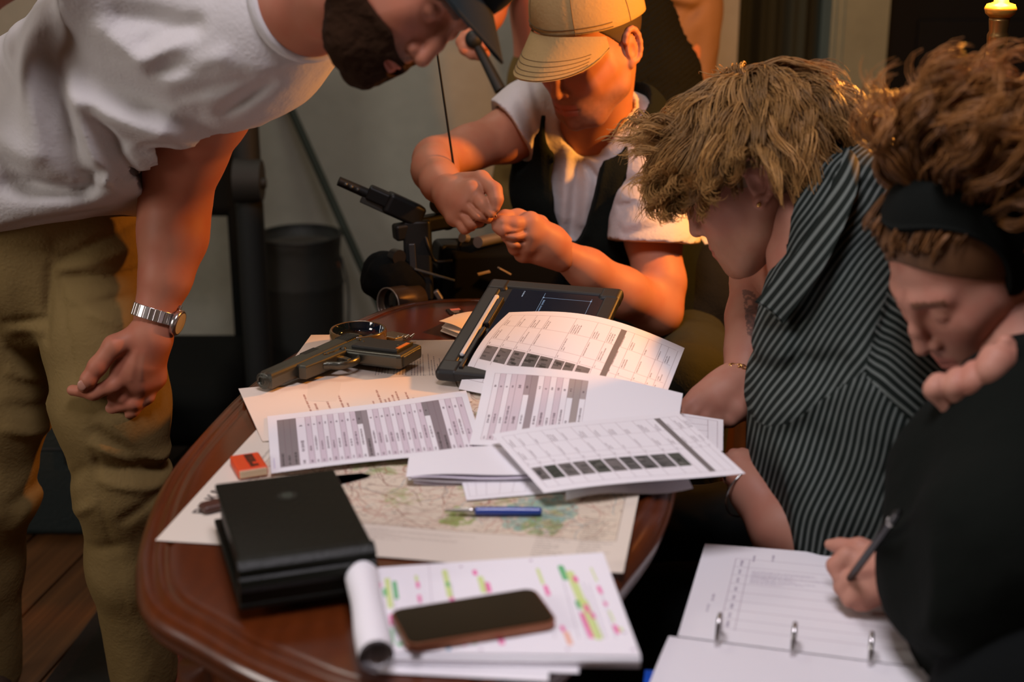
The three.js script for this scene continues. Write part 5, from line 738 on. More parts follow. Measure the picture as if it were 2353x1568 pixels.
// ---------- person in the tan cap, seated behind the table ----------
function polyField(poly) { // 2-D distance to a closed outline in x, y
  const n = poly.length; return (x, y) => { let d = 1e9, s = 1; for (let i = 0, j = n - 1; i < n; j = i++) { const ax = poly[i][0], ay = poly[i][1], bx = poly[j][0], by = poly[j][1]; const ex = bx - ax, ey = by - ay, wx = x - ax, wy = y - ay; const t = clamp((wx * ex + wy * ey) / (ex * ex + ey * ey)); const qx = wx - ex * t, qy = wy - ey * t; d = Math.min(d, qx * qx + qy * qy); const c1 = y >= ay, c2 = y < by, c3 = ex * wy > ey * wx; if ((c1 && c2 && c3) || (!c1 && !c2 && !c3)) s = -s; } return s * Math.sqrt(d); };
}
{
  const P = thing('person', 'person in tan cap, white t-shirt and black vest seated behind the table', 'person', 'people around the table');
  const skin = [0.46, 0.20, 0.115], tone = skinTone(skin); const F = (a, b, w, m) => [a, b, w, m];
  const H = headFrame([0.0729,1.082,-2.53], [-0.2,0.8328,0.2656], [-0.6,-0.3691,0.7087], 1.06);
  const neck = [[H.toW([0, -0.05, -0.03]), 0.058], [[0.1656,0.9995,-2.72], 0.06]];
  const core = [[[0.1664,0.9895,-2.73], 0.07], [[0.1658,0.8812,-2.76], 0.09], [[0.2219,0.6858,-2.76], 0.10]];
  const aR = [[[0.0578,1.014,-2.76], 0.058], [[-0.0096,0.9828,-2.71], 0.05], [[-0.0788,0.9702,-2.65], 0.041], [[-0.1391,0.9604,-2.58], 0.040], [[-0.1383,0.9525,-2.53], 0.040], [[-0.1251,0.9451,-2.45], 0.033], [[-0.1094,0.9403,-2.4], 0.027]];
  const aL = [[[0.2596,0.9397,-2.68], 0.062], [[0.2642,0.8147,-2.6], 0.052], [[0.273,0.7383,-2.54], 0.047], [[0.2691,0.6926,-2.51], 0.043], [[0.1984,0.7429,-2.46], 0.043], [[0.1329,0.7958,-2.42], 0.035], [[0.0873,0.8299,-2.395], 0.027]];
  const body = uni(0.02, chain(neck, 0.03), chain(core, 0.04), chain([[[0.1297,0.9776,-2.75], 0.07], aR[0]], 0.04), chain([[[0.2044,0.9726,-2.73], 0.07], aL[0]], 0.04), chain(aR, 0.02), chain(aL, 0.02));
  const [lo, hi] = bounds([neck, core, aR, aL], 0.02);
  const bg = nets(body, lo, hi, 0.008);
  // right hand (left in the picture), pinching
  const hR = uni(0.012, chain([[[-0.1128,0.9412,-2.41], 0.028], [[-0.0975,0.9355,-2.38], 0.029], [[-0.0843,0.9293,-2.36], 0.026]], 0.02), chain([[[-0.1057,0.9403,-2.4], 0.024], [[-0.0662,0.9509,-2.35], 0.019]], 0.02), chain([[[-0.1076,0.931,-2.39], 0.024], [[-0.0961,0.9071,-2.355], 0.017]], 0.02), chain([[[-0.0662,0.9509,-2.35], 0.0165], [[-0.0794,0.9311,-2.345], 0.0165], [[-0.0945,0.9083,-2.35], 0.015]], 0.015));
  const fR = fingers([
    [[[-0.0865,0.9575,-2.39], 0.018], [[-0.0516,0.9696,-2.36], 0.01395], [[-0.0294,0.9563,-2.335], 0.01215], [[-0.0264,0.9429,-2.325], 0.01125], [[-0.0279,0.9293,-2.32], 0.00855]],
    [[[-0.0662,0.9509,-2.35], 0.01395], [[-0.0497,0.9341,-2.325], 0.01125], [[-0.0351,0.9208,-2.318], 0.00855]],
    [[[-0.0779,0.9348,-2.345], 0.01395], [[-0.0555,0.9177,-2.322], 0.01125], [[-0.0398,0.9073,-2.335], 0.009]],
    [[[-0.0869,0.9202,-2.347], 0.01305], [[-0.0682,0.9029,-2.328], 0.01062], [[-0.0547,0.8982,-2.345], 0.00855]],
    [[[-0.0952,0.9075,-2.35], 0.0117], [[-0.0795,0.8915,-2.335], 0.00945], [[-0.0682,0.8894,-2.35], 0.00765]]], 0.003);
  const gR = nets(creased(uni(0.004, hR, fR), [F([-0.0719,0.9367,-2.34], [-0.0428,0.9143,-2.34], 0.003, -0.0045), F([-0.0837,0.9188,-2.34], [-0.0524,0.9023,-2.34], 0.003, -0.0045)]), [-0.1468,0.8499,-2.44].map((v, i) => i === 2 ? -2.45 : v), [-0.0117,0.9981,-2.28].map((v, i) => i === 2 ? -2.27 : v), 0.0028);
  const hL = uni(0.012, chain([[[0.0896,0.8284,-2.395], 0.027], [[0.0642,0.8519,-2.385], 0.030], [[0.0459,0.8659,-2.375], 0.028]], 0.02), chain([[[0.0817,0.839,-2.39], 0.024], [[0.0307,0.8946,-2.36], 0.0175]], 0.02), chain([[[0.0819,0.8268,-2.392], 0.024], [[0.0213,0.8387,-2.37], 0.0145]], 0.02), chain([[[0.0307,0.8946,-2.36], 0.0165], [[0.0292,0.8776,-2.355], 0.0165], [[0.0234,0.8566,-2.36], 0.0155], [[0.0176,0.8385,-2.368], 0.0135]], 0.015));
  const fL = fingers([
    [[[0.0307,0.8946,-2.36], 0.01395], [[0.004,0.8971,-2.34], 0.01215], [[-0.0157,0.9005,-2.335], 0.0108], [[-0.0274,0.9013,-2.335], 0.00855]],
    [[[0.0292,0.8776,-2.355], 0.01395], [[0.0026,0.881,-2.335], 0.01215], [[-0.015,0.8897,-2.33], 0.01062], [[-0.026,0.8927,-2.333], 0.00828]],
    [[[0.0234,0.8566,-2.36], 0.01305], [[0.0026,0.8662,-2.34], 0.0108], [[-0.0106,0.8752,-2.337], 0.00855]],
    [[[0.0176,0.8385,-2.368], 0.0117], [[0.0041,0.8515,-2.35], 0.00945], [[-0.0033,0.8619,-2.345], 0.00765]],
    [[[0.0476,0.8853,-2.39], 0.0162], [[0.01,0.9018,-2.375], 0.0126], [[-0.0122,0.9052,-2.36], 0.0108], [[-0.0224,0.9049,-2.345], 0.00855]]], 0.003);
  const gL = nets(creased(uni(0.004, hL, fL), [F([-0.0084,0.8835,-2.34], [0.0231,0.8851,-2.34], 0.003, -0.0045), F([-0.0063,0.8715,-2.34], [0.0202,0.8662,-2.34], 0.003, -0.0045)]), [-0.0475,0.7944,-2.44].map((v, i) => i === 2 ? -2.44 : v), [0.1022,0.9368,-2.28].map((v, i) => i === 2 ? -2.28 : v), 0.0028);
  part('body', joinColored([headGeo(H, { jaw: 0.055 }, faceColor(skin, { brow: [0.06, 0.03, 0.015], beard: [0.16, 0.08, 0.045], beardAmount: 0.55 })), colored(bg, tone), colored(gR, tone), colored(gL, tone)]), skinMat, P);
  const hairF = (x, y, z) => { let q = ellip([0, 0.034, -0.016], [0.0785, 0.086, 0.1])(x, y, z); const X = Math.abs(x); q = smax(q, z - 0.022 - 0.9 * (y - 0.03), 0.004); q = smax(q, -0.055 - y, 0.004); const ear = ellip([0.08, -0.004, -0.008], [0.03, 0.03, 0.018])(X, y, z); return smax(q, -ear, 0.004); };
  const hh = nets(hairF, [-0.1, -0.09, -0.14], [0.1, 0.14, 0.12], 0.0035); hh.applyMatrix4(basis(H.c, H.l.map(v => v * H.s), H.u.map(v => v * H.s), H.f.map(v => v * H.s))); part('hair', hh, mat([0.04, 0.02, 0.01], 0.75), P, 'short dark brown hair');
  const cp = capParts(H, { bottom: 0.048, grow: 0.012, height: 0.10, brim: 0.078, slope: 0.50, curve: 0.030, half: 1.05 }); const cm = cloth([0.40, 0.275, 0.12], 0.92), sm = mat([0.12, 0.075, 0.03], 0.9);
  const cap = part('cap', boxUV(cp.crown, 4), cm, P, 'tan cotton baseball cap'); part('brim', boxUV(cp.brim, 4), cm, cap); for (const s of cp.stitch) part('stitching', s, sm, cap); for (const s of cp.band) part('stitching', s, sm, cap); for (const s of cp.seams) part('seam', s, cloth([0.30, 0.2, 0.085], 0.92), cap); part('button', cp.button, cm, cap);
  // t-shirt
  const tor = [[[0.1687,0.9588,-2.76], 0.105], [[0.159,0.875,-2.79], 0.135], [[0.1881,0.7478,-2.8], 0.135], [[0.2612,0.6563,-2.8], 0.14]];
  const sR = [[[0.0964,0.9912,-2.77], 0.085], [[0.041,1.0056,-2.76], 0.075], [[-0.0302,0.9713,-2.69], 0.072]], sL = [[[0.2212,0.9726,-2.73], 0.085], [[0.2596,0.9397,-2.68], 0.078], [[0.2656,0.8017,-2.585], 0.079], [[0.2687,0.758,-2.56], 0.08]];
  let sh = uni(0.05, chain(tor, 0.05), cutPlane(chain(sR, 0.03), [0.0013,0.9895,-2.72], [-0.8,-0.5207,0.2743], 0.004), cutPlane(chain(sL, 0.03), [0.2662,0.8022,-2.6], [-0.05,-0.982,0.2139], 0.004));
  sh = carve(sh, chain([[[-0.0038,0.9878,-2.715], 0.056], [[-0.0344,0.9729,-2.69], 0.060]], 0.02), 0.003); sh = carve(sh, chain([[[0.2664,0.8135,-2.605], 0.064], [[0.2692,0.7721,-2.57], 0.067]], 0.02), 0.003);
  sh = carve(sh, chain([[[0.1436,1.0127,-2.67], 0.056], [[0.1611,1.0441,-2.7], 0.068]], 0.02), 0.005);
  sh = creased(sh, [
    F([0.0275,1.0769,-2.7], [0.0526,0.9945,-2.7], 0.008, 0.0045), F([0.0111,1.0605,-2.7], [0.0486,0.9695,-2.7], 0.008, -0.0045), F([-0.0012,1.0441,-2.7], [0.032,0.9695,-2.7], 0.008, 0.0045), F([0.0398,1.0769,-2.7], [0.0651,0.9862,-2.7], 0.007, -0.0045),
    F([0.1028,0.9527,-2.7], [0.0961,0.8077,-2.7], 0.011, 0.010), F([0.1239,0.9359,-2.7], [0.1148,0.799,-2.7], 0.010, -0.010), F([0.145,0.919,-2.7], [0.1339,0.825,-2.7], 0.011, 0.009), F([0.1194,0.9569,-2.7], [0.1736,0.9569,-2.7], 0.008, -0.006), F([0.1363,0.9443,-2.7], [0.1619,0.9106,-2.7], 0.006, -0.007),
    F([0.2047,0.9142,-2.6], [0.309,0.9305,-2.6], 0.010, -0.008), F([0.2052,0.8895,-2.6], [0.3183,0.8978,-2.6], 0.010, 0.007), F([0.2016,0.873,-2.6], [0.2614,0.906,-2.6], 0.007, -0.007), F([0.2062,0.8482,-2.6], [0.2784,0.8813,-2.6], 0.007, 0.006), F([0.2066,0.8315,-2.6], [0.2873,0.8565,-2.6], 0.006, -0.005), F([0.2032,0.8038,-2.6], [0.3292,0.8248,-2.6], 0.003, -0.0022)
  ], -2.9);
  sh = wrinkled(sh, 0.003, 22, 22, 22, 5);
  const [sl, shh] = bounds([tor, sR, sL], 0.03); part('t_shirt', boxUV(nets(sh, sl, shh, 0.0058), 4), cloth([0.64, 0.60, 0.585], 0.92), P, 'white t-shirt with short sleeves');
  // vest, open in front
  const open = polyField([[0.1214,1.0553,-2.68], [0.0854,0.9731,-2.68], [0.0777,0.9061,-2.68], [0.0808,0.8468,-2.68], [0.0971,0.8038,-2.68], [0.1209,0.7848,-2.68], [0.1415,0.8193,-2.68], [0.158,0.8808,-2.68], [0.1747,0.9606,-2.68], [0.2039,1.0226,-2.68], [0.2265,1.0958,-2.68]]);
  const vt = [[[0.1664,0.9579,-2.765], 0.118], [[0.159,0.875,-2.79], 0.148], [[0.1899,0.7478,-2.8], 0.150], [[0.2753,0.6284,-2.8], 0.155], [[0.3087,0.5629,-2.8], 0.16]];
  const strap = [[[0.0804,1.0207,-2.755], 0.062], [[0.0972,0.9633,-2.735], 0.088], [[0.1052,0.8767,-2.74], 0.10]], strapL = [[[0.2201,1.0029,-2.725], 0.086], [[0.2101,0.9116,-2.695], 0.092], [[0.1934,0.8077,-2.7], 0.10]];
  let ve = uni(0.04, chain(vt, 0.05), chain(strap, 0.03), chain(strapL, 0.03)); ve = carve(ve, chain([[[0.1432,1.0078,-2.66], 0.08], [[0.161,1.0523,-2.7], 0.1]], 0.02), 0.006);
  { const f0 = ve; ve = (x, y, z) => { const d = f0(x, y, z); return z > -2.84 ? smax(d, -open(x, y), 0.004) : d; }; }
  ve = carve(ve, chain([[[0.0046,1.003,-2.75], 0.064], [[-0.0302,0.9713,-2.69], 0.074]], 0.02), 0.004); ve = carve(ve, chain([[[0.273,0.9269,-2.66], 0.068], [[0.2714,0.7747,-2.56], 0.082]], 0.02), 0.004);
  ve = creased(ve, [F([0.1789,0.9873,-2.6], [0.1417,0.8147,-2.6], 0.010, 0.006), F([0.2127,0.9142,-2.6], [0.1836,0.7641,-2.6], 0.014, -0.008), F([0.0666,1.0114,-2.6], [0.0717,0.8895,-2.6], 0.010, -0.005)], -2.84); ve = wrinkled(ve, 0.003, 18, 18, 18, 9);
  const [vl, vh] = bounds([vt, strap, strapL], 0.03); part('vest', boxUV(nets(ve, vl, vh, 0.0065), 6), cloth([0.007, 0.010, 0.008], 0.95), P, 'black knitted vest');
  // shirt hem, belt pouch, trousers
  const hem = chain([[[0.3428,0.7378,-2.84], 0.06], [[0.3876,0.7205,-2.8], 0.045]], 0.02); const hemC = creased(cutPlane(hem, [0.3896,0.7167,-2.78], [0.45,-0.856,0.2781], 0.004), [F([0.3541,0.747,-2.75], [0.4012,0.7603,-2.75], 0.008, -0.008), F([0.3549,0.7246,-2.75], [0.4065,0.738,-2.75], 0.007, 0.006)]); const hb = bounds([[[[0.3428,0.7378,-2.84], 0.07], [[0.3876,0.7205,-2.8], 0.06]]], 0.02); part('shirt_tail', boxUV(nets(hemC, hb[0], hb[1], 0.006), 4), cloth([0.64, 0.60, 0.585], 0.92), P);
  const pv = [[[0.2917,0.5944,-2.82], 0.15], [[0.3906,0.631,-2.76], 0.105], [[0.4211,0.6733,-2.74], 0.08]]; const pb = bounds([pv], 0.02); part('waist_pouch', boxUV(nets(wrinkled(chain(pv, 0.06), 0.004, 20, 20, 20, 2), pb[0], pb[1], 0.008), 6), cloth([0.010, 0.011, 0.010], 0.9), P, 'black pouch worn on the hip');
  const thL = [[[0.3432,0.5411,-2.78], 0.11], [[0.3375,0.5746,-2.52], 0.085], [[0.3111,0.5968,-2.34], 0.075], [[0.30, 0.32, -2.36], 0.06], [[0.31, 0.1, -2.42], 0.05]], thR = [[[0.2195,0.5345,-2.8], 0.11], [[0.1309,0.4947,-2.62], 0.08], [[0.02, 0.50, -2.48], 0.075], [[0.0, 0.3, -2.55], 0.06], [[0.0, 0.1, -2.6], 0.05]];
  let tq = uni(0.04, chain(thL, 0.03), chain(thR, 0.03), chain([[[0.2206,0.5471,-2.82], 0.12], [[0.3475,0.5471,-2.82], 0.12]], 0.03)); tq = wrinkled(tq, 0.008, 16, 16, 16, 11); const tb = bounds([thL, thR], 0.03); part('trousers', boxUV(nets(tq, tb[0], tb[1], 0.009), 5), cloth([0.028, 0.032, 0.022], 0.92), P, 'grey green trousers');
  for (const L of [thL, thR]) { const a = L[4][0], heel = [a[0], 0.06, a[2]], toe = [a[0] - 0.02, 0.05, a[2] + 0.17]; const s = cutPlane(uni(0.03, chain([[a, 0.045], [heel, 0.045]], 0.02), chain([[heel, 0.045], [toe, 0.035]], 0.03)), [0, 0.0125, 0], [0, -1, 0], 0.004); const b = bounds([[[a, 0.06], [heel, 0.06], [toe, 0.06]]], 0.01); part('shoe', nets(s, b[0], b[1], 0.008), mat([0.03, 0.025, 0.02], 0.5), P); }
  // little pick held between the fingers
  const k = thing('metal_pick', 'tiny dark metal pick pinched between both hands of the person in the tan cap', 'tool');
  part('shaft', rod([-0.0381,0.9311,-2.325], [-0.0265,0.9125,-2.322], 0.0022, 0.0008, 10), mat([0.05, 0.04, 0.035], 0.35, { metalness: 0.7 }), k); part('tab', bar([-0.0329,0.9295,-2.319], [-0.0258,0.9154,-2.319], 0.006, 0.001, 0.0004), mat([0.5, 0.28, 0.16], 0.5), k);
  // chair
  const wood = mat([0.09, 0.04, 0.015], 0.4), ch = thing('wooden_chair', 'dark wooden chair carrying the person in the tan cap', 'chair');
  const seatY = 0.44; const cx = 0.30, cz = -2.86; part('seat', (() => { const g = rbox(0.46, 0.04, 0.44, 0.015); g.translate(cx, seatY, cz); return g; })(), wood, ch);
  for (const [a, b] of [[-0.2, 0.19], [0.2, 0.19], [-0.2, -0.19], [0.2, -0.19]]) part('leg', rod([cx + a, 0.0125, cz + b], [cx + a * 0.95, seatY, cz + b], 0.014, 0.02), wood, ch);
  for (const a of [-0.2, 0.2]) part('back_post', rod([cx + a, seatY, cz - 0.2], [cx + a, 0.98, cz - 0.26], 0.018, 0.015), wood, ch);
  for (const y of [0.62, 0.78, 0.94]) part('back_rail', bar([cx - 0.2, y, cz - 0.20 - (y - 0.44) * 0.11], [cx + 0.2, y, cz - 0.20 - (y - 0.44) * 0.11], 0.05, 0.018), wood, ch);
  // jacket hung over the chair back
  const jk = [[[0.2327,1.2738,-3.16], 0.07], [[0.2757,1.1482,-3.13], 0.075], [[0.3044,1.0403,-3.1], 0.095], [[0.3172,0.9001,-3.09], 0.14], [[0.3148,0.7301,-3.11], 0.15]]; let jf = chain(jk, 0.04); jf = uni(0.04, jf, chain([[[0.2096,1.2557,-3.16], 0.06], [[0.2303,1.0202,-3.11], 0.1], [[0.2666,0.7753,-3.13], 0.13]], 0.05), chain([[[0.3031,1.0509,-3.09], 0.06], [[0.3393,1.0568,-3.08], 0.035]], 0.03));
  const ribbed = (x, y, z) => { const d = jf(x, y, z); return Math.abs(d) > 0.05 ? d : d - 0.0022 * Math.sin((y * 0.9 - x * 0.55) * 560); };
  const jb = bounds([jk], 0.06); single('draped_jacket', nets(wrinkled(ribbed, 0.004, 12, 12, 12, 4), jb[0], jb[1], 0.0058), cloth([0.006, 0.007, 0.005], 0.95), 'black ribbed jacket draped over the chair back behind the tan cap', 'jacket');
}

// ---------- person in the striped shirt ----------
const stripeTex = dataTex(64, 8, (u) => { const a = Math.abs(((u * 1) % 1) - 0.5) * 2; const t = sstep(0.52, 0.74, a); return [0.025 + 0.30 * t, 0.034 + 0.31 * t, 0.03 + 0.30 * t]; }, false);
stripeTex.colorSpace = THREE.NoColorSpace;
const stripeMat = new THREE.MeshPhysicalMaterial({ color: col([0.42, 0.46, 0.44]), map: stripeTex, roughness: 0.9, bumpMap: clothBumpTex, bumpScale: 0.0008, specularIntensity: 0.25 });
function stripeUV(g0, period, field) { const g = g0.toNonIndexed(); const p = g.attributes.position, uv = new Float32Array(p.count * 2); for (let i = 0; i < p.count; i += 3) { const c = [0, 0, 0]; for (let k = 0; k < 3; k++) { c[0] += p.getX(i + k) / 3; c[1] += p.getY(i + k) / 3; c[2] += p.getZ(i + k) / 3; } const d = field(c); for (let k = 0; k < 3; k++) { const q = [p.getX(i + k), p.getY(i + k), p.getZ(i + k)]; const w = d[3] ? d[3] * (vnoise(q[0] * 14, q[1] * 14, q[2] * 14) - 0.5) : 0; uv[(i + k) * 2] = (q[0] * d[0] + q[1] * d[1] + q[2] * d[2] + w) / period; uv[(i + k) * 2 + 1] = q[1]; } } g.setAttribute('uv', new THREE.BufferAttribute(uv, 2)); return g; }
{
  const P = thing('person', 'person with tousled blond hair and dark striped shirt leaning in from the right', 'person', 'people around the table');
  const skin = [0.40, 0.19, 0.13], tone0 = skinTone(skin); const F = (a, b, w, m) => [a, b, w, m];
  const H = headFrame([0.252,0.9743,-1.96], [-0.33,0.9216,-0.1733], [-0.84,-0.447,-0.2754], 1.03);
  const neck = [[H.toW([0, -0.05, -0.035]), 0.06], [[0.4122,0.9775,-1.86], 0.065]];
  const core = [[[0.4252,0.9593,-1.86], 0.07], [[0.4487,0.8554,-1.8], 0.09], [[0.461,0.6611,-1.74], 0.10]];
  const aR = [[[0.4273,0.8962,-2], 0.06], [[0.3896,0.9066,-2.06], 0.05], [[0.3641,0.8879,-2.03], 0.038], [[0.3539,0.8426,-1.98], 0.040], [[0.3448,0.8091,-1.94], 0.036], [[0.3239,0.7754,-1.895], 0.028]];
  const aL = [[[0.46,0.9682,-1.74], 0.06], [[0.421,0.7274,-1.66], 0.05], [[0.3873,0.6449,-1.63], 0.042], [[0.3469,0.6601,-1.655], 0.040], [[0.3164,0.6916,-1.7], 0.030], [[0.3076,0.7025,-1.72], 0.026]];
  const body = uni(0.02, chain(neck, 0.03), chain(core, 0.04), chain([core[0], aR[0]], 0.03), chain([core[0], aL[0]], 0.03), chain(aR, 0.02), chain(aL, 0.02));
  const [lo, hi] = bounds([neck, core, aR, aL], 0.02); const bg = nets(body, lo, hi, 0.008);
  const hR = uni(0.012, chain([[[0.3239,0.7767,-1.895], 0.028], [[0.302,0.7645,-1.88], 0.029], [[0.2826,0.7584,-1.87], 0.027]], 0.02), chain([[[0.3216,0.7707,-1.89], 0.026], [[0.2907,0.7492,-1.86], 0.022]], 0.02), chain([[[0.3091,0.7739,-1.89], 0.024], [[0.2632,0.7539,-1.87], 0.018]], 0.02),
    fingers([[[[0.2632,0.7552,-1.87], 0.016], [[0.2482,0.7492,-1.86], 0.0125], [[0.2324,0.7355,-1.85], 0.010]], [[[0.2712,0.7519,-1.865], 0.0165], [[0.2557,0.7426,-1.855], 0.013], [[0.2412,0.7271,-1.845], 0.0105]], [[[0.2817,0.7459,-1.86], 0.0165], [[0.27,0.7355,-1.85], 0.0135], [[0.256,0.7212,-1.84], 0.0105]], [[[0.2941,0.7427,-1.86], 0.016], [[0.2856,0.7324,-1.848], 0.013], [[0.2739,0.7188,-1.838], 0.0105]],
      [[[0.3301,0.7692,-1.885], 0.021], [[0.3316,0.7603,-1.865], 0.0165], [[0.3166,0.7484,-1.85], 0.0145], [[0.3027,0.736,-1.842], 0.0115]]], 0.003));
  const gR = nets(hR, [0.2329,0.676,-1.92].map((v, i) => i === 2 ? -1.93 : v), [0.3372,0.8247,-1.8].map((v, i) => i === 2 ? -1.80 : v), 0.003);
  const hL = uni(0.01, chain([[[0.3086,0.7022,-1.715], 0.025], [[0.3002,0.7094,-1.73], 0.024]], 0.02), fingers([[[[0.3022,0.7128,-1.725], 0.014], [[0.2947,0.7197,-1.735], 0.0105], [[0.2848,0.7167,-1.745], 0.009]], [[[0.3086,0.7144,-1.73], 0.014], [[0.3066,0.7199,-1.745], 0.0105], [[0.2954,0.7201,-1.755], 0.009]], [[[0.3161,0.7125,-1.73], 0.013], [[0.3182,0.7186,-1.745], 0.0105], [[0.3072,0.7192,-1.76], 0.009]], [[[0.3195,0.7084,-1.725], 0.0125], [[0.3244,0.7163,-1.74], 0.010], [[0.3181,0.7175,-1.755], 0.0085]], [[[0.2995,0.7048,-1.705], 0.017], [[0.2869,0.7106,-1.71], 0.012], [[0.2786,0.7124,-1.72], 0.010]]], 0.003));
  const gL = nets(hL, [0.2749,0.6559,-1.78].map((v, i) => i === 2 ? -1.79 : v), [0.3231,0.7638,-1.68].map((v, i) => i === 2 ? -1.68 : v), 0.003);
  // tattoo outlines on the forearm
  const tat = [[0.3395,0.8743,-1.94], [0.345,0.858,-1.93], [0.3374,0.8483,-1.93], [0.3538,0.8437,-1.93], [0.3464,0.8352,-1.92]];
  const tone = (x, y, z) => { let c = tone0(x, y, z); for (let i = 0; i < tat.length; i++) { const q = Math.hypot(x - tat[i][0], y - tat[i][1]); const w = 0.0105 + 0.003 * Math.sin(i * 3); if (Math.abs(q - w) < 0.0024 || Math.abs(q - w * 0.45) < 0.0016) c = mixc(c, [0.10, 0.06, 0.05], 0.75); } return c; };
  const bg2 = colored(bg, tone0); const fore = nets(chain(aR.slice(2).map(q => [q[0], q[1] + 0.0006]), 0.02), [0.3302,0.6916,-2.1].map((v, i) => i === 2 ? -2.1 : v), [0.3645,0.962,-1.85].map((v, i) => i === 2 ? -1.86 : v), 0.0032);
  part('body', joinColored([headGeo(H, { jaw: 0.053 }, faceColor(skin, { brow: [0.25, 0.14, 0.06], beard: [0.24, 0.13, 0.07], beardAmount: 0.4 })), bg2, colored(fore, tone), colored(gR, tone0), colored(gL, tone0)]), skinMat, P);
  const gold = mat([0.7, 0.42, 0.14], 0.25, { metalness: 0.95 });
  const ep = H.toW([0.087, -0.03, -0.004]); part('ear_stud', (() => { const g = new THREE.SphereGeometry(0.0034, 14, 10); g.translate(ep[0], ep[1], ep[2]); return g; })(), gold, P, 'small gold ear stud');
  { const c = [0.3239,0.7767,-1.895], ax = nrm3(sub3([0.3448,0.8091,-1.94], c)); const [x, y, z] = frameAlong(c, add3(c, ax)); const B = new THREE.Group(); B.name = 'chain_bracelet'; B.userData.label = 'gold chain bracelet'; P.add(B); for (let i = 0; i < 26; i++) { const a = i / 26 * 6.283; const g = new THREE.TorusGeometry(0.0042, 0.0012, 6, 14); g.scale(1, 0.7, 1); g.rotateY(i % 2 ? 0.6 : -0.6); g.translate(0, 0, 0.0315); g.rotateY(a); g.applyMatrix4(basis(c, x, y, z)); part('link', g, gold, B); } }
  { const c = [0.2538,0.7466,-1.86], ax = nrm3(sub3([0.2714,0.7524,-1.867], c)); const [x, y, z] = frameAlong(c, add3(c, ax)); const g = new THREE.TorusGeometry(0.0128, 0.0016, 8, 30); g.rotateX(Math.PI / 2); g.applyMatrix4(basis(c, x, y, z)); part('finger_ring', g, gold, P, 'thin gold ring'); }
  { const c = [0.3133,0.6959,-1.707], ax = nrm3(sub3([0.3469,0.6601,-1.655], c)); const [x, y, z] = frameAlong(c, add3(c, ax)); const g = new THREE.TorusGeometry(0.034, 0.0014, 8, 40); g.rotateX(Math.PI / 2 + 0.4); g.applyMatrix4(basis(add3(c, [-0.008, -0.008, 0.004]), x, y, z)); part('wrist_bangle', g, mat([0.4, 0.4, 0.38], 0.2, { metalness: 0.95 }), P, 'thin silver bangle'); }
  // shirt
  const tor = [[[0.4685,1.0231,-1.87], 0.095], [[0.4719,0.9405,-1.84], 0.104], [[0.4446,0.8404,-1.79], 0.118], [[0.4416,0.7196,-1.75], 0.118], [[0.457,0.5747,-1.72], 0.125]];
  const shl = [[[0.4704,1.0218,-1.8], 0.09], [[0.4784,0.951,-1.72], 0.09], [[0.4823,0.852,-1.64], 0.085], [[0.4553,0.7272,-1.62], 0.075]]; const slR = [[[0.4343,0.9229,-1.95], 0.08], [[0.3978,0.9025,-2.05], 0.055]]; const slL = [[[0.4628,0.9337,-1.74], 0.09], [[0.4148,0.7132,-1.665], 0.085], [[0.3741,0.6534,-1.65], 0.07]];
  let sh = uni(0.05, chain(tor, 0.05), chain(shl, 0.04), cutPlane(chain(slR, 0.03), [0.3944,0.9045,-2.05], [-1, 0.2, 0], 0.004), cutPlane(chain(slL, 0.04), [0.347,0.673,-1.66], [-0.9,-0.0951,0.0309], 0.004));
  sh = carve(sh, chain([[[0.4145,0.975,-1.87], 0.066], [[0.3619,1.0178,-1.92], 0.075]], 0.02), 0.005);
  sh = creased(sh, [F([0.3517,0.9904,-1.7], [0.3378,0.8594,-1.7], 0.012, 0.007), F([0.374,0.9793,-1.7], [0.358,0.8884,-1.7], 0.012, -0.009), F([0.3222,0.8419,-1.7], [0.396,0.8942,-1.7], 0.013, -0.014), F([0.3193,0.7946,-1.7], [0.3708,0.8594,-1.7], 0.014, 0.012), F([0.3485,0.7707,-1.7], [0.3977,0.6166,-1.7], 0.016, 0.008), F([0.3801,0.8006,-1.7], [0.4413,0.6481,-1.7], 0.016, -0.008), F([0.4216,0.8884,-1.7], [0.4957,0.8154,-1.7], 0.006, -0.006), F([0.4216,0.8884,-1.7], [0.4549,0.9793,-1.7], 0.006, -0.006), F([0.3977,1.0997,-1.7], [0.4875,1.0997,-1.7], 0.01, 0.005), F([0.4042,1.0836,-1.7], [0.4841,1.0782,-1.7], 0.01, -0.005)], -1.95);
  sh = wrinkled(sh, 0.004, 16, 16, 16, 21);
  const nv = (v) => v; const px = (a, b) => [a, b];
  const seamA = [0.4166,0.895,-1.68], seamB = [0.4495,0.9848,-1.68], seamC = [0.4898,0.8229,-1.68], seamD = [0.3113,0.7787,-1.68]; const side = (p, a, b) => (b[0] - a[0]) * (p[1] - a[1]) - (b[1] - a[1]) * (p[0] - a[0]);
  const region = (p) => { const right = side(p, seamA, seamB) < 0 && side(p, seamA, seamC) > 0; if (right) return [0.70, 0.66, -0.25, 0.010]; if (side(p, seamA, seamD) < 0 || p[1] > seamA[1]) return [0.80, -0.50, 0.35, 0.012]; return [0.95, -0.24, 0.35, 0.010]; };
  const [sl, shh] = bounds([tor, shl, slR, slL], 0.03); part('striped_shirt', stripeUV(nets(sh, sl, shh, 0.0062), 0.0083, region), stripeMat, P, 'dark shirt with thin pale stripes');
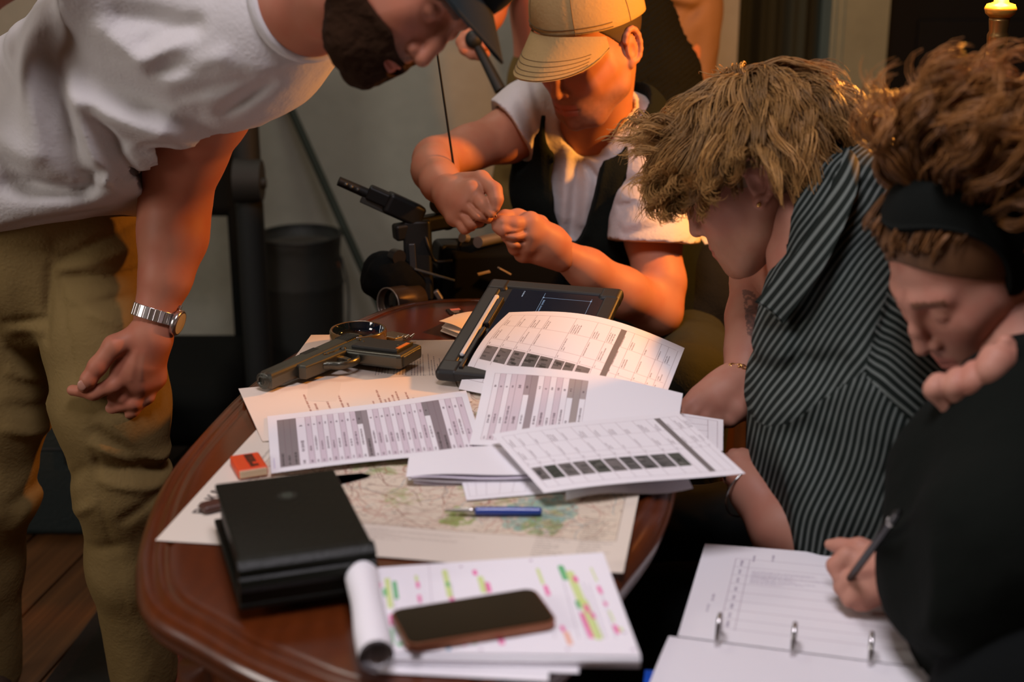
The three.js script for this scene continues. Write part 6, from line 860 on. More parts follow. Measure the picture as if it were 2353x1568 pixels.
  // collar: a band around the neck with a pointed front leaf
  { const path = [[0.314,0.9324,-1.76], [0.3382,0.9751,-1.74], [0.3614,1.0133,-1.73], [0.3843,1.0539,-1.735], [0.4057,1.088,-1.77], [0.4275,1.1103,-1.86], [0.4305,1.1012,-1.96]]; const low = [[0.3396,0.9217,-1.7], [0.3571,0.9655,-1.67], [0.3761,1.008,-1.655], [0.3951,1.0498,-1.66], [0.415,1.0857,-1.69], [0.4417,1.1092,-1.79], [0.4646,1.0999,-1.95]];
    const c1 = new THREE.CatmullRomCurve3(path.map(V)), c2 = new THREE.CatmullRomCurve3(low.map(V)); const n = 60, m = 10, Q = [], I = []; for (let s = 0; s < 2; s++) for (let i = 0; i <= n; i++) { const a = c1.getPoint(i / n), b = c2.getPoint(i / n); for (let j = 0; j <= m; j++) { const t = j / m, q = a.clone().lerp(b, t); const bul = 0.010 * Math.sin(Math.PI * t); Q.push(q.x - (s ? 0.001 : 0), q.y + bul * 0.6 - (s ? 0.0025 : 0), q.z + bul - (s ? 0.003 : 0)); } }
    const W = m + 1, o = W * (n + 1); for (let i = 0; i < n; i++) for (let j = 0; j < m; j++) { const a = i * W + j, b = a + 1, d = a + W, e = d + 1; I.push(a, b, e, a, e, d, o + a, o + e, o + b, o + a, o + d, o + e); } const rim = (a, b) => I.push(a, o + a, b, b, o + a, o + b); for (let i = 0; i < n; i++) { rim(i * W, (i + 1) * W); rim((i + 1) * W + m, i * W + m); } for (let j = 0; j < m; j++) rim(j + 1, j);
    const g = new THREE.BufferGeometry(); g.setAttribute('position', new THREE.Float32BufferAttribute(Q, 3)); g.setIndex(I); g.computeVertexNormals(); part('collar', stripeUV(g, 0.0083, () => [0.82, -0.52, 0.2, 0.002]), stripeMat, P, 'open pointed striped collar');
    const far = [[0.3675,0.9406,-1.98], [0.3749,0.9283,-1.93], [0.384,0.9464,-1.97]]; const fc = new THREE.BufferGeometry(); const qs = [[0.3667,0.9244,-2], [0.3745,0.9082,-1.985], [0.3837,0.9128,-1.94], [0.3846,0.9584,-1.96]]; part('collar_leaf', stripeUV(sheetGeo([qs[1], qs[2], qs[3], qs[0]], () => 0, 6, 6, 0.003), 0.0083, () => [0.55, 0.83, 0, 0]), stripeMat, P); }
  // trousers and shoes
  const t1 = [[[0.4697,0.5448,-1.74], 0.13], [[0.33, 0.52, -1.66], 0.09], [[0.12, 0.50, -1.70], 0.075], [[0.12, 0.3, -1.72], 0.06], [[0.14, 0.1, -1.72], 0.05]], t2 = [[[0.4942,0.5034,-1.86], 0.13], [[0.36, 0.52, -1.90], 0.09], [[0.15, 0.50, -1.95], 0.075], [[0.16, 0.3, -1.97], 0.06], [[0.18, 0.1, -1.97], 0.05]];
  const tb = bounds([t1, t2], 0.03); part('trousers', nets(wrinkled(uni(0.04, chain(t1, 0.03), chain(t2, 0.03)), 0.006, 16, 16, 16, 31), tb[0], tb[1], 0.009), cloth([0.004, 0.005, 0.005], 0.95), P, 'black trousers');
  for (const L of [t1, t2]) { const a = L[4][0], heel = [a[0], 0.062, a[2]], toe = [a[0] - 0.18, 0.052, a[2]]; const s = cutPlane(uni(0.03, chain([[a, 0.045], [heel, 0.045]], 0.02), chain([[heel, 0.045], [toe, 0.035]], 0.03)), [0, 0.013, 0], [0, -1, 0], 0.004); const b = bounds([[[a, 0.06], [heel, 0.06], [toe, 0.06]]], 0.01); part('shoe', nets(s, b[0], b[1], 0.008), mat([0.03, 0.025, 0.02], 0.5), P); }
  // hair
  const capF = (x, y, z) => { let q = ellip([0, 0.036, -0.016], [0.082, 0.090, 0.103])(x, y, z) - 0.004 * fbm(x * 50, y * 50, z * 50, 2); const X = Math.abs(x); q = smax(q, z - 0.075 - 0.35 * (y - 0.06), 0.006); q = smax(q, -(y + 0.01) + (z > 0.02 ? 0.9 * (z - 0.02) : 0.6 * Math.min(0, z - 0.02)), 0.008); return q; };
  const hc = nets(capF, [-0.11, -0.11, -0.15], [0.11, 0.16, 0.12], 0.0035); hc.applyMatrix4(basis(H.c, H.l.map(v => v * H.s), H.u.map(v => v * H.s), H.f.map(v => v * H.s)));
  const hair = part('hair', hc, mat([0.12, 0.06, 0.02], 0.7, { bumpMap: clothBumpTex, bumpScale: 0.003 }), P, 'tousled wavy blond hair');
  seed(909); const locks = []; const whorl = [0.01, 0.13, -0.035];
  for (let i = 0; i < 430; i++) { // combed outwards from the crown in loose waves
    const a = rr(-Math.PI, Math.PI), t = Math.pow(rnd(), 0.6) * 1.7; const n = [Math.sin(t) * Math.sin(a), Math.cos(t), Math.sin(t) * Math.cos(a)]; const p = [n[0] * 0.078, 0.036 + n[1] * 0.086, -0.014 + n[2] * 0.099]; if (p[1] < 0.0 && p[2] > -0.01) continue; if (p[1] < -0.05) continue; if (p[2] > 0.082) continue;
    const w = sub3(p, whorl), tt = nrm3(add3(w, n, -dot3(w, n))); const front = sstep(0.0, 0.06, p[2]); const side = Math.abs(n[0]);
    locks.push({ p, d: add3(add3([rr(-0.45, 0.45), rr(-0.25, 0.35), rr(-0.45, 0.45)], tt, 0.9), n, (0.5 + 0.35 * front) * (0.25 + 0.75 * Math.min(1, t))), len: rr(0.06, 0.115) * (1 + 0.2 * front), n: 24, spread: 0.009, amp: rr(0.004, 0.012), freq: rr(36, 66), ph: rr(0, 6.28), pull: 0.10, late: true, surf: 0.14, whorl, lift: rr(1.05, 1.24), floor: rr(-0.02, 0.045) + 0.35 * Math.max(0, p[2]), tint: rr(0.5, 1.35) });
  }
  for (let i = 0; i < 46; i++) { const x = rr(-0.06, 0.07), p = [x, rr(0.075, 0.11), 0.072 - 0.3 * Math.abs(x)]; locks.push({ p, d: [x * 4 + rr(-0.3, 0.3), rr(0.2, 0.7), 0.9], len: rr(0.06, 0.11), n: 10, spread: 0.006, amp: rr(0.007, 0.012), freq: rr(60, 95), ph: rr(0, 6.28), pull: 0.12, late: true, lift: 1.05, tint: rr(0.7, 1.2) }); }
  for (let i = 0; i < 50; i++) { const x = rr(-0.06, 0.078), p = [x, rr(-0.05, 0.0), -0.09 + 0.35 * Math.abs(x)]; locks.push({ p, d: [x * 3, rr(-0.6, -0.2), -0.8], len: rr(0.05, 0.085), n: 10, spread: 0.006, amp: rr(0.006, 0.010), freq: rr(60, 95), ph: rr(0, 6.28), pull: 0.05, lift: 1.06, tint: rr(0.7, 1.2) }); }
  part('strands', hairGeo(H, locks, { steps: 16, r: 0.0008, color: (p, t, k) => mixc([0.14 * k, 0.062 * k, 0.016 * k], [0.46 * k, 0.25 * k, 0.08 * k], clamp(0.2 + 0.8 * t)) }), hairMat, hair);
  const st = thing('stool', 'dark stool carrying the person in the striped shirt', 'stool'); const wd = mat([0.03, 0.018, 0.01], 0.5); const sc = [0.53, -1.76];
  part('seat', lathe([[0.001, 0.40], [0.17, 0.40], [0.18, 0.41], [0.18, 0.43], [0.17, 0.44], [0.001, 0.44]], [sc[0], 0, sc[1]], [0, 1, 0]), wd, st); for (let k = 0; k < 4; k++) { const a = k * 1.571 + 0.78; part('leg', rod([sc[0] + 0.17 * Math.cos(a), 0, sc[1] + 0.17 * Math.sin(a)], [sc[0] + 0.12 * Math.cos(a), 0.41, sc[1] + 0.12 * Math.sin(a)], 0.014), wd, st); }
}

// ---------- person with the headband, writing, front right ----------
{
  const P = thing('person', 'person with curly auburn hair and black headband writing in a binder', 'person', 'people around the table');
  const skin = [0.50, 0.24, 0.17], tone = skinTone(skin);
  const H = headFrame([0.4498,0.9484,-1.5], [-0.58,0.7955,0.1831], [-0.71,-0.6035,0.3433], 0.95);
  const neck = [[H.toW([0, -0.05, -0.035]), 0.052], [[0.5689,0.9026,-1.42], 0.055]];
  const core = [[[0.5806,0.8826,-1.42], 0.07], [[0.5968,0.763,-1.35], 0.09], [[0.5998,0.5844,-1.3], 0.10]];
  const aL = [[[0.5505,0.8775,-1.36], 0.05], [[0.4814,0.8274,-1.27], 0.045], [[0.4509,0.7893,-1.27], 0.036], [[0.4312,0.7663,-1.3], 0.03], [[0.4212,0.715,-1.418], 0.022]];
  const aR = [[[0.6289,0.8407,-1.46], 0.05], [[0.5754,0.7425,-1.36], 0.042], [[0.5386,0.8537,-1.37], 0.034], [[0.5167,0.9287,-1.39], 0.024]];
  const body = uni(0.02, chain(neck, 0.03), chain(core, 0.04), chain(aL, 0.02), chain(aR, 0.02)); const [lo, hi] = bounds([neck, core, aL, aR], 0.02); const bg = nets(body, lo, hi, 0.009);
  // fist under the chin
  const fist = uni(0.001, chain([[[0.5311,0.9103,-1.4], 0.024], [[0.5177,0.9341,-1.395], 0.028], [[0.4909,0.9225,-1.4], 0.018]], 0.02), fingers([
    [[[0.5227,0.951,-1.395], 0.017], [[0.4968,0.9791,-1.38], 0.0175], [[0.4894,0.9717,-1.374], 0.0145], [[0.5025,0.9426,-1.372], 0.011]],
    [[[0.5008,0.9371,-1.4], 0.014], [[0.4786,0.9635,-1.384], 0.0138], [[0.4734,0.9571,-1.378], 0.012], [[0.4868,0.9339,-1.376], 0.010]],
    [[[0.4871,0.9304,-1.405], 0.013], [[0.4632,0.9557,-1.39], 0.0122], [[0.4579,0.9502,-1.384], 0.0108], [[0.472,0.9293,-1.382], 0.009]],
    [[[0.4732,0.9236,-1.41], 0.012], [[0.4459,0.948,-1.398], 0.0108], [[0.4391,0.9444,-1.392], 0.0094], [[0.4558,0.9248,-1.39], 0.0085]],
    [[[0.5248,0.9576,-1.39], 0.016], [[0.512,0.9854,-1.385], 0.0115], [[0.5053,0.9981,-1.385], 0.0088]]], 0.0006));
  const gF = nets(fist, [0.4314,0.8873,-1.44].map((v, i) => i === 2 ? -1.45 : v - 0.01), [0.5133,1.0255,-1.34].map((v, i) => i === 2 ? -1.33 : v), 0.0026);
  // writing hand
  const wr = uni(0.008, chain([[[0.4212,0.715,-1.418], 0.0208], [[0.4098,0.712,-1.4395], 0.0216], [[0.3985,0.708,-1.442], 0.0192]], 0.02), chain([[[0.4135,0.7,-1.4209], 0.0176], [[0.3933,0.69,-1.4245], 0.0144]], 0.02), fingers([
    [[[0.4194,0.722,-1.4519], 0.0144], [[0.3947,0.728,-1.4639], 0.01], [[0.377,0.722,-1.4783], 0.0084], [[0.366,0.72,-1.4868], 0.00624]],
    [[[0.4092,0.718,-1.449], 0.0128], [[0.3776,0.722,-1.4519], 0.01], [[0.3647,0.712,-1.4501], 0.0084], [[0.3671,0.702,-1.4399], 0.00704]],
    [[[0.4036,0.705,-1.432], 0.012], [[0.3782,0.7,-1.4364], 0.0096], [[0.3714,0.692,-1.4361], 0.0084], [[0.3747,0.685,-1.4267], 0.00704]],
    [[[0.4052,0.695,-1.4253], 0.0112], [[0.3839,0.688,-1.4252], 0.0092], [[0.3763,0.682,-1.4222], 0.0076]],
    [[[0.4106,0.688,-1.4252], 0.0108], [[0.3937,0.68,-1.4229], 0.0084], [[0.3857,0.677,-1.4234], 0.0068]]], 0.003));
  const gW = nets(wr, [0.3442,0.66,-1.4244].map((v, i) => i === 1 ? 0.664 : i === 2 ? v - 0.12 : v), [0.4468,0.74,-1.4594].map((v, i) => i === 1 ? 0.755 : i === 2 ? v + 0.16 : v), 0.003);
  part('body', joinColored([headGeo(H, { jaw: 0.048 }, faceColor(skin, { brow: [0.12, 0.05, 0.02] })), colored(bg, tone), colored(gF, tone), colored(gW, tone)]), skinMat, P);
  // sweater
  const tor = [[[0.6187,0.8459,-1.46], 0.08], [[0.5864,0.8507,-1.4], 0.14], [[0.5878,0.768,-1.34], 0.16], [[0.5966,0.6109,-1.3], 0.17]];
  const sl = [[[0.5505,0.8775,-1.36], 0.085], [[0.4814,0.8274,-1.27], 0.085], [[0.4509,0.7893,-1.27], 0.070], [[0.4312,0.7663,-1.3], 0.055], [[0.408,0.7565,-1.335], 0.040]], sr = [[[0.6162,0.8439,-1.44], 0.08], [[0.5754,0.7425,-1.36], 0.07], [[0.5392,0.8487,-1.37], 0.06], [[0.5222,0.9039,-1.385], 0.042]];
  const chest = [[[0.5299,0.8496,-1.47], 0.05], [[0.4867,0.8224,-1.43], 0.068], [[0.4859,0.7579,-1.36], 0.09]];
  let sw = uni(0.04, chain(tor, 0.05), cutPlane(chain(sl, 0.03), [0.3994,0.7549,-1.34], [-1,0,0], 0.006), cutPlane(chain(sr, 0.03), [0.5195,0.9143,-1.387], [-0.1,0.9511,-0.309], 0.006), chain(chest, 0.04));
  sw = wrinkled(sw, 0.006, 13, 13, 13, 41); const sb = bounds([tor, sl, sr, chest], 0.03); part('sweater', boxUV(nets(sw, sb[0], sb[1], 0.008), 6), cloth([0.0045, 0.006, 0.0045], 0.97), P, 'black sweater');
  const tl = [[[0.5998,0.5844,-1.3], 0.15], [[0.46, 0.52, -1.20], 0.09], [[0.30, 0.50, -1.14], 0.07], [[0.31, 0.28, -1.16], 0.055], [[0.32, 0.1, -1.18], 0.05]], tr = [[[0.5537,0.651,-1.2], 0.15], [[0.50, 0.52, -1.0], 0.09], [[0.34, 0.50, -0.94], 0.07], [[0.35, 0.28, -0.96], 0.055], [[0.36, 0.1, -0.98], 0.05]];
  const tb = bounds([tl, tr], 0.03); part('trousers', nets(wrinkled(uni(0.04, chain(tl, 0.03), chain(tr, 0.03)), 0.005, 14, 14, 14, 51), tb[0], tb[1], 0.01), cloth([0.004, 0.005, 0.005], 0.95), P, 'black trousers');
  for (const L of [tl, tr]) { const a = L[4][0], heel = [a[0], 0.06, a[2]], toe = [a[0] - 0.10, 0.05, a[2] + 0.1]; const s = cutPlane(uni(0.03, chain([[a, 0.042], [heel, 0.042]], 0.02), chain([[heel, 0.042], [toe, 0.032]], 0.03)), [0, 0.013, 0], [0, -1, 0], 0.004); const b = bounds([[[a, 0.06], [heel, 0.06], [toe, 0.06]]], 0.01); part('shoe', nets(s, b[0], b[1], 0.008), mat([0.02, 0.02, 0.02], 0.5), P); }
  // hair
  const M = basis(H.c, H.l.map(v => v * H.s), H.u.map(v => v * H.s), H.f.map(v => v * H.s));
  const capF = (x, y, z) => { let q = ellip([0, 0.036, -0.018], [0.083, 0.090, 0.104])(x, y, z); q = smax(q, z - 0.072 - 0.25 * (y - 0.06), 0.006); q = smax(q, -(y + 0.03) + (z > -0.01 ? 1.1 * (z + 0.01) : 0.5 * Math.min(0, z)), 0.008); return q; };
  const hc = nets(capF, [-0.11, -0.12, -0.15], [0.11, 0.16, 0.12], 0.004); hc.applyMatrix4(M); const hair = part('hair', hc, mat([0.12, 0.05, 0.016], 0.6), P, 'curly auburn hair');
  seed(414); const locks = [];
  for (let i = 0; i < 420; i++) { const a = rr(-Math.PI, Math.PI), t = Math.pow(rnd(), 0.7) * 1.8; const n = [Math.sin(t) * Math.sin(a), Math.cos(t), Math.sin(t) * Math.cos(a)]; const p = [n[0] * 0.08, 0.036 + n[1] * 0.088, -0.016 + n[2] * 0.1]; if (p[2] > -0.012 + 0.25 * (p[1] - 0.05)) continue; if (p[1] < -0.05) continue; locks.push({ p, d: [n[0] + rr(-0.4, 0.4), n[1] + rr(-0.2, 0.4), n[2] + rr(-0.4, 0.4)], len: rr(0.10, 0.15), n: 12, spread: 0.006, amp: rr(0.007, 0.013), freq: rr(60, 100), ph: rr(0, 6.28), pull: 0.03, surf: 0.12, whorl: [0, 0.1, 0.12], lift: rr(1.1, 1.42), tint: rr(0.6, 1.3) }); }
  for (let i = 0; i < 70; i++) { const x = rr(-0.07, 0.07); locks.push({ p: [x, rr(0.07, 0.105), rr(0.03, 0.075) - 0.3 * Math.abs(x)], d: [x * 3, 0.5, -0.6], len: 0.06, n: 8, spread: 0.005, amp: 0.002, freq: 40, ph: 0, pull: 0.02, flow: [0, 0.1, -1], fl: 0.2, lift: 1.05, tint: rr(0.7, 1.1) }); }
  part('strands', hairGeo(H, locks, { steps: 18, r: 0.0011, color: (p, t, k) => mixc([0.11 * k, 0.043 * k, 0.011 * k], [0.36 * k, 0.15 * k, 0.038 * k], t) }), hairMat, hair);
  // headband: a band over the head from temple to temple
  { const Q = [], I = [], n = 60, w = 10; for (let s = 0; s < 2; s++) for (let i = 0; i <= n; i++) { const a = (i / n - 0.5) * Math.PI * 1.5; for (let j = 0; j <= w; j++) { const v = j / w - 0.5; const r = (s ? 1.0 : 1.10) + (s ? 0 : 0.04 * Math.cos(v * Math.PI)); const z = 0.030 + v * 0.058 - 0.05 * Math.sin(Math.abs(a)) ** 2; const k = Math.sqrt(Math.max(0.1, 1 - ((z + 0.014) / 0.115) ** 2)); Q.push(0.083 * r * k * Math.sin(a), 0.034 + 0.091 * r * k * Math.cos(a), z); } }
    const W = w + 1, o = W * (n + 1); for (let i = 0; i < n; i++) for (let j = 0; j < w; j++) { const a = i * W + j, b = a + 1, d = a + W, e = d + 1; I.push(a, b, e, a, e, d, o + a, o + e, o + b, o + a, o + d, o + e); } const rim = (a, b) => I.push(a, o + a, b, b, o + a, o + b); for (let i = 0; i < n; i++) { rim(i * W, (i + 1) * W); rim((i + 1) * W + w, i * W + w); }
    const g = new THREE.BufferGeometry(); g.setAttribute('position', new THREE.Float32BufferAttribute(Q, 3)); g.setIndex(I); g.computeVertexNormals(); g.applyMatrix4(M); part('headband', g, cloth([0.004, 0.005, 0.004], 0.95, { side: THREE.DoubleSide }), P, 'wide black headband'); }
  // pen in the hand
  const k = thing('black_pen', 'black pen with silver clip held over the binder page', 'pen'); const a = [0.3759,0.664,-1.4701], b = [0.3842,0.8528,-1.29];
  const dir = nrm3(sub3(b, a)), Ln = len3(sub3(b, a)); part('barrel', lathe([[0.0001, 0], [0.0007, 0.001], [0.0018, 0.008], [0.0038, 0.02], [0.0044, 0.04], [0.0044, Ln - 0.02], [0.0034, Ln], [0.0001, Ln]], a, dir, 24), mat([0.005, 0.006, 0.006], 0.3, { specularIntensity: 0.6 }), k); const up = nrm3(cross3(dir, [1, 0, 0])); part('clip', bar(add3(add3(a, dir, Ln - 0.05), [-0.3, 0.5, 0.8], 0.0065), add3(add3(a, dir, Ln - 0.01), [-0.3, 0.5, 0.8], 0.0065), 0.0035, 0.0015, 0.0005), mat([0.6, 0.6, 0.58], 0.2, { metalness: 0.9 }), k); part('clip_ring', lathe([[0.0043, Ln - 0.03], [0.0049, Ln - 0.03], [0.0049, Ln - 0.026], [0.0043, Ln - 0.026]], a, dir, 20), mat([0.7, 0.68, 0.62], 0.2, { metalness: 0.9 }), k);
}
{ // ring binder on the lap
  const t = thing('ring_binder', 'open ring binder with printed forms on the lap of the writing person', 'binder');
  const y = 0.66; const LF = [0.2411,0.66,-1.6115], TR = [0.3879,0.66,-1.5732], LN = [0.159,0.66,-1.2633];
  const ex = nrm3(sub3(TR, LF)); const ey = nrm3([-ex[2], 0, ex[0]]); const Lw = 0.297; const near = Math.abs(dot3(sub3(LN, LF), ey));
  const sgn = dot3(sub3(LN, LF), ey) > 0 ? 1 : -1; const dn = [ey[0] * sgn, 0, ey[2] * sgn]; const Wd = 0.36, Dp = 0.235;
  const corner = (u, v, h = 0) => [LF[0] + ex[0] * u + dn[0] * v, y + h, LF[2] + ex[2] * u + dn[2] * v];
  const tx = canvasTex(1280, 900, (g, w, h) => { g.fillStyle = '#efecef'; g.fillRect(0, 0, w, h); seed(71); g.strokeStyle = 'rgba(140,120,135,0.5)'; g.lineWidth = 3; for (let i = 0; i < 9; i++) { g.beginPath(); g.moveTo(150, 130 + i * 82); g.lineTo(w - 40, 130 + i * 82); g.stroke(); } g.beginPath(); g.moveTo(150, 130); g.lineTo(150, 800); g.stroke(); g.beginPath(); g.moveTo(210, 130); g.lineTo(210, 800); g.stroke(); for (let i = 0; i < 8; i++) { greek(g, 172, 200 + i * 82, rr(30, 60), 13, 'rgba(100,85,110,0.7)', true); } for (let i = 0; i < 9; i++) greek(g, 230, 240 + i * 14, rr(120, 320), 9, 'rgba(120,105,130,0.45)'); for (const [x, y2] of [[90, 560], [80, 660], [220, 150], [300, 130], [560, 110]]) greek(g, x, y2, 60, 12, 'rgba(100,85,110,0.6)', true); });
  const tilt = (u, v) => 0.006 * Math.sin(u * 2.5) * v;
  part('upper_page', sheetGeo([corner(0, Dp), corner(Wd, Dp), corner(Wd, 0), corner(0, 0)], tilt, 24, 16, 0.0006), paperMat(tx), t);
  for (let i = 1; i < 4; i++) part('page', sheetGeo([corner(0.002 * i, Dp, -0.002 * i), corner(Wd, Dp, -0.002 * i), corner(Wd, 0.001 * i, -0.002 * i), corner(0.003 * i, 0.001 * i, -0.002 * i)], tilt, 12, 8, 0.001), whiteBlank, t);
  part('lower_page', sheetGeo([corner(-0.02, Dp + 0.25, -0.012), corner(Wd, Dp + 0.25, -0.012), corner(Wd, Dp + 0.012, 0.0), corner(-0.008, Dp + 0.012, 0.0)], (u, v) => 0.01 * Math.sin(v * 2.6), 16, 12, 0.0006), whiteBlank, t);
  part('cover', (() => { const g = sheetGeo([corner(0.01, Dp + 0.24, -0.016), corner(Wd, Dp + 0.24, -0.016), corner(Wd, 0.012, -0.010), corner(0.015, 0.012, -0.010)], () => 0, 4, 4, 0.003); return g; })(), mat([0.01, 0.011, 0.012], 0.5), t);
  const steel = mat([0.6, 0.58, 0.58], 0.18, { metalness: 0.95 });
  for (let i = 0; i < 4; i++) { const c = corner(0.045 + i * 0.08, Dp + 0.002, 0.006); const pts = []; for (let k = 0; k <= 16; k++) { const a = k / 16 * Math.PI; pts.push([c[0] + dn[0] * 0.02 * Math.cos(a), c[1] - 0.008 + 0.034 * Math.sin(a), c[2] + dn[2] * 0.02 * Math.cos(a)]); } part('ring', tube(pts, 0.0026, 40, 10), steel, t, i === 0 ? 'steel ring' : undefined); }
  part('ring_plate', bar(corner(0.01, Dp, -0.006), corner(Wd - 0.02, Dp, -0.006), 0.02, 0.003), steel, t);
}
{ // blue folder peeping out at the bottom edge
  const t = thing('blue_folder', 'bright blue folder peeping out left of the ring binder', 'folder'); const g = sheetGeo([[0.1297,0.64,-1.2549], [0.2048,0.64,-1.2549], [0.2259,0.64,-1.3423], [0.1431,0.64,-1.3467]], () => 0, 4, 4, 0.006); part('cover', g, mat([0.012, 0.09, 0.55], 0.4), t);
}

// ---------- people standing in the background ----------
{
  const P = thing('person', 'standing person far behind the tan cap in brown trousers holding a black stick', 'person', 'people in the background');
  const skin = [0.55, 0.2, 0.11]; const core = [[[0.1171,1.5782,-3.3], 0.07], [[0.1285,1.4245,-3.3], 0.12], [[0.1216,1.1897,-3.3], 0.12], [[0.1134,1.0436,-3.3], 0.11]]; const hd = ellip([0.115,1.6998,-3.28], [0.08, 0.115, 0.1]);
  const arm = [[[0.0369,1.4064,-3.28], 0.055], [[-0.0252,1.2532,-3.2], 0.045], [[-0.0533,1.174,-3.15], 0.036], [[-0.0736,1.1353,-3.12], 0.028]];
  const hand = uni(0.01, chain([[[-0.0736,1.1353,-3.12], 0.027], [[-0.0854,1.119,-3.1], 0.03]], 0.02), fingers([[[[-0.0947,1.1282,-3.1], 0.017], [[-0.1062,1.1211,-3.08], 0.013], [[-0.1003,1.1073,-3.065], 0.012], [[-0.0817,1.1024,-3.06], 0.010]], [[[-0.0898,1.1173,-3.09], 0.016], [[-0.0968,1.1058,-3.07], 0.013], [[-0.0845,1.0978,-3.06], 0.012], [[-0.0707,1.0987,-3.06], 0.010]], [[[-0.0787,1.1109,-3.09], 0.015], [[-0.082,1.0985,-3.07], 0.012], [[-0.0689,1.0942,-3.06], 0.0105], [[-0.0596,1.1024,-3.06], 0.009]], [[[-0.0694,1.1109,-3.09], 0.014], [[-0.069,1.0976,-3.07], 0.011], [[-0.0578,1.0963,-3.065], 0.0095], [[-0.0522,1.1045,-3.065], 0.008]], [[[-0.0757,1.1338,-3.09], 0.016], [[-0.0631,1.126,-3.06], 0.013], [[-0.0593,1.1153,-3.05], 0.011]]], 0.003));
  const body = uni(0.03, hd, chain(core, 0.04), chain([core[1], arm[0]], 0.03), chain(arm, 0.02)); const b = bounds([core, arm, [[[0.115,1.6998,-3.28], 0.14]]], 0.03);
  part('body', joinColored([colored(nets(body, b[0], b[1], 0.012), () => skin), colored(nets(hand, [-0.1306,1.0608,-3.16].map((v, i) => i === 2 ? -3.17 : v), [-0.0328,1.1695,-3].map((v, i) => i === 2 ? -3.0 : v), 0.004), () => skin)]), skinMat, P);
  const sh = [[[0.1611,1.4974,-3.3], 0.13], [[0.1596,1.2849,-3.3], 0.14], [[0.1566,1.1608,-3.3], 0.128]], sb = bounds([sh], 0.1); part('shirt', nets(wrinkled(uni(0.05, chain(sh, 0.04), chain([[[0.0512,1.4155,-3.28], 0.08], [[-0.0062,1.2797,-3.22], 0.07]], 0.03)), 0.006, 12, 12, 12, 61), sb[0], sb[1], 0.011), cloth([0.012, 0.03, 0.06], 0.95), P, 'navy shirt');
  const jk = [[[0.157,1.1318,-3.3], 0.13], [[0.1486,1.0238,-3.3], 0.14]], l1 = [[[0.0988,0.994,-3.3], 0.11], [[0.0497,0.7699,-3.3], 0.088], [[0.0477,0.5254,-3.3], 0.075], [[0.05, 0.1, -3.3], 0.055]], l2 = [[[0.1762,0.9884,-3.34], 0.105], [[0.1903,0.7617,-3.34], 0.088], [[0.1999,0.5142,-3.34], 0.075], [[0.19, 0.1, -3.34], 0.055]];
  const tb = bounds([jk, l1, l2], 0.03); part('trousers', boxUV(nets(creased(uni(0.04, chain(jk, 0.04), chain(l1, 0.04), chain(l2, 0.04)), [[[-0.0114,0.8307,-3.2], [0.0924,0.8507,-3.2], 0.02, 0.014], [[-0.0065,0.7805,-3.2], [0.0929,0.7905,-3.2], 0.022, -0.016], [[-0.0065,0.7093,-3.2], [0.0884,0.7297,-3.2], 0.024, 0.012]], -3.4), tb[0], tb[1], 0.011), 4), cloth([0.17, 0.105, 0.03], 0.92), P, 'brown ochre trousers');
  for (const L of [l1, l2]) { const a = L[3][0], heel = [a[0], 0.05, a[2]], toe = [a[0] - 0.03, 0.04, a[2] + 0.17]; const s = cutPlane(uni(0.03, chain([[a, 0.045], [heel, 0.045]], 0.02), chain([[heel, 0.045], [toe, 0.035]], 0.03)), [0, 0.001, 0], [0, -1, 0], 0.004); const bb = bounds([[[a, 0.06], [heel, 0.06], [toe, 0.06]]], 0.01); part('shoe', nets(s, bb[0], bb[1], 0.01), mat([0.03, 0.02, 0.015], 0.5), P); }
  const k = thing('black_stick', 'short thick black stick hanging from a hand above the tan brim', 'stick'); part('rod', rod([-0.0869,1.1405,-3.06], [-0.0242,1.0282,-3], 0.008, 0.013, 20), mat([0.008, 0.010, 0.009], 0.6), k); part('knob', (() => { const g = new THREE.SphereGeometry(0.02, 20, 14); const c = [-0.0794,1.1289,-3.05]; g.translate(c[0], c[1], c[2]); return g; })(), mat([0.008, 0.010, 0.009], 0.6), k);
}
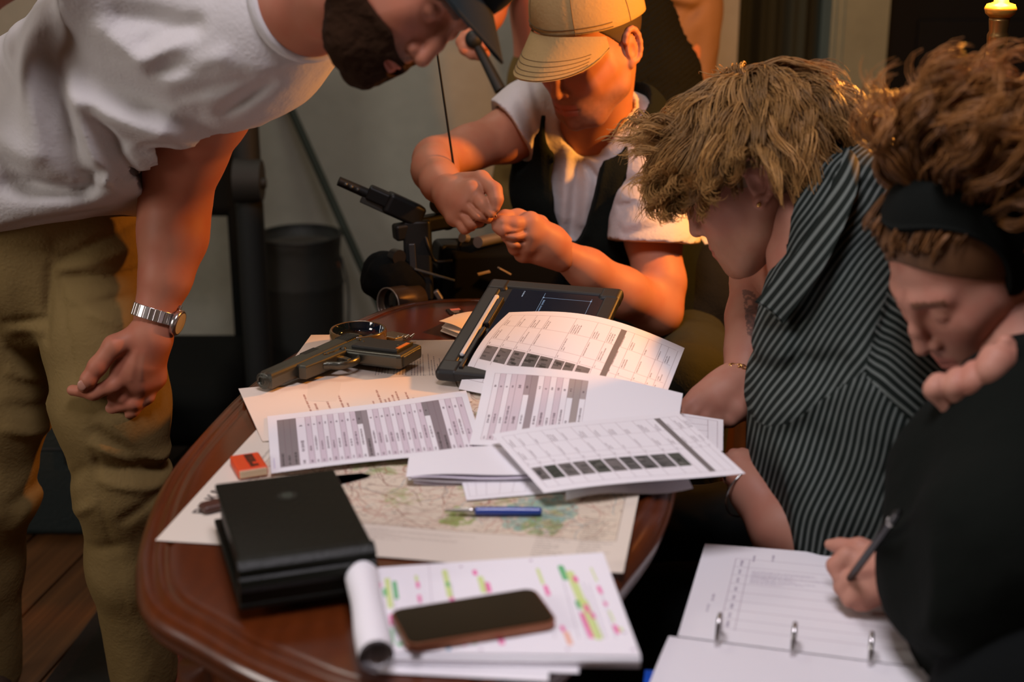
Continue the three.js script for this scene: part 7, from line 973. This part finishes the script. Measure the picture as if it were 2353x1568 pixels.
{
  const P = thing('person', 'standing person far behind in a loose rust beige shirt, right of the black jacket', 'person', 'people in the background');
  const skin = [0.6, 0.25, 0.13]; const core = [[[0.3701,1.709,-3.4], 0.06], [[0.377,1.5175,-3.4], 0.10], [[0.4003,1.0798,-3.42], 0.09], [[0.4026,0.873,-3.42], 0.10]]; const hd = ellip([0.3641,1.8131,-3.38], [0.08, 0.115, 0.1]); const arm = [[[0.2951,1.5075,-3.36], 0.05], [[0.2711,1.3132,-3.3], 0.042], [[0.2948,1.2118,-3.26], 0.033], [[0.314,1.1889,-3.25], 0.024]];
  const hand = uni(0.008, chain([[[0.3037,1.2078,-3.25], 0.026], [[0.3128,1.1945,-3.24], 0.026]], 0.02), fingers([[[[0.3012,1.1945,-3.24], 0.013], [[0.2968,1.1821,-3.23], 0.011], [[0.3044,1.1731,-3.225], 0.009]], [[[0.311,1.1907,-3.24], 0.013], [[0.3085,1.1783,-3.23], 0.011], [[0.3141,1.1712,-3.225], 0.009]], [[[0.3207,1.1907,-3.24], 0.013], [[0.3201,1.1802,-3.23], 0.010], [[0.3246,1.1749,-3.225], 0.009]], [[[0.3274,1.1945,-3.24], 0.012], [[0.3306,1.184,-3.23], 0.009], [[0.3334,1.1785,-3.228], 0.008]], [[[0.2951,1.2058,-3.24], 0.014], [[0.2869,1.1915,-3.23], 0.011], [[0.2907,1.1806,-3.225], 0.009]]], 0.003));
  const b = bounds([core, arm, [[[0.3641,1.8131,-3.38], 0.14]]], 0.03); part('body', joinColored([colored(nets(uni(0.03, hd, chain(core, 0.04), chain([core[1], arm[0]], 0.03), chain(arm, 0.02)), b[0], b[1], 0.012), () => skin), colored(nets(hand, [0.2803,1.1512,-3.3].map((v, i) => i === 2 ? -3.3 : v), [0.3459,1.2347,-3.2].map((v, i) => i === 2 ? -3.2 : v), 0.004), () => skin)]), skinMat, P);
  const sh = [[[0.3743,1.5913,-3.4], 0.11], [[0.3889,1.3283,-3.4], 0.125], [[0.3988,1.1202,-3.42], 0.098], [[0.4038,0.8414,-3.42], 0.108]], sb = bounds([sh], 0.06); part('shirt', boxUV(nets(wrinkled(creased(uni(0.04, chain(sh, 0.06), chain([[[0.3051,1.4983,-3.36], 0.07], [[0.2803,1.3319,-3.3], 0.06]], 0.03)), [[[0.3291,1.1705,-3.3], [0.4286,1.1512,-3.3], 0.014, -0.014], [[0.3383,1.1897,-3.3], [0.4325,1.1753,-3.3], 0.014, 0.012], [[0.4096,1.1318,-3.3], [0.4475,1.1705,-3.3], 0.014, -0.012], [[0.4409,1.0928,-3.3], [0.4391,0.8933,-3.3], 0.016, -0.010]], -3.5), 0.006, 12, 12, 12, 71), sb[0], sb[1], 0.010), 4), cloth([0.30, 0.19, 0.12], 0.95), P, 'loose rust beige shirt');
  const l1 = [[[0.3725,0.8308,-3.42], 0.1], [[0.382,0.5478,-3.42], 0.08], [[0.36, 0.1, -3.42], 0.05]], l2 = [[[0.4622,0.8235,-3.46], 0.1], [[0.4794,0.5373,-3.46], 0.08], [[0.47, 0.1, -3.46], 0.05]]; const tb = bounds([l1, l2], 0.03); part('trousers', nets(uni(0.03, chain(l1, 0.04), chain(l2, 0.04)), tb[0], tb[1], 0.012), cloth([0.02, 0.02, 0.02], 0.95), P);
  for (const L of [l1, l2]) { const a = L[2][0], heel = [a[0], 0.05, a[2]], toe = [a[0] - 0.03, 0.04, a[2] + 0.17]; const s = cutPlane(uni(0.03, chain([[a, 0.045], [heel, 0.045]], 0.02), chain([[heel, 0.045], [toe, 0.035]], 0.03)), [0, 0.001, 0], [0, -1, 0], 0.004); const bb = bounds([[[a, 0.06], [heel, 0.06], [toe, 0.06]]], 0.01); part('shoe', nets(s, bb[0], bb[1], 0.01), mat([0.03, 0.02, 0.015], 0.5), P); }
  for (const c of P.children) c.position.z -= 0.12;
}
// ---------- film camera ----------
{
  const t = thing('film_camera', 'black film camera rig with silver rimmed lens on the lap behind the table', 'film camera');
  const bl = mat([0.005, 0.0065, 0.0065], 0.5, { specularIntensity: 0.6 }), bl2 = mat([0.0022, 0.003, 0.003], 0.85, { specularIntensity: 0.2 }), gr = mat([0.30, 0.28, 0.25], 0.35, { metalness: 0.7 });
  const S = 2.50;
  part('body', bar([-0.1355,0.7243,-2.56], [0.0784,0.7103,-2.64], 0.13, 0.16, 0.012), bl2, t); part('body_top', bar([-0.1437,0.782,-2.58], [0.0029,0.7631,-2.62], 0.06, 0.05, 0.008), bl, t);
  part('media_block', bar([0.0029,0.7641,-2.6], [0.0958,0.7135,-2.66], 0.09, 0.08, 0.01), bl2, t);
  part('column', bar([-0.1724,0.8626,-2.52], [-0.1685,0.7165,-2.5], 0.045, 0.05, 0.006), bl, t); part('column_edge', bar([-0.1806,0.8255,-2.49], [-0.1744,0.7253,-2.47], 0.008, 0.012, 0.002), mat([0.05, 0.055, 0.06], 0.3, { metalness: 0.6 }), t);
  part('handle_arm', bar([-0.1717,0.8498,-2.53], [-0.0536,0.861,-2.58], 0.032, 0.03, 0.008), bl, t); part('arm_joint', bar([-0.2131,0.8432,-2.5], [-0.1672,0.8465,-2.52], 0.028, 0.03, 0.006), bl, t);
  part('grip_block', bar([-0.2272,0.9016,-2.5], [-0.1644,0.8667,-2.52], 0.036, 0.04, 0.008), bl, t); part('grip_shoulder', bar([-0.2578,0.919,-2.5], [-0.2194,0.9016,-2.5], 0.026, 0.026, 0.005), bl, t);
  part('rod_end', rod([-0.308,0.94,-2.49], [-0.2464,0.9095,-2.5], 0.0085, 0.0095, 20), bl, t); for (let i = 0; i < 3; i++) { const p = [[-0.2939,0.9358,-2.48], [-0.284,0.9311,-2.48], [-0.2734,0.9264,-2.48]][i]; part('rod_button', lathe([[0.0001, 0.004], [0.0032, 0.004], [0.0036, 0.0], [0.0001, 0]], add3(p, [0, 0, 0.001]), [0, 0.3, 1], 14), mat([0.06, 0.07, 0.07], 0.25, { metalness: 0.5 }), t); }
  part('under_rail', bar([-0.2693,0.9082,-2.495], [-0.216,0.8817,-2.5], 0.008, 0.016, 0.002), mat([0.05, 0.055, 0.05], 0.35, { metalness: 0.5 }), t);
  part('knob', rod([-0.1346,0.8886,-2.53], [-0.124,0.8748,-2.57], 0.016, 0.016, 20), bl, t); part('knob_post', rod([-0.1251,0.877,-2.56], [-0.1185,0.8362,-2.58], 0.012), bl, t);
  part('rosette', rod([-0.077,0.8597,-2.55], [-0.0622,0.8498,-2.6], 0.022, 0.022, 24), bl, t); part('cable', tube([[-0.1582,0.8432,-2.5], [-0.1502,0.8175,-2.49], [-0.1394,0.7905,-2.5], [-0.1078,0.7905,-2.5]], 0.0035, 30, 8), bl, t); part('cable', tube([[-0.093,0.8253,-2.54], [-0.097,0.795,-2.53], [-0.0692,0.7743,-2.53], [-0.0213,0.7856,-2.55]], 0.004, 30, 8), bl, t);
  part('silver_tube', rod([-0.0622,0.8205,-2.52], [-0.0135,0.8122,-2.6], 0.0105, 0.0105, 24), gr, t); part('silver_knob', rod([-0.0907,0.8294,-2.52], [-0.0831,0.8253,-2.53], 0.009, 0.009, 20), gr, t);
  // hooded viewfinder, soft
  const vf = chain([[[-0.2365,0.7688,-2.52], 0.035], [[-0.2193,0.7578,-2.5], 0.042], [[-0.1958,0.7454,-2.5], 0.045]], 0.02), vb = bounds([[[[-0.2365,0.7688,-2.52], 0.05], [[-0.1958,0.7454,-2.5], 0.06]]], 0.02); part('eyecup', nets(wrinkled(uni(0.02, vf, chain([[[-0.2572,0.7439,-2.52], 0.02], [[-0.2272,0.7578,-2.5], 0.036]], 0.02)), 0.006, 30, 30, 30, 81), vb[0], vb[1], 0.005), bl2, t); part('eyecup_ring', rod([-0.2134,0.8029,-2.49], [-0.202,0.8036,-2.475], 0.014, 0.014, 20), mat([0.04, 0.04, 0.04], 0.2, { metalness: 0.6 }), t);
  // lens, pointing to the left
  const a = [-0.1689,0.7269,-2.47], b = [-0.2189,0.7319,-2.42], dr = sub3(b, a), L = len3(dr); part('lens_barrel', lathe([[0.0001, 0], [0.026, 0], [0.027, L * 0.4], [0.030, L * 0.5], [0.030, L], [0.0275, L + 0.001], [0.026, L - 0.012], [0.0001, L - 0.012]], a, dr, 40), mat([0.10, 0.075, 0.055], 0.28, { metalness: 0.7 }), t, 'bronze lens barrel'); part('lens_rim', lathe([[0.0285, L], [0.0308, L], [0.0308, L + 0.002], [0.0285, L + 0.002], [0.0285, L]], a, dr, 40), gr, t); part('front_glass', lathe([[0.0001, L - 0.008], [0.015, L - 0.009], [0.027, L - 0.0115]], a, dr, 40), mat([0.004, 0.004, 0.005], 0.05), t); part('lens_clip', bar([-0.1387,0.7433,-2.47], [-0.1279,0.7253,-2.47], 0.012, 0.01, 0.003), gr, t);
  part('edge_strip', bar([-0.1759,0.7826,-2.475], [-0.1037,0.7578,-2.485], 0.003, 0.004, 0.001), mat([0.12, 0.14, 0.14], 0.25, { metalness: 0.6 }), t);
  const tape = mat([0.34, 0.27, 0.17], 0.7); for (const [p, q] of [[[-0.0622,0.7684,-2.5], [-0.04,0.7728,-2.505]], [[-0.0243,0.7754,-2.52], [-0.0036,0.7611,-2.53]], [[-0.0455,0.789,-2.55], [-0.0295,0.793,-2.56]]]) part('tape_tag', bar(add3(p, [0, 0, 0.012]), add3(q, [0, 0, 0.012]), 0.010, 0.003, 0.0006), tape, t, 'strip of cream tape');
  for (const [x, y] of [[1020, 600], [1030, 618], [1050, 640], [1075, 650], [1090, 655]]) { }
  part('antenna', rod([-0.0926,0.8793,-2.5], [-0.1307,1.191,-2.46], 0.0022, 0.0018, 10), bl, t, 'long thin black antenna');
  part('base_plate', bar([-0.1607,0.6776,-2.56], [0.0709,0.6563,-2.66], 0.03, 0.14, 0.006), bl, t);
}
// ---------- things along the back wall ----------
{ // pail
  const t = thing('metal_pail', 'black metal pail with a rolled rim standing against the back wall', 'pail'); const c = [-0.6045,0.4658,-3.95]; const B = [c[0], 0, c[2]], h = c[1] + 0.02; const m = mat([0.014, 0.016, 0.013], 0.6, { bumpMap: plasterBump, bumpScale: 0.002 });
  part('shell', lathe([[0.001, 0], [0.105, 0], [0.108, 0.01], [0.113, h * 0.35], [0.117, h * 0.36], [0.114, h * 0.37], [0.118, h * 0.7], [0.122, h * 0.71], [0.119, h * 0.72], [0.112, h - 0.05], [0.116, h - 0.02], [0.118, h], [0.113, h], [0.109, h - 0.045], [0.001, h - 0.045]], B, [0, 1, 0], 48), m, t);
  part('rim', (() => { const g = new THREE.TorusGeometry(0.1165, 0.005, 10, 60); g.rotateX(Math.PI / 2); g.translate(B[0], h, B[2]); return g; })(), m, t); part('lid', lathe([[0.001, h - 0.03], [0.06, h - 0.03], [0.065, h - 0.036], [0.10, h - 0.036], [0.108, h - 0.03]], B, [0, 1, 0], 48), mat([0.05, 0.045, 0.035], 0.6), t);
  part('bail_handle', tube([[B[0] + 0.118, h - 0.06, B[2] + 0.02], [B[0] + 0.135, h * 0.7, B[2] + 0.03], [B[0] + 0.132, h * 0.45, B[2] + 0.04], [B[0] + 0.118, h * 0.25, B[2] + 0.05]], 0.003, 30, 8), m, t); part('rust_patch', lathe([[0.0001, 0.001], [0.014, 0.0005]], [B[0] + 0.108, h - 0.085, B[2] + 0.035], [0.9, 0, 0.43], 14), mat([0.16, 0.06, 0.02], 0.8), t);
}
single('leaning_pole', rod([-0.2703,0.006,-3.923], [-0.741,0.9717,-4.3], 0.013, 0.012, 16), mat([0.02, 0.03, 0.017], 0.7), 'long dark green pole leaning against the pale wall', 'pole');
{ // stand with a clamp knob
  const t = thing('black_stand', 'thick black upright stand with a round clamp left of the pail', 'stand'); const m = mat([0.010, 0.012, 0.010], 0.7); const c = [-0.6494,0.7063,-3.45]; const B = [c[0], 0, c[2]];
  part('column', rod([B[0], 0, B[2]], [B[0], 1.5, B[2]], 0.036, 0.032, 28), m, t); part('foot', lathe([[0.001, 0], [0.11, 0], [0.11, 0.02], [0.05, 0.05], [0.001, 0.05]], B, [0, 1, 0]), m, t); const k = [-0.614,0.7506,-3.42]; part('clamp', rod(add3(k, [-0.06, 0, 0]), add3(k, [0.005, 0, 0.0]), 0.055, 0.05, 28), m, t); part('knob', rod(add3(k, [0.0, -0.005, 0.01]), add3(k, [0.016, -0.005, 0.01]), 0.014, 0.012, 16), m, t);
}
{ // armchair
  const t = thing('black_armchair', 'black armchair with an open gap below its backrest at the far left', 'armchair'); const m = cloth([0.006, 0.007, 0.006], 0.9); const z = -3.75;
  const L = [-1.0206,0.6772,-3.75], R = [-0.7353,0.6772,-3.75], G = [-0.8649,0.584,-3.7]; const w0 = L[0] - 0.1, w1 = R[0] + 0.01;
  part('backrest', (() => { const g = rbox(w1 - w0, 0.45, 0.10, 0.04, 5); g.translate((w0 + w1) / 2, G[1] + 0.225, z - 0.02); return g; })(), m, t); const sy = [-0.8349,0.2228,-3.55][1] + 0.02;
  part('seat', (() => { const g = rbox(w1 - w0 + 0.04, 0.16, 0.50, 0.05, 5); g.translate((w0 + w1) / 2, sy - 0.07, -3.53); return g; })(), m, t); for (const x of [w0 + 0.03, w1 - 0.015]) part('back_post', bar([x, sy - 0.1, z], [x, G[1] + 0.1, z], 0.05, 0.05, 0.012), m, t); for (const [x, zz] of [[w0 + 0.04, -3.32], [w1 - 0.03, -3.32], [w0 + 0.04, -3.74], [w1 - 0.03, -3.74]]) part('leg', rod([x, 0, zz], [x, sy - 0.12, zz], 0.018, 0.022), m, t);
}
{ // equipment case behind the legs
  const t = thing('equipment_case', 'dark teal equipment case on the floor behind the khaki trousers', 'case'); const c = [-1.0311,0,-2.9804]; const m = mat([0.018, 0.03, 0.03], 0.75, { bumpMap: clothBumpTex, bumpScale: 0.003 });
  part('shell', (() => { const g = rbox(0.58, 0.3, 0.26, 0.02, 4); g.translate(c[0] - 0.16, 0.152, c[2] - 0.14); return boxUV(g, 4); })(), m, t); part('lid_seam', (() => { const g = rbox(0.586, 0.008, 0.266, 0.003); g.translate(c[0] - 0.16, 0.22, c[2] - 0.14); return g; })(), mat([0.012, 0.016, 0.016], 0.5), t); for (const dx of [-0.15, 0.2]) part('latch', (() => { const g = rbox(0.05, 0.05, 0.012, 0.003); g.translate(c[0] - 0.16 + dx, 0.21, c[2] - 0.006); return g; })(), mat([0.02, 0.025, 0.025], 0.4, { metalness: 0.5 }), t);
}

// ---------- move every thing's origin to its base ----------
for (const o of [...scene.children]) {
  if (!o.userData.label) continue;
  const b = new THREE.Box3().setFromObject(o); const c = new THREE.Vector3((b.min.x + b.max.x) / 2, b.min.y, (b.min.z + b.max.z) / 2);
  if (o.isGroup) { for (const k of o.children) k.position.sub(c); o.position.copy(c); }
  else { o.geometry.translate(-c.x, -c.y, -c.z); o.position.copy(c); }
}
renderer.render(scene, camera);
